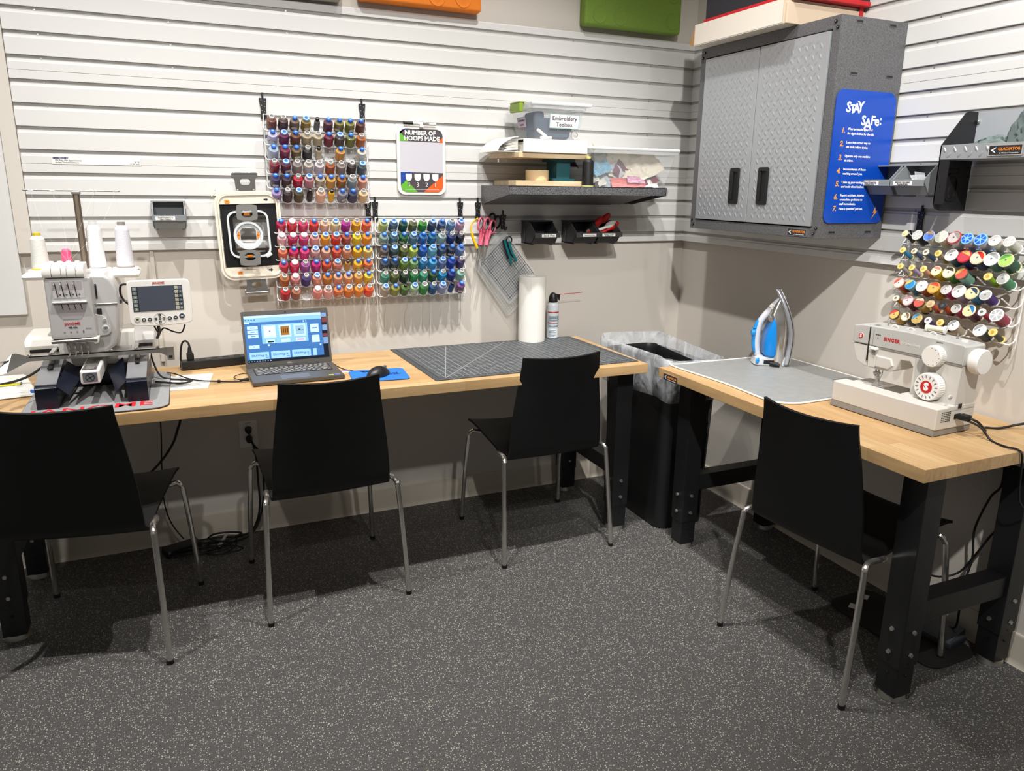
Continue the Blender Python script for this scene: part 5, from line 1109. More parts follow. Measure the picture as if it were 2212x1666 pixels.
for k in range(6): wrap(.008 + .0055 * k, .0105 + .0055 * k, 3.5, 4.6 + .25 * (k % 2), mat('can_text', '5c6c7c', .6))
mb.build('printed_wrap', cn)
mb = MB(M_blackp); mb.lathe([(.017, .164), (.0215, .168), (.0215, .180), (.018, .195), (.013, .206), (.006, .210), (0, .2105)], 20); mb.raw([(.012, -.006, .205), (.034, -.004, .200), (.032, -.004, .172), (.026, -.004, .180), (.018, -.006, .190), (.012, .006, .205), (.034, .004, .200), (.032, .004, .172), (.026, .004, .180), (.018, .006, .190)], [(0, 1, 2, 3, 4), (5, 6, 7, 8, 9), (0, 1, 6, 5), (1, 2, 7, 6), (2, 3, 8, 7), (3, 4, 9, 8)]); mb.build('trigger_cap', cn)
mb = MB(M_red); mb.tube([(.02, 0, .200), (.155, .0, .205)], .0013, 6); mb.build('straw', cn)
# power strip with plug
ps = thing('power_strip', 'black power strip behind the laptop', 'power strip', (-2.2, -.1, TT)); Q = T(-2.155, -.105, TT) @ Matrix.Rotation(.13, 4, 'Z')
mb = MB(M_blackp); mb.box(-.185, .185, -.026, .026, .001, .034, .006, Q)
for k in range(8): mb.prism(rrect(.024, .024, .004, 3, -.15 + k * .042, 0), .0006, Q @ T(0, 0, .034), M_rubber)
local(ps, mb.build('strip_body', ps))
t = thing('power_plug', 'black plug and curved cord standing in the left end of the power strip', 'plug', (-2.305, -.12, TT + .034)); mb = MB(M_rubber); Q2 = Q @ T(-.150, 0, .0355)
mb.box(-.012, .012, -.012, .012, 0, .026, .004, Q2); mb.lathe([(.009, .024), (.006, .045), (.004, .050)], 12, Q2); mb.tube([Q2 @ Vector(p) for p in ((0, 0, .045), (-.001, .0, .060), (-.010, .004, .072), (-.022, .01, .064), (-.030, .015, .03), (-.034, .02, -.03))], .0036, 8, sub=5); local(t, mb.build('plug_body', t))
# papers
def sheet(name, label, cat, pts, z=.0006, lines=None, th=.0006):
    t = thing(name, label, cat, (pts[0][0], pts[0][1], TT)); mb = MB(M_paper); mb.prism(pts, th, T(0, 0, TT + .0004)); local(t, mb.build('paper', t)); return t
def blines(t, A, B_, C_, D_, n, u0=.08, u1=.9, v0=.08, v1=.92, th=.0006, w_=.0011, seed=1, m=None):
    mb = MB(m or mat('print_light_grey', '8c8c90', .8)); rr = random.Random(seed); A, B_, C_, D_ = map(Vector, (A, B_, C_, D_))
    for k in range(n):
        v = v0 + (v1 - v0) * k / n; ue = u1 - rr.random() * .15
        p0 = (A * (1 - u0) + B_ * u0) * (1 - v) + (D_ * (1 - u0) + C_ * u0) * v; p1 = (A * (1 - ue) + B_ * ue) * (1 - v) + (D_ * (1 - ue) + C_ * ue) * v; z = TT + th + .0007
        mb.quad([(p0.x, p0.y - w_, z), (p1.x, p1.y - w_, z), (p1.x, p1.y + w_, z), (p0.x, p0.y + w_, z)])
    local(t, mb.build('printed_lines', t))
pts = [(-2.395, -.435), (-2.256, -.445), (-2.231, -.232), (-2.392, -.225)]; t = sheet('instruction_sheet', 'printed white sheet lying between desk mat and laptop', 'paper', pts); blines(t, *pts[:2], pts[2], pts[3], 22)
pts = [(-3.0, -.395), (-2.772, -.352), (-2.856, -.040), (-3.0, -.045)]; t = sheet('booklet', 'white printed booklet lying left of the embroidery machine', 'booklet', pts, th=.007); blines(t, pts[0], pts[1], pts[2], pts[3], 14, v0=.12, v1=.60, th=.007)
mb = MB(M_paper); 
for k in range(4): mb.prism([(p[0] + .002 * k, p[1] - .0015 * k) for p in pts], .0004, T(0, 0, TT + .0010 + .0012 * k))
local(t, mb.build('page_edges', t))
t = thing('seam_tool', 'yellow and clear plastic tool lying on the white booklet', 'tool', (-2.88, -.20, TT + .008)); mb = MB(mat('tool_yellow_clear', 'd6cf30', .35)); Q = T(-2.885, -.205, TT + .0082) @ Matrix.Rotation(.12, 4, 'Z'); mb.box(-.06, .045, -.012, .012, 0, .004, .001, Q); mb.box(.045, .049, -.013, .013, 0, .006, .001, Q, m=M_grey); mb.cyl(Q @ Vector((.048, 0, .003)), Q @ Vector((.105, 0, .003)), .0008, m=M_steel); local(t, mb.build('tool_body', t))
t = thing('pen', 'blue-capped pen half hidden behind the left machine foot', 'pen', (-2.76, -.35, TT + .008)); mb = MB(mat('pen_blue', '2c64c8', .35)); mb.cyl((-2.79, -.335, TT + .0135), (-2.748, -.350, TT + .0125), .0050, .0045, 12, bev=.001); local(t, mb.build('pen_cap', t))
# ============================================================ DARK SHELF AND WHAT STANDS ON IT
sh_ = thing('wall_shelf', 'speckled dark grey metal shelf on the back wall near the corner', 'shelf', (-.70, -.155, 1.43))
ST = 1.457
mb = MB(mat('shelf_hammered', '606062', .42, .15, bump=.9, bscale=260, var=.9))
mb.box(-1.08, -.325, -.312, -.002, ST - .004, ST, .001); mb.box(-1.08, -.325, -.312, -.309, ST - .034, ST, .001)
for x in (-1.08, -.328): mb.prism([(-.312, ST), (-.002, ST), (-.002, ST - .073), (-.030, ST - .078), (-.312, ST - .034)], .003, yzp(x))
mb.box(-1.078, -.45, -.045, -.002, ST - .080, ST - .077); mb.raw([(-1.078, -.045, ST - .078), (-.40, -.045, ST - .078), (-.40, -.312, ST - .033), (-1.078, -.312, ST - .033)], [(0, 1, 2, 3)]); mb.box(-1.078, -.327, -.008, -.002, ST - .075, ST)
local(sh_, mb.build('shelf_body', sh_))
pst = thing('plywood_riser', 'two birch plywood boards joined by a dark teal spacer on the dark shelf', 'riser', (-.855, -.13, ST))
mb = MB(M_ply); mb.box(-1.025, -.688, -.255, -.012, ST + .0005, ST + .021, .001); local(pst, mb.build('lower_board', pst))
mb = MB(M_ply); mb.prism([(-1.018, -.262), (-.690, -.262), (-.690, -.02), (-1.052, -.02)], .021, T(0, 0, ST + .112), bev=.001); local(pst, mb.build('upper_board', pst))
mb = MB(mat('teal_print_plastic', '0f4a52', .5)); xx = -.794
mb.box(xx - .050, xx + .050, -.255 + .02, -.12, ST + .0215, ST + .032, .001); mb.box(xx - .050, xx + .050, -.235, -.12, ST + .101, ST + .112, .001); mb.box(xx - .032, xx + .032, -.228, -.127, ST + .03, ST + .103, .002)
local(pst, mb.build('spacer', pst))
t = thing('tape_roll', 'pale tan roll standing between the plywood boards left of the teal spacer', 'roll', (-.895, -.18, ST + .0215)); mb = MB(mat('tan_tape', 'd9bf94', .6)); mb.lathe([(.026, 0), (.048, 0), (.049, .001), (.049, .042), (.048, .043), (.026, .043), (.026, 0)], 36, cap=False); mb.build('tape_winding', t)
def binder(label, x0, x1, y0, y1, z0, h, fan=False):
    t = thing('ring_binder', label, 'binder', ((x0 + x1) / 2, (y0 + y1) / 2, z0), group='white ring binders on the plywood riser'); mb = MB(M_paper)
    if not fan:
        mb.box(x0, x1, y0, y0 + .004, z0, z0 + h, .0015); mb.box(x0, x1, y0, y1, z0, z0 + .003, .001); mb.box(x0, x1, y0, y1, z0 + h - .003, z0 + h, .001); local(t, mb.build('cover', t))
        mb = MB(M_paper); mb.box(x0 + .01, x1 - .01, y0 + .015, y1 - .006, z0 + .004, z0 + h - .012); local(t, mb.build('pages', t))
    return t
binder('white ring binder lying spine outwards beneath the clear toolbox', -1.000, -.706, -.272, -.03, ST + .1335, .052)
t = thing('ring_binder', 'white ring binder lying open with its loose pages fanned towards the left', 'binder', (-1.04, -.12, ST + .1335), group='white ring binders on the plywood riser')
zb = ST + .1335; mb = MB(M_white)
cov = [(-1.098, .000), (-1.090, .018), (-1.070, .034), (-1.045, .048), (-1.022, .057), (-1.008, .058)]
vs = []; 
for (x, z) in cov: vs += [(x, -.235, zb + z), (x, -.03, zb + z), (x, -.235, zb + z + .003), (x, -.03, zb + z + .003)]
fs = []
for k in range(len(cov) - 1): a = 4 * k; fs += [(a, a + 1, a + 5, a + 4), (a + 2, a + 3, a + 7, a + 6), (a, a + 2, a + 6, a + 4), (a + 1, a + 3, a + 7, a + 5)]
mb.raw(vs, fs + [(0, 1, 3, 2)]); mb.box(-1.098, -1.008, -.235, -.03, zb, zb + .003); local(t, mb.build('cover', t))
mb = MB(M_paper)
for k in range(14):
    z = zb + .004 + k * .0027; x0 = -1.066 + (k % 4) * .003 + k * .001; mb.raw([(x0, -.225, z), (-1.006, -.228, z + .006), (-1.006, -.04, z + .006), (x0, -.04, z), (x0, -.225, z + .0016), (-1.006, -.228, z + .0076), (-1.006, -.04, z + .0076), (x0, -.04, z + .0016)], [(0, 1, 2, 3), (4, 5, 6, 7), (0, 1, 5, 4), (1, 2, 6, 5), (2, 3, 7, 6), (3, 0, 4, 7)])
local(t, mb.build('pages', t))
M_tub = mat('clear_tub_plastic', 'eef0f2', .15, alpha=.15, spec=.6)
def tub(t, bx, by, tx, ty, z0, z1, rim=.010, m=None, th=.0018):
    """open clear box from bottom rectangle to top rectangle"""
    mb = MB(m or M_tub)
    def rr(x, y, r, z): return [(p[0], p[1], z) for p in rrect(x[1] - x[0], y[1] - y[0], r, 3, (x[0] + x[1]) / 2, (y[0] + y[1]) / 2)]
    A, B_ = rr(bx, by, .012, z0), rr(tx, ty, .014, z1); n = len(A)
    C_ = rr((tx[0] - rim, tx[1] + rim), (ty[0] - rim, ty[1] + rim), .02, z1); D_ = rr((tx[0] - rim, tx[1] + rim), (ty[0] - rim, ty[1] + rim), .02, z1 - .012)
    vs = A + B_; mb.raw(vs, [(k, (k + 1) % n, n + (k + 1) % n, n + k) for k in range(n)] + [tuple(range(n))[::-1]])
    mb.raw(B_ + C_ + D_, [(k, (k + 1) % n, n + (k + 1) % n, n + k) for k in range(n)] + [(n + k, n + (k + 1) % n, 2 * n + (k + 1) % n, 2 * n + k) for k in range(n)], m=M_frost)
    return local(t, mb.build('tub', t))
tb = thing('storage_tub', 'clear plastic toolbox tub with a printed label and green latch on the white binder', 'storage box', (-.84, -.16, ST + .186))
z0, z1 = ST + .1865, ST + .315
tub(tb, (-.945, -.742), (-.262, -.070), (-.968, -.728), (-.275, -.055), z0, z1)
mb = MB(M_frost); mb.box(-.975, -.700, -.290, -.040, z1 + .001, z1 + .016, .005, seg=2, m=mat('lid_milky', 'eef0f0', .3, alpha=.75)); local(tb, mb.build('lid', tb))
mb = MB(mat('latch_green', '7f9a2a', .4)); mb.box(-.996, -.978, -.215, -.115, z1 - .022, z1 + .012, .003); mb.box(-.996, -.962, -.215, -.115, z1 + .012, z1 + .018, .002); local(tb, mb.build('latch', tb))
mb = MB(M_paper); L_ = BACK(-.818, -.272, ST + .258) @ Matrix.Rotation(math.radians(5.6), 4, 'X'); mb.prism(rrect(.136, .057, .002, 2), .0006, L_, mat('label_edge', '9cbcb8', .6)); mb.prism(rrect(.130, .051, .001, 2), .0004, L_ @ T(0, 0, .0006), M_paper)
pn_ = mat('label_purple', '2c2444', .7); fit_text(mb, 'Embroidery', .112, L_ @ T(0, .011, .001), pn_, bold=.008); fit_text(mb, 'Toolbox', .075, L_ @ T(0, -.013, .001), pn_, bold=.008); local(tb, mb.build('front_label', tb))
mb = MB(M_paper); L_ = frame((-.960, -.16, ST + .255), (0, -1, 0), (0, 0, 1)) @ Matrix.Rotation(math.radians(8), 4, 'X'); mb.prism(rrect(.085, .042, .001, 2), .0005, L_, mat('label_purple_grey', '8c7c94', .7)); mb.prism(rrect(.080, .038, .001, 2), .0004, L_ @ T(0, 0, .0005), mat('label_lilac', 'b8a8b8', .7)); fit_text(mb, 'Embroidery', .068, L_ @ T(0, .008, .0009), pn_); fit_text(mb, 'Toolbox', .042, L_ @ T(0, -.009, .0009), pn_); local(tb, mb.build('side_label', tb))
t = thing('cloth_pouch', 'dusty blue cloth pouch packed inside the labelled toolbox tub', 'pouch', (-.84, -.16, z0 + .003)); mb = MB(mat('dusty_blue_cloth', '51657c', .85, bump=.4, bscale=500)); mb.box(-.917, -.765, -.235, -.095, z0 + .003, z0 + .088, .022, seg=4); mb.box(-.925, -.885, -.225, -.100, z0 + .04, z0 + .112, .012, seg=3); mb.box(-.79, -.752, -.22, -.12, z0 + .035, z0 + .072, .01, cube_M(0, 0, 0)); local(t, mb.build('pouch_body', t))
for i, (x, z, a, lab) in enumerate(((-.905, z0 + .025, .6, 'white curved tool lying at an angle inside the labelled tub'), (-.885, z0 + .008, .0, 'white bar lying flat on the bottom of the labelled tub'))):
    t = thing('white_tool', lab, 'tool', (x, -.24, z)); t.rotation_euler = (0, a, 0); mb = MB(M_white); mb.box(-.026, .026, -.006, .006, -.006, .006, .004, seg=3); mb.build('tool_body', t)
t = thing('tape_ring', 'white ring of tape at the right side of the labelled tub', 'tape', (-.757, -.245, z0 + .022)); mb = MB(M_white); ring_prism(mb, circ(.017, 24), circ(.012, 24), .010, BACK(0, 0, 0)); mb.build('ring', t)
# box of fabric scraps
fb = thing('storage_tub', 'wide clear plastic tub full of folded fabric scraps at the shelf end', 'storage box', (-.49, -.16, ST))
fz1 = ST + .150
tub(fb, (-.670, -.318), (-.288, -.040), (-.690, -.270), (-.300, -.020), ST + .001, fz1, rim=.012)
mb = MB(M_frost); mb.box(-.700, -.262, -.312, -.012, fz1, fz1 + .014, .006, seg=3, m=mat('lid_milky', 'eef0f0', .3, alpha=.75)); local(fb, mb.build('lid', fb))
def fold(name, label, col, c, s, rot, seed, fr=2.2, amp=.5, var=0.):
    t = thing(name, label, 'fabric', (c[0], c[1], c[2])); m = mat('fabric_' + col, col, .9, bump=.3, bscale=700, var=var, vscale=260); b = bmesh.new(); bmesh.ops.create_grid(b, x_segments=36, y_segments=28, size=1)
    R_ = Matrix.Rotation(rot[2], 3, 'Z') @ Matrix.Rotation(rot[1], 3, 'Y') @ Matrix.Rotation(rot[0], 3, 'X')
    for v in b.verts:
        p = v.co.copy(); q = Vector((p.x * fr + seed, p.y * fr * .7, seed)); h = noise.noise(q) * amp + noise.noise(q * 2.4) * amp * .35 + abs(noise.noise(q * 1.3 + Vector((5, 2, 1)))) * amp * .7
        v.co = R_ @ Vector((p.x * s[0] * (1 - .08 * abs(noise.noise(q * 3))), p.y * s[1], (h + .25 * math.sin(p.x * 5 + seed)) * s[2])) 
    bmesh.ops.solidify(b, geom=b.faces[:], thickness=.0016)
    mb = MB(m); mb.merge(b); mb.build('cloth', t, ang=60); return t
C_ = [('cream calico folded across the top of the fabric tub', 'f2e9d4', (-.455, -.19, ST + .100), (.125, .075, .026), (1.0, .08, .05), 1.1), ('cream canvas fold at the upper right of the fabric tub', 'eee6d2', (-.385, -.225, ST + .090), (.075, .055, .025), (.9, -.35, .1), 4.2),
 ('grey-green cloth fold at the upper left of the fabric tub', 'b9bcae', (-.585, -.19, ST + .118), (.065, .05, .03), (.9, .35, 0), 7.7), ('light blue glitter fabric near the left of the fabric tub', '7fb4cc', (-.620, -.235, ST + .080), (.045, .03, .02), (1.0, -.3, .1), 2.7),
 ('white bundle of cloth at the lower left of the fabric tub', 'ebe8dc', (-.630, -.225, ST + .035), (.036, .03, .03), (.8, .2, 0), 9.1), ('pale grey cloth lying slanted in the middle of the fabric tub', 'c6ccd2', (-.560, -.225, ST + .050), (.055, .035, .02), (1.1, -.7, 0), 3.3),
 ('navy fabric strip behind the pale cloth in the tub', '2f3c58', (-.575, -.19, ST + .06), (.03, .04, .015), (1.0, -.5, 0), 6.1), ('mauve purple felt triangle in the fabric tub', '7c4a5c', (-.495, -.225, ST + .055), (.062, .04, .015), (1.15, .75, 0), 5.4),
 ('deep burgundy fabric at the lower right of the tub', '7c1c38', (-.395, -.235, ST + .040), (.060, .035, .018), (1.0, -.25, 0), 8.8), ('pink patterned fabric roll low in the tub', 'd9a0bc', (-.455, -.262, ST + .034), (.045, .014, .008), (1.2, .05, 0), 1.9),
 ('coral pink cloth along the bottom of the tub', 'e07c78', (-.490, -.255, ST + .020), (.085, .022, .014), (1.0, .0, 0), 3.9), ('white cloth tip at the bottom right of the tub', 'e6e2dc', (-.375, -.255, ST + .018), (.038, .02, .012), (.9, .1, 0), 2.2)]
for lab, col, c, s, rt, sd in C_: fold('fabric_scrap', lab, col, c, s, rt, sd, var=.25 if col in ('7fb4cc', 'd9a0bc') else 0.)
t = fold('fabric_scrap', 'dark purple ribbon sticking out behind the black thread cone', '3c2450', (-.725, -.16, ST + .095), (.035, .02, .01), (.6, .3, 0), 4.4)
big_cone(-.7065, -.283, ST + .0008, .0245, .123, mat('black_thread', '121213', .5, bump=1., bscale=350), mat('cone_yellow', 'd9d27c', .4), 'black thread cone with yellow ends standing at the front of the dark shelf', rt=.84)

# ============================================================ SCISSORS, CUTTERS AND RULERS
def scissors(label, M, m, L=.145, inner=M_blackp, open_=.10, name='scissors'):
    """M: u right, v up, n out; pivot at the origin, handles up"""
    t = thing(name, label, 'scissors', M.translation, group=None)
    for s in (-1, 1):
        R_ = Matrix.Rotation(s * open_, 4, 'Z'); Q = M @ T(0, 0, s * .0015) @ R_
        mb = MB(M_steel); mb.prism([(s * -.002, .012), (s * .007, .008), (s * .0085, -.01), (s * .0005, -L * .62), (s * -.001, -L * .62), (s * -.003, -.01)][::s], .0016, Q); local(t, mb.build('blade', t))
        mb = MB(m); c = (s * .024, .085); loop = [(c[0] + .017 * math.cos(a), c[1] + .027 * math.sin(a) * (1 if a < PI else 1.05)) for a in [2 * PI * k / 14 for k in range(14)]]
        mb.tube([Q @ Vector((x, y, 0)) for x, y in loop], .0042, 8, sub=2, closed=True); mb.tube([Q @ Vector(p) for p in ((0, -.004, 0), (s * .003, .02, 0), (s * .008, .045, 0), (s * .014, .062, 0))], .0085, 10, sub=3)
        hd_ = local(t, mb.build('handle', t))
        mb = MB(inner); mb.tube([Q @ Vector((c[0] + (x - c[0]) * .80, c[1] + (y - c[1]) * .86, 0)) for x, y in loop], .0024, 6, sub=2, closed=True); local(t, mb.build('grip_lining', hd_))
    mb = MB(M_blackp); mb.cyl(M @ Vector((0, 0, -.006)), M @ Vector((0, 0, .008)), .0055, seg=16, bev=.001); local(t, mb.build('pivot_screw', t)); return t
M_pink = mat('handle_pink', 'e0607c', .4)
def HM(x, y, z, roll, yaw=0.): return BACK(x, y, z) @ Matrix.Rotation(yaw, 4, 'Y') @ Matrix.Rotation(roll, 4, 'Z')
scissors('pink-handled fabric shears hanging in front, left of the ruler', HM(-1.083, -.070, 1.205, -.30, .5), M_pink, .14, open_=.06)
scissors('pink-handled fabric shears hanging just behind the front pair', HM(-1.100, -.045, 1.205, -.26, .5), M_pink, .14, open_=.06)
scissors('black and pink handled scissors furthest right on the scissor hook', HM(-1.058, -.030, 1.225, -.38, .2), M_blackp, .15, M_blackp, open_=.10)
t = thing('seam_ripper', 'yellow tool hanging by its cord loop left of the pink scissors', 'tool', (-1.13, -.06, 1.23)); my = mat('tool_yellow', 'f0c41c', .4)
mb = MB(my); mb.tube([(-1.148, -.062, 1.258), (-1.141, -.062, 1.235), (-1.128, -.062, 1.205), (-1.122, -.062, 1.190)], .0065, 10, sub=3); local(t, mb.build('handle', t))
mb = MB(my); mb.tube([(-1.148, -.062, 1.258), (-1.152, -.062, 1.285), (-1.138, -.062, 1.308), (-1.115, -.055, 1.318)], .0022, 8, sub=4); mb.tube([(-1.147, -.062, 1.26), (-1.146, -.06, 1.285), (-1.134, -.058, 1.303), (-1.112, -.052, 1.314)], .0018, 8, sub=4); local(t, mb.build('cord', t))
t = strap_hook(-.975, 1.330, BACK, 'small black hook carrying the clear quilting rulers', drop=.062)
def ruler(label, corners, y, step, m_line, M_):
    t = thing('quilting_ruler', label, 'ruler', (corners[0][0], y, corners[0][1])); P = [Vector(c) for c in corners]; ctr = sum(P, Vector((0, 0))) / 4
    poly = []
    for i in range(4):
        a, b_, c_ = P[i - 1], P[i], P[(i + 1) % 4]; r = .016; d1 = (a - b_).normalized(); d2 = (c_ - b_).normalized()
        for k in range(5): s_ = k / 4; q0 = b_ + d1 * r * (1 - s_) ** 2 + d2 * r * s_ ** 2; poly.append((q0.x, q0.y))
    F = frame((0, y, 0), (1, 0, 0), (0, 0, 1)); mb = MB(M_); mb.prism(poly, .003, F); local(t, mb.build('acrylic_sheet', t))
    mb = MB(m_line); e1 = P[1] - P[0]; e2 = P[3] - P[0]; n1 = int((e1.length - .02) / step); n2 = int((e2.length - .02) / step); u1, u2 = e1.normalized(), e2.normalized()
    def seg(a, b_, w_):
        d = (b_ - a).normalized(); n_ = Vector((-d.y, d.x)) * w_; mb.quad([(a.x - n_.x, y - .0034, a.y - n_.y), (b_.x - n_.x, y - .0034, b_.y - n_.y), (b_.x + n_.x, y - .0034, b_.y + n_.y), (a.x + n_.x, y - .0034, a.y + n_.y)])
    o_ = P[0] + u1 * .012 + u2 * .022
    for k in range(n1 + 1): seg(o_ + u1 * step * k, o_ + u1 * step * k + u2 * (step * (n2 - 1)), .0006 if k % 5 else .0011)
    for k in range(n2): seg(o_ + u2 * step * k, o_ + u2 * step * k + u1 * (step * n1), .0006 if k % 5 else .0011)
    local(t, mb.build('grid_print', t)); return t
M_acr = mat('clear_acrylic', 'eef2f2', .08, alpha=.16, spec=.8)
ruler('clear quilting ruler with a dark printed grid hanging askew beside the scissors', [(-.975, 1.262), (-1.112, 1.127), (-.951, .926), (-.812, 1.061)], -.026, .0105, mat('grid_navy', '3c4258', .6), M_acr)
ruler('larger clear ruler with faint grid hanging behind the dark-grid ruler', [(-.980, 1.268), (-1.130, 1.122), (-.950, .872), (-.802, 1.012)], -.012, .0125, mat('grid_faint', 'aaa89e', .6), M_acr)
t = thing('thread_snips', 'teal-handled thread snips on a black ring in front of the ruler', 'scissors', (-.965, -.045, 1.25)); mt = mat('teal_plastic', '0f7a80', .4)
mb = MB(M_blackp); mb.tube([(-.962 + .013 * math.cos(a), -.042, 1.222 + .015 * math.sin(a)) for a in [2 * PI * k / 12 for k in range(12)]], .0032, 8, sub=2, closed=True); local(t, mb.build('finger_ring', t))
for k, pts in enumerate(([(-.985, -.045, 1.222), (-.978, -.045, 1.195), (-.968, -.045, 1.170), (-.958, -.045, 1.140), (-.950, -.045, 1.118)], [(-.965, -.045, 1.215), (-.958, -.045, 1.19), (-.948, -.045, 1.165), (-.935, -.045, 1.145), (-.928, -.045, 1.128)])):
    mb = MB(mt); mb.tube(pts, .0062, 10, sub=3); a = local(t, mb.build('handle', t)); mb = MB(M_blackp); mb.tube([(x - .006, y + .002, z) for x, y, z in pts[:4]], .005, 8, sub=3); local(t, mb.build('grip_lining', a))
mb = MB(M_steel); mb.raw([(-.945, -.045, 1.122), (-.936, -.045, 1.122), (-.925, -.045, 1.105)], [(0, 1, 2)]); local(t, mb.build('blade', t))

# ============================================================ WASTE BIN
wbn = thing('waste_bin', 'tall narrow black waste bin standing in the corner between the benches', 'bin', (-.375, -.38, 0))
def rr3(x0, x1, y0, y1, r, z, n=6): return [(p[0], p[1], z) for p in rrect(x1 - x0, y1 - y0, r, n, (x0 + x1) / 2, (y0 + y1) / 2)]
Lv = [(-.500, -.255, -.655, -.165, .05, .004), (-.506, -.249, -.665, -.155, .05, .35), (-.514, -.240, -.676, -.144, .05, .70), (-.520, -.234, -.684, -.136, .05, .725)]
rings = [rr3(*q) for q in Lv]; n = len(rings[0]); vs = [p for r in rings for p in r]; fs = [(k + j * n, (k + 1) % n + j * n, (k + 1) % n + (j + 1) * n, k + (j + 1) * n) for j in range(len(rings) - 1) for k in range(n)] + [tuple(range(n))[::-1]]
b = bmesh.new(); v_ = [b.verts.new(p) for p in vs]; [b.faces.new([v_[i] for i in f]) for f in fs]; bmesh.ops.recalc_face_normals(b, faces=b.faces); bmesh.ops.solidify(b, geom=b.faces[:], thickness=.003)
mb = MB(M_blackp); mb.merge(b); local(wbn, mb.build('bin_body', wbn))
bg_ = thing('bin_liner', 'crumpled translucent plastic liner draped over the rim of the waste bin', 'bin liner', (-.375, -.41, .72))
def linermat():
    m = bpy.data.materials.new('liner_film'); m.use_nodes = True; nt = m.node_tree; b = nt.nodes['Principled BSDF']; b.inputs['Base Color'].default_value = srgb('dfe2e6'); b.inputs['Roughness'].default_value = .25
    tc = N(nt, 'ShaderNodeTexCoord'); mp = N(nt, 'ShaderNodeMapping'); mp.inputs['Scale'].default_value = (7, 7, 4); nt.links.new(tc.outputs['Object'], mp.inputs[0]); nz = N(nt, 'ShaderNodeTexNoise'); nz.inputs['Scale'].default_value = 2.; nz.inputs['Detail'].default_value = 5; nz.inputs['Distortion'].default_value = 1.2; nt.links.new(mp.outputs[0], nz.inputs['Vector'])
    r = N(nt, 'ShaderNodeMapRange'); r.inputs['From Min'].default_value = .38; r.inputs['From Max'].default_value = .66; r.inputs['To Min'].default_value = .20; r.inputs['To Max'].default_value = .66; nt.links.new(nz.outputs['Fac'], r.inputs['Value']); nt.links.new(r.outputs[0], b.inputs['Alpha'])
    bp = N(nt, 'ShaderNodeBump'); bp.inputs['Strength'].default_value = .7; bp.inputs['Distance'].default_value = .01; nt.links.new(nz.outputs['Fac'], bp.inputs['Height']); nt.links.new(bp.outputs[0], b.inputs['Normal']); return m
M_film = linermat()
nk = 160; prof = [(-.030, .40), (-.024, .52), (-.018, .62), (-.010, .70), (-.002, .745), (.006, .768), (.014, .765), (.021, .745), (.023, .70), (.022, .66), (.019, .615), (.010, .590)]
vs = []; fs = []
for j, (off, z) in enumerate(prof):
    base = rrect(.286 + 2 * off, .548 + 2 * off, max(.03, .05 + off), 39, -.377, -.41)
    for k, p in enumerate(base):
        q = Vector((p[0] * 9, p[1] * 9, z * 3)); w_ = noise.noise(q) * .014 + noise.noise(q * 2.7) * .008 + abs(noise.noise(Vector((p[0] * 22, p[1] * 22, z * 4)))) * .008; d = Vector((p[0] + .377, p[1] + .41)).normalized()
        dz = noise.noise(Vector((p[0] * 6, p[1] * 6, 3.3))) * .03 * (1 if j > 3 else .2) + (noise.noise(Vector((p[0] * 14, p[1] * 14, 7.))) * .02 if j > 8 else 0)
        vs.append((p[0] + d.x * w_, p[1] + d.y * w_, z + dz + (.018 if p[1] > -.2 and 3 < j < 9 else 0)))
nk = len(base)
fs = [(k + j * nk, (k + 1) % nk + j * nk, (k + 1) % nk + (j + 1) * nk, k + (j + 1) * nk) for j in range(len(prof) - 1) for k in range(nk)]
mb = MB(M_film); mb.raw(vs, fs); local(bg_, mb.build('film', bg_, ang=80))

# ============================================================ IRONING MAT AND IRON
im = thing('ironing_mat', 'grey padded ironing mat with white piping on the right bench', 'mat', (-.27, -1.05, TT))
pl_ = [(-.548, -.745), (-.530, -1.05), (-.540, -1.275), (-.520, -1.325), (-.470, -1.352), (-.38, -1.352), (-.05, -1.335), (.0, -1.29), (.0, -.80), (-.02, -.765), (-.08, -.745), (-.25, -.742), (-.50, -.738)]
P3 = catmull([Vector((x, y, 0)) for x, y in pl_], 5, True)
mb = MB(mat('ironing_cloth', '9d9e9c', .45, .2, bump=.5, bscale=60, var=.06, vscale=30)); mb.prism([(p.x, p.y) for p in P3], .0045, T(0, 0, TT + .0003)); local(im, mb.build('padded_cloth', im))
mb = MB(M_paper); mb.tube([(p.x, p.y, TT + .0040) for p in P3], .0032, 8, closed=True); local(im, mb.build('piping', im))
ir = thing('clothes_iron', 'blue, white and chrome steam iron standing on its heel on the grey mat', 'iron', (-.16, -.862, TT + .0055))
I = frame((-.160, -.862, TT + .0055), (.88, -.475, 0), (.475, .88, 0))       # x: handle side to sole, y: width, z up towards the tip
Mi = (T(-.160, -.862, TT + .0055).inverted() @ I)
def slab(mb, secs, m=None, n=20, M=Mi):
    """loft of rounded-rectangle sections (z, x0, x1, halfwidth)"""
    vs = []; 
    for (z, x0, x1, hw) in secs:
        vs += [(p[0], p[1], z) for p in rrect(max(x1 - x0, .002), max(2 * hw, .002), min(.45 * (x1 - x0), .45 * 2 * hw, .02) + 1e-4, n // 4, (x0 + x1) / 2, 0)]
    k_ = len(vs) // len(secs); fs = [(k + j * k_, (k + 1) % k_ + j * k_, (k + 1) % k_ + (j + 1) * k_, k + (j + 1) * k_) for j in range(len(secs) - 1) for k in range(k_)] + [tuple(range(k_))[::-1], tuple(range(k_ * (len(secs) - 1), k_ * len(secs)))]
    mb.raw(vs, fs, M, m)
def sole(z):     # half width of the sole plate at a height
    t_ = z / .305; return .056 * (1 - max(0, (t_ - .25) / .75) ** 2.0) ** .8 if t_ < 1 else .001
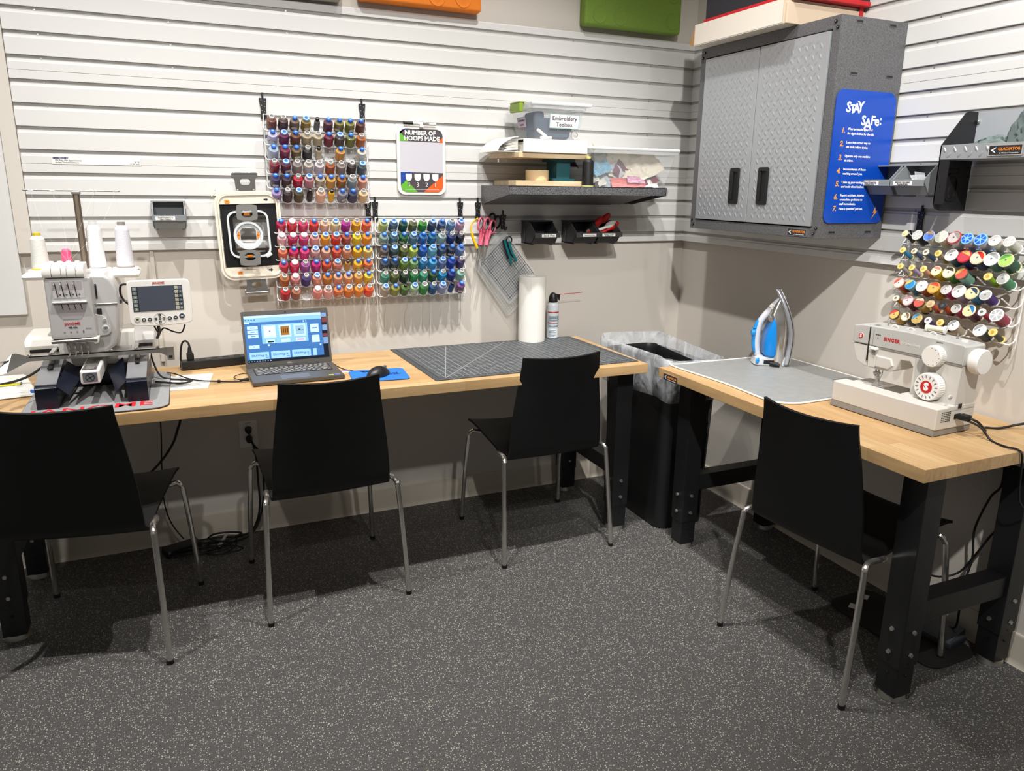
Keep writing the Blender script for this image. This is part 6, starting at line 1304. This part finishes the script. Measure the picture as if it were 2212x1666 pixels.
def sx(z): t_ = z / .305; return .070 + .012 * math.sin(min(1, t_ / .6) * PI / 2) - .06 * max(0, (t_ - .35) / .65) ** 1.6
zs = [0, .02, .06, .10, .14, .18, .21, .235, .26, .28, .295, .304]
mb = MB(M_steel); slab(mb, [(z + (.0 if z else .012), sx(z) - .004, sx(z) + .001, sole(z) * .98 + .001) for z in zs], m=M_steel); mb.build('soleplate', ir)
mb = MB(M_white); slab(mb, [(z + (.0 if z else .010), sx(z) - .022, sx(z) - .0045, sole(z) * .97 + .001) for z in zs], m=mat('skirt_silver', 'b9bac0', .25, .5)); mb.build('skirt', ir)
mb = MB(M_chrome); zz = [0, .03, .08, .12, .16, .20, .235, .262, .280]
slab(mb, [(0, .0, .047, .050), (.03, .004, .052, .051), (.08, .004, .056, .050), (.12, .002, .058, .048), (.16, -.004, .057, .044), (.185, -.014, .055, .038), (.205, -.020, .052, .030), (.235, -.008, .045, .022), (.262, .010, .037, .014), (.284, .026, .034, .006)]); mb.build('chrome_body', ir)
mb = MB(mat('iron_blue_tank', '0f7fd0', .2)); slab(mb, [(.036, -.020, .018, .046), (.045, -.030, .022, .0515), (.09, -.032, .020, .0525), (.13, -.026, .016, .050), (.165, -.012, .010, .0455), (.192, -.002, .004, .035)]); mb.build('water_tank', ir)
mb = MB(mat('iron_white', 'c9ccd2', .3)); mb.tube([Mi @ Vector(p) for p in ((-.008, 0, .018), (-.040, 0, .026), (-.052, 0, .06), (-.056, 0, .11), (-.050, 0, .165), (-.030, 0, .20), (.0, 0, .238), (.024, 0, .262), (.036, 0, .278))], .0130, 12, sub=4); slab(mb, [(0, -.062, .068, .040), (.004, -.066, .069, .044), (.028, -.060, .067, .044), (.036, -.05, .064, .040)]); mb.build('handle', ir)
mb = MB(mat('iron_blue', '1c8cd8', .35)); mb.tube([Mi @ Vector(p) for p in ((-.052, 0, .045), (-.062, 0, .07), (-.065, 0, .11), (-.060, 0, .155), (-.047, 0, .178), (-.036, 0, .186))], .0105, 12, sub=4); mb.cyl(Mi @ Vector((-.066, -.004, .128)), Mi @ Vector((-.080, -.004, .128)), .013, seg=18, bev=.002); mb.box(-.075, -.062, -.012, .006, .146, .150, .001, Mi); mb.build('blue_grip', ir)
mb = MB(mat('iron_blue', '1c8cd8', .35)); mb.ball(Mi @ Vector((-.052, -.040, .020)), .011, .006, .013); mb.build('foot_pad', ir)
mb = MB(M_paper); mb.box(-.008, .008, -.0142, -.0135, -.018, .018, M=Mi @ T(-.004, 0, .232) @ Matrix.Rotation(-.85, 4, 'Y') @ Matrix.Rotation(PI, 4, 'Y'));
for k in range(3): mb.box(-.005, .005, -.0146, -.0143, -.010 + .007 * k, -.0085 + .007 * k, M=Mi @ T(-.004, 0, .232) @ Matrix.Rotation(-.85, 4, 'Y'), m=M_txt)
mb.build('warning_label', ir)
mb = MB(M_rubber); mb.box(-.030, .016, -.0462, -.0440, .008, .024, .001, Mi); mb.cyl(Mi @ Vector((-.005, -.048, .012)), Mi @ Vector((.028, -.066, .008)), .0085, .0072, 12); mb.build('cord_socket', ir)
mb = MB(M_chrome); mb.tube([Mi @ Vector(p) for p in ((.026, -.066, .008), (.036, -.074, .006), (.040, -.070, .0025))], .0018, 6, sub=3); mb.build('cord_clip', ir)

# ============================================================ SEWING MACHINE
sw = thing('sewing_machine', 'light grey mechanical sewing machine with two white dials on the right bench', 'sewing machine', (-.374, -1.394, TT), math.radians(-87.3))
M_sg, M_sl, M_sd = mat('sewing_grey', 'b9b8b4', .35), mat('sewing_light', 'cdc9c2', .38), mat('sewing_dark_grey', '8c8a87', .4)
XZ = frame((0, 0, 0), (1, 0, 0), (0, 0, 1))      # polygon (u, w), normal towards the front (-v)
def front(poly, v0, v1, m, mb, bev=.003): mb.prism(poly, v1 - v0, frame((0, v1, 0), (1, 0, 0), (0, 0, 1)), m, bev=bev, seg=3)
mb = MB(M_sd); mb.box(.002, .370, .001, .172, .002, .022, .002); mb.box(.012, .36, .01, .16, 0, .003, m=M_rubber); mb.build('bottom_plate', sw)
mb = MB(M_sl); mb.box(.004, .374, .0, .060, .021, .086, .004, seg=3); mb.box(.010, .374, .058, .172, .021, .078, .003); mb.box(.21, .374, .058, .172, .07, .088, .003); mb.build('base', sw)
mb = MB(M_chrome); mb.box(.055, .225, .066, .160, .078, .0805, .001, m=mat('needle_plate_steel', '9a968e', .25, .9)); mb.box(.07, .13, .085, .150, .0805, .0815, .0005, m=M_chrome)
mb.box(.06, .12, .060, .115, .0812, .0822, m=M_clear); mb.build('needle_plate', sw)
arm = [(.0, .266), (.0, .208), (.020, .152), (.050, .140), (.10, .136), (.150, .140), (.168, .150), (.180, .183), (.212, .186), (.224, .172), (.2255, .084), (.372, .084), (.374, .160), (.378, .262), (.374, .268), (.180, .276)]
mb = MB(M_sl)
low = [(.001, .207), (.020, .152), (.050, .140), (.10, .136), (.150, .140), (.168, .150), (.180, .183), (.212, .186), (.224, .172), (.2255, .084), (.372, .084), (.374, .160), (.376, .206)]
front(low, .077, .166, M_sl, mb); mb.build('lower_arm', sw)
mb = MB(M_sg); up_ = [(.0, .266), (.0, .2095), (.378, .2095), (.380, .262), (.374, .268), (.20, .276), (.03, .272)]; front(up_, .074, .168, M_sg, mb, .004); mb.build('upper_cover', sw)
mb = MB(M_sd); mb.box(.090, .377, .0755, .080, .204, .2098, .001); mb.build('accent_groove', sw)
mb = MB(M_sg); front([(.228, .204), (.262, .204), (.262, .09), (.240, .09)], .0765, .080, M_sg, mb, .001); mb.build('column_panel', sw)
mb = MB(M_sl); b = [(.066, .208), (.096, .208), (.098, .150), (.094, .142), (.07, .142)]; front(b, .070, .080, M_sl, mb, .002); front([(.095, .182), (.150, .182), (.160, .162), (.145, .146), (.098, .146)], .070, .080, M_sl, mb, .004); mb.build('face_cover', sw)
mb = MB(M_rubber); mb.box(.060, .0645, .0732, .080, .158, .268); mb.box(.076, .0775, .0735, .080, .16, .262, m=M_sd); mb.build('thread_slot', sw)
mb = MB(M_chrome); mb.box(.082, .098, .066, .075, .186, .202, .002, m=M_steel); mb.box(.080, .100, .060, .076, .200, .206, .0015, m=M_white); mb.build('reverse_lever', sw)
mb = MB(M_steel)
mb.cyl((.100, .090, .145), (.100, .090, .115), .0035); mb.cyl((.090, .090, .145), (.090, .090, .112), .003); mb.box(.084, .106, .084, .096, .120, .126, .001); mb.cyl((.098, .086, .122), (.098, .074, .122), .004); mb.cyl((.090, .090, .112), (.090, .090, .084), .0008); mb.box(.097, .104, .084, .096, .092, .114, .001); mb.raw([(.088, .075, .083), (.112, .075, .083), (.112, .098, .083), (.088, .098, .083), (.094, .086, .094), (.106, .086, .094)], [(0, 1, 2, 3), (0, 1, 5, 4), (2, 3, 4, 5), (1, 2, 5), (0, 3, 4)]); mb.tube([(.108, .10, .14), (.112, .092, .12), (.110, .086, .105)], .0012, 6)
mb.build('needle_assembly', sw)
def knob(u, w_, r, h_, m, nm, mk=None, ridges=36):
    mb = MB(m); K = BACK(u, .074, w_); mb.lathe([(r * 1.0, 0), (r, h_ * .85), (r * .95, h_), (0, h_)], 40, K)
    for k in range(ridges): a = 2 * PI * k / ridges; mb.box(-.0012, .0012, r - .0006, r + .0010, .003, h_ * .8, M=K @ Matrix.Rotation(a, 4, 'Z'))
    o = mb.build(nm, sw); return o, K @ T(0, 0, h_)
o, K = knob(.297, .222, .031, .026, M_white, 'stitch_length_dial'); mb = MB(M_txt)
for k in range(7): a = 1.6 - k * .55; mb.prism(circ(.0012, 6, .025 * math.cos(a), .025 * math.sin(a)), .0003, K @ T(0, 0, .0002))
mb.build('dial_marks', o)
o, K = knob(.298, .130, .041, .028, M_white, 'stitch_pattern_dial'); mb = MB(M_red); mb.prism(circ(.0185, 32), .0008, K @ T(0, 0, .0003), M_red); fit_text(mb, 'S', .016, K @ T(0, 0, .0010), M_paper, bold=.06); mb.build('red_emblem', o)
mb = MB(M_txt)
for k in range(16): a = 2 * PI * k / 16 + .1; mb.box(-.0006, .0006, .026, .035, .0002, .0005, M=K @ Matrix.Rotation(a, 4, 'Z')); mb.box(-.0026, -.0018, .028, .035, .0002, .0005, M=K @ Matrix.Rotation(a, 4, 'Z'), m=mat('mark_purple', '6c5c9c', .6))
mb.build('dial_marks', o)
mb = MB(M_white); HWm = frame((.380, .118, .222), (0, 1, 0), (0, 0, 1)); mb.lathe([(.030, -.002), (.034, .003), (.037, .008), (.037, .030), (.034, .034), (0, .0345)], 44, HWm); mb.build('handwheel', sw)
mb = MB(M_red); K = BACK(.030, .0738, .235); mb.prism(circ(.0095, 26), .0006, K, M_paper); mb.prism(circ(.0085, 26), .0006, K @ T(0, 0, .0006), M_red); fit_text(mb, 'S', .0075, K @ T(0, 0, .0012), M_paper, bold=.06); mb.build('emblem', sw)
mb = MB(M_red); K = BACK(.143, .0738, .239); fit_text(mb, 'SINGER', .058, K, M_red, bold=.035, space=1.15); mb.box(.034, .0345, -.006, .006, 0, .0004, M=K, m=M_paper); fit_text(mb, 'Heavy Duty', .056, K @ T(.070, 0, 0), mat('print_pale', 'e2e0dc', .5)); text(mb, 'LENGTH', .0055, BACK(.300, .0738, .262), M_txt); text(mb, 'REVERSE', .005, BACK(.093, .0738, .248), M_txt); text(mb, 'n', .011, BACK(.093, .0738, .238), M_sd); mb.build('lettering', sw)
mb = MB(M_rubber); RM = frame((.3745, 0, 0), (0, 1, 0), (0, 0, 1))
for r_ in range(6):
    for c in range(5): mb.box(.022 + c * .0085, .0285 + c * .0085, .0445 + r_ * .0055, .0465 + r_ * .0055, 0, .0004, M=RM)
mb.build('vent_slots', sw)
mb = MB(M_rubber); mb.box(.092, .108, .0, .014, 0, .0006, M=RM @ T(0, .078, 0)); mb.prism(rrect(.030, .016, .003, 3, .095, .055), .0008, RM); mb.build('power_sockets', sw)
mb = MB(M_sl); mb.lathe([(.0075, 0), (.0075, .003), (.006, .004), (0, .004)], 18, RM @ T(.045, .118, 0)); mb.box(-.0065, .0065, -.0008, .0008, .004, .0048, M=RM @ T(.045, .118, 0), m=M_sd); mb.build('tension_screw', sw)
for (u, v, nm) in ((.118, .115, 0), (.170, .12, 0), (.245, .12, 0)):
    mb = MB(M_white); mb.tube([(u - .012, v, .268 + .006), (u, v, .281), (u + .014, v, .268 + .006)], .0022, 8, sub=4); mb.build('thread_guide', sw)
mb = MB(M_steel); mb.cyl((.090, .12, .270), (.090, .12, .284), .0018); mb.ball((.090, .12, .286), .005, .004, .0025); mb.cyl((.312, .135, .266), (.312, .135, .288), .0022); mb.cyl((.312, .135, .266), (.312, .135, .276), .005, .003); mb.box(.334, .350, .12, .132, .266, .274, .002, m=M_white); mb.box(.060, .075, .09, .11, .268, .274, .002, m=M_grey); mb.build('bobbin_winder', sw)
t = thing('thread_reel', 'reel of cream thread lying on top of the sewing machine', 'thread spool', (-.232, -1.60, TT + .290)); t.rotation_euler = (0, PI / 2, -1.35); body, fl, fr = reel_mesh('e8e0c4', 'e8e6e0', 'ecebe6', .0125, None); part('thread_winding', body, t); part('rear_flange', fl, t); part('front_flange', fr, t)

# ============================================================ CORDS
def cord(label, pts, r, m=M_rubber, name='hanging_cable', sub=7, extra=None, of=None):
    t = of or thing(name, label, 'cable', pts[0]); mb = MB(m); mb.tube(pts, r, 8, sub=sub); c = local(t, mb.build('power_cord' if of else 'cord', t))
    if extra: mb = MB(m); extra(mb); local(t, mb.build('connector', c))
    return t
bpy.context.view_layer.update()
zt = TT + .004
cord('black power cord from the sewing machine running to the right wall', [(-.262, -1.778, TT + .058), (-.24, -1.81, TT + .050), (-.18, -1.80, TT + .012), (-.13, -1.765, zt), (-.09, -1.785, zt), (-.03, -1.815, TT + .02), (-.012, -1.95, TT + .08), (-.012, -2.2, TT + .12)], .0036, extra=lambda mb: mb.box(-.275, -.248, -1.800, -1.772, TT + .050, TT + .066, .003), of=sw)
cord('thin black pedal cord from the sewing machine dropping over the bench end', [(-.262, -1.785, TT + .052), (-.235, -1.82, TT + .035), (-.225, -1.85, zt), (-.24, -1.90, zt), (-.235, -1.938, TT + .004), (-.232, -1.949, TT - .02), (-.16, -1.92, .60), (-.055, -1.90 - .01, .52), (-.04, -1.84, .46)], .0032, sub=8, of=sw)
cord('black cord hanging under the right bench behind the front leg', [(-.03, -1.50, .70), (-.022, -1.49, .60), (-.025, -1.52, .55)], .003)
cord('black cord looping down the right wall beside the rear bench leg', [(-.03, -1.777, .70), (-.03, -1.785, .58), (-.028, -1.755, .52), (-.028, -1.725, .40), (-.03, -1.735, .30), (-.06, -1.74, .2), (-.065, -1.745, .07), (-.06, -1.715, .045)], .0036)
cord('second black cord running from the bench end to the foot pedal', [(-.04, -1.84, .46), (-.03, -1.79, .42), (-.03, -1.74, .31), (-.05, -1.71, .24), (-.09, -1.66, .21), (-.10, -1.55, .20)], .0036, of=sw)
cord('black cord along the bench from the left edge to the embroidery machine', [(-3.0, -.215, TT + .01), (-2.90, -.20, TT + .012), (-2.82, -.19, TT + .03), (-2.757, -.17, TT + .070)], .0042, of=em)
cord('black cord looping from the control screen base across the desk mat', [(-2.432, -.20, TT + .09), (-2.425, -.24, TT + .06), (-2.40, -.275, TT + .012), (-2.33, -.31, zt), (-2.305, -.335, zt), (-2.34, -.36, zt), (-2.40, -.35, TT + .012), (-2.420, -.34, TT + .012)], .0032, of=em)
cord('thin black laptop charging cord crossing the printed sheet', [(-2.125, -.405, TT + .008), (-2.16, -.405, TT + .004), (-2.22, -.38, TT + .005), (-2.30, -.33, TT + .006), (-2.36, -.24, TT + .012), (-2.385, -.205, TT + .010)], .0024, extra=lambda mb: (mb.box(-2.150, -2.117, -.410, -.400, TT + .004, TT + .012, .002), mb.box(-2.222, -2.212, -.390, -.372, TT + .002, TT + .009, .002)), of=lp)
cord('small black cable loop at the left side of the laptop', [(-2.118, -.385, TT + .010), (-2.150, -.385, TT + .006), (-2.165, -.34, TT + .006), (-2.14, -.30, TT + .005), (-2.105, -.29, TT + .004)], .0016, of=lp)
cord('straight thin black cord hanging behind the long bench', [(-2.425, -.045, TT - .03), (-2.435, -.045, .50), (-2.446, -.045, .36), (-2.452, -.045, .22), (-2.435, -.05, .12), (-2.395, -.06, .045)], .0026)
cord('thick black cord curving behind the long bench', [(-2.352, -.045, TT - .03), (-2.358, -.045, .57), (-2.378, -.045, .50), (-2.398, -.045, .45), (-2.44, -.045, .39), (-2.50, -.045, .33), (-2.60, -.045, .25), (-2.7, -.045, .2)], .0048)
# outlet
ol = thing('wall_outlet', 'white wall outlet plate with two black plugs under the long bench', 'outlet', (-2.112, .015, .436)); Oq = BACK(-2.112, .0195, .436)
mb = MB(M_white); mb.prism(rrect(.071, .115, .003, 3), .005, Oq, bev=.001); text(mb, '5 CORD', .006, Oq @ T(0, .048, .005), M_txt); local(ol, mb.build('plate', ol))
for v in (.021, -.021): mb = MB(M_paper); mb.prism(rrect(.032, .030, .010, 4, 0, v), .001, Oq @ T(0, 0, .005)); local(ol, mb.build('socket', ol))
for v, pts, lab, r in ((.021, [(-2.112, -.02, .450), (-2.108, -.03, .43), (-2.100, -.035, .40), (-2.093, -.035, .35), (-2.092, -.035, .24), (-2.095, -.04, .12), (-2.13, -.045, .03), (-2.2, -.055, .012)], 'upper black plug and cord in the white wall outlet', .0042), (-.019, [(-2.106, -.02, .415), (-2.098, -.03, .40), (-2.078, -.035, .36), (-2.070, -.035, .26), (-2.078, -.035, .15), (-2.11, -.05, .05), (-2.16, -.07, .012), (-2.24, -.09, .010)], 'lower black plug and cord in the white wall outlet', .0042)):
    t = thing('power_plug', lab, 'plug', (-2.112, -.01, .436 + v)); mb = MB(M_rubber); mb.cyl((-2.112, .0125, .436 + v), (-2.112, -.018, .434 + v), .0145, .011, 14, bev=.002); local(t, mb.build('plug_body', t)); mb = MB(M_rubber); mb.tube(pts, r, 8, sub=6); local(t, mb.build('cord', t))
t = thing('power_adapter', 'black power brick and coiled cords lying on the floor under the long bench', 'adapter', (-2.40, -.08, 0)); Q = T(-2.405, -.075, .001) @ Matrix.Rotation(.35, 4, 'Z')
mb = MB(M_blackp); mb.box(-.07, .07, -.03, .03, .0, .030, .006, Q); mb.box(-.062, -.052, -.0305, -.0300, .015, .026, M=Q, m=M_grey); local(t, mb.build('brick', t))
RR = random.Random(5)
for i, (cx_, cy_, rx_, ry_, z_, r_) in enumerate(((-2.36, -.10, .10, .035, .008, .0040), (-2.30, -.08, .11, .04, .014, .0036), (-2.27, -.12, .075, .05, .006, .0026), (-2.24, -.07, .06, .035, .03, .0040), (-2.25, -.15, .07, .03, .005, .0022), (-2.33, -.13, .12, .03, .010, .0030))):
    mb = MB(M_rubber); mb.tube([(cx_ + rx_ * math.cos(a) * RR.uniform(.85, 1.15), cy_ + ry_ * math.sin(a) * RR.uniform(.8, 1.2), z_ + RR.uniform(0, .008)) for a in [2 * PI * k / 9 + i for k in range(10)]], r_, 7, sub=4); local(t, mb.build('cord_loop', t))
t = thing('cable_tag', 'grey paper tag on the floor cords under the long bench', 'tag', (-2.26, -.10, .02)); mb = MB(M_grey); mb.raw([(-2.235, -.05, .035), (-2.225, -.055, .035), (-2.262, -.125, .014), (-2.276, -.118, .014), (-2.235, -.05, .036), (-2.225, -.055, .036), (-2.262, -.125, .015), (-2.276, -.118, .015)], [(0, 1, 2, 3), (4, 5, 6, 7), (0, 1, 5, 4), (1, 2, 6, 5), (2, 3, 7, 6), (3, 0, 4, 7)], m=mat('tag_grey', '9c9a96', .7)); local(t, mb.build('tag', t))
# pedal and its mat
t = thing('pedal_mat', 'dark rubber mat under the sewing machine foot pedal', 'mat', (-.15, -1.6, 0)); mb = MB(mat('mat_dark_brown', '1f1c1a', .6, bump=.5, bscale=300)); mb.prism(rrect(.225, .44, .05, 5, -.155, -1.605), .008, T(0, 0, .0005), bev=.003); mb.prism(rrect(.14, .25, .01, 3, -.158, -1.53), .0006, T(0, 0, .0087), M_rubber)
for (x, y) in ((-.205, -1.455), (-.115, -1.425), (-.11, -1.63)): mb.box(-.017, .017, -.013, .013, 0, .0008, M=T(x, y, .0092) @ Matrix.Rotation(.5, 4, 'Z'), m=M_paper)
local(t, mb.build('rubber_mat', t))
t = thing('foot_pedal', 'grey sewing machine foot pedal on the dark rubber mat', 'pedal', (-.08, -1.715, .009)); Q = T(-.085, -1.705, .0092) @ Matrix.Rotation(.15, 4, 'Z')
mb = MB(mat('pedal_dark', '2e3138', .5)); mb.box(-.05, .05, -.065, .065, 0, .018, .004, Q); local(t, mb.build('pedal_base', t)); mb = MB(mat('pedal_grey', '5a5f66', .45)); mb.raw([(-.046, -.06, .018), (.046, -.06, .018), (.046, .06, .018), (-.046, .06, .018), (-.044, -.058, .028), (.044, -.058, .045), (.044, .058, .045), (-.044, .058, .028)], [(0, 1, 2, 3), (4, 5, 6, 7), (0, 1, 5, 4), (1, 2, 6, 5), (2, 3, 7, 6), (3, 0, 4, 7)], Q); local(t, mb.build('treadle', t))
# loose threads hanging from the racks are left as single fine strands
for i, (x, z0, z1, dx) in enumerate(((-1.42, 1.00, .84, -.012), (-1.36, 1.00, .83, .008), (-1.325, 1.00, .80, .004), (-1.28, 1.00, .88, .01), (-1.62, .98, .86, -.006), (-1.52, 1.0, .84, -.003))):
    t = thing('loose_thread', ('fine loose thread end hanging below the green thread rack, %s from left' % ORD[(2, 1, 0, 3, 0, 1)[i]]) if i < 4 else ('fine loose thread end hanging below the ' + ('orange' if i == 4 else 'leftmost green') + ' thread cones'), 'thread', (x, -.02, z0), group='loose thread ends below the racks'); mb = MB(mat('loose_thread_grey', '8c8880', .7)); mb.tube([(x, -.02, z0), (x + dx * .5, -.010, (z0 * 2 + z1) / 3), (x + dx * 1.2, .012, (z0 + z1 * 2) / 3), (x + dx, .016, z1)], .0004, 4, sub=4); local(t, mb.build('strand', t))
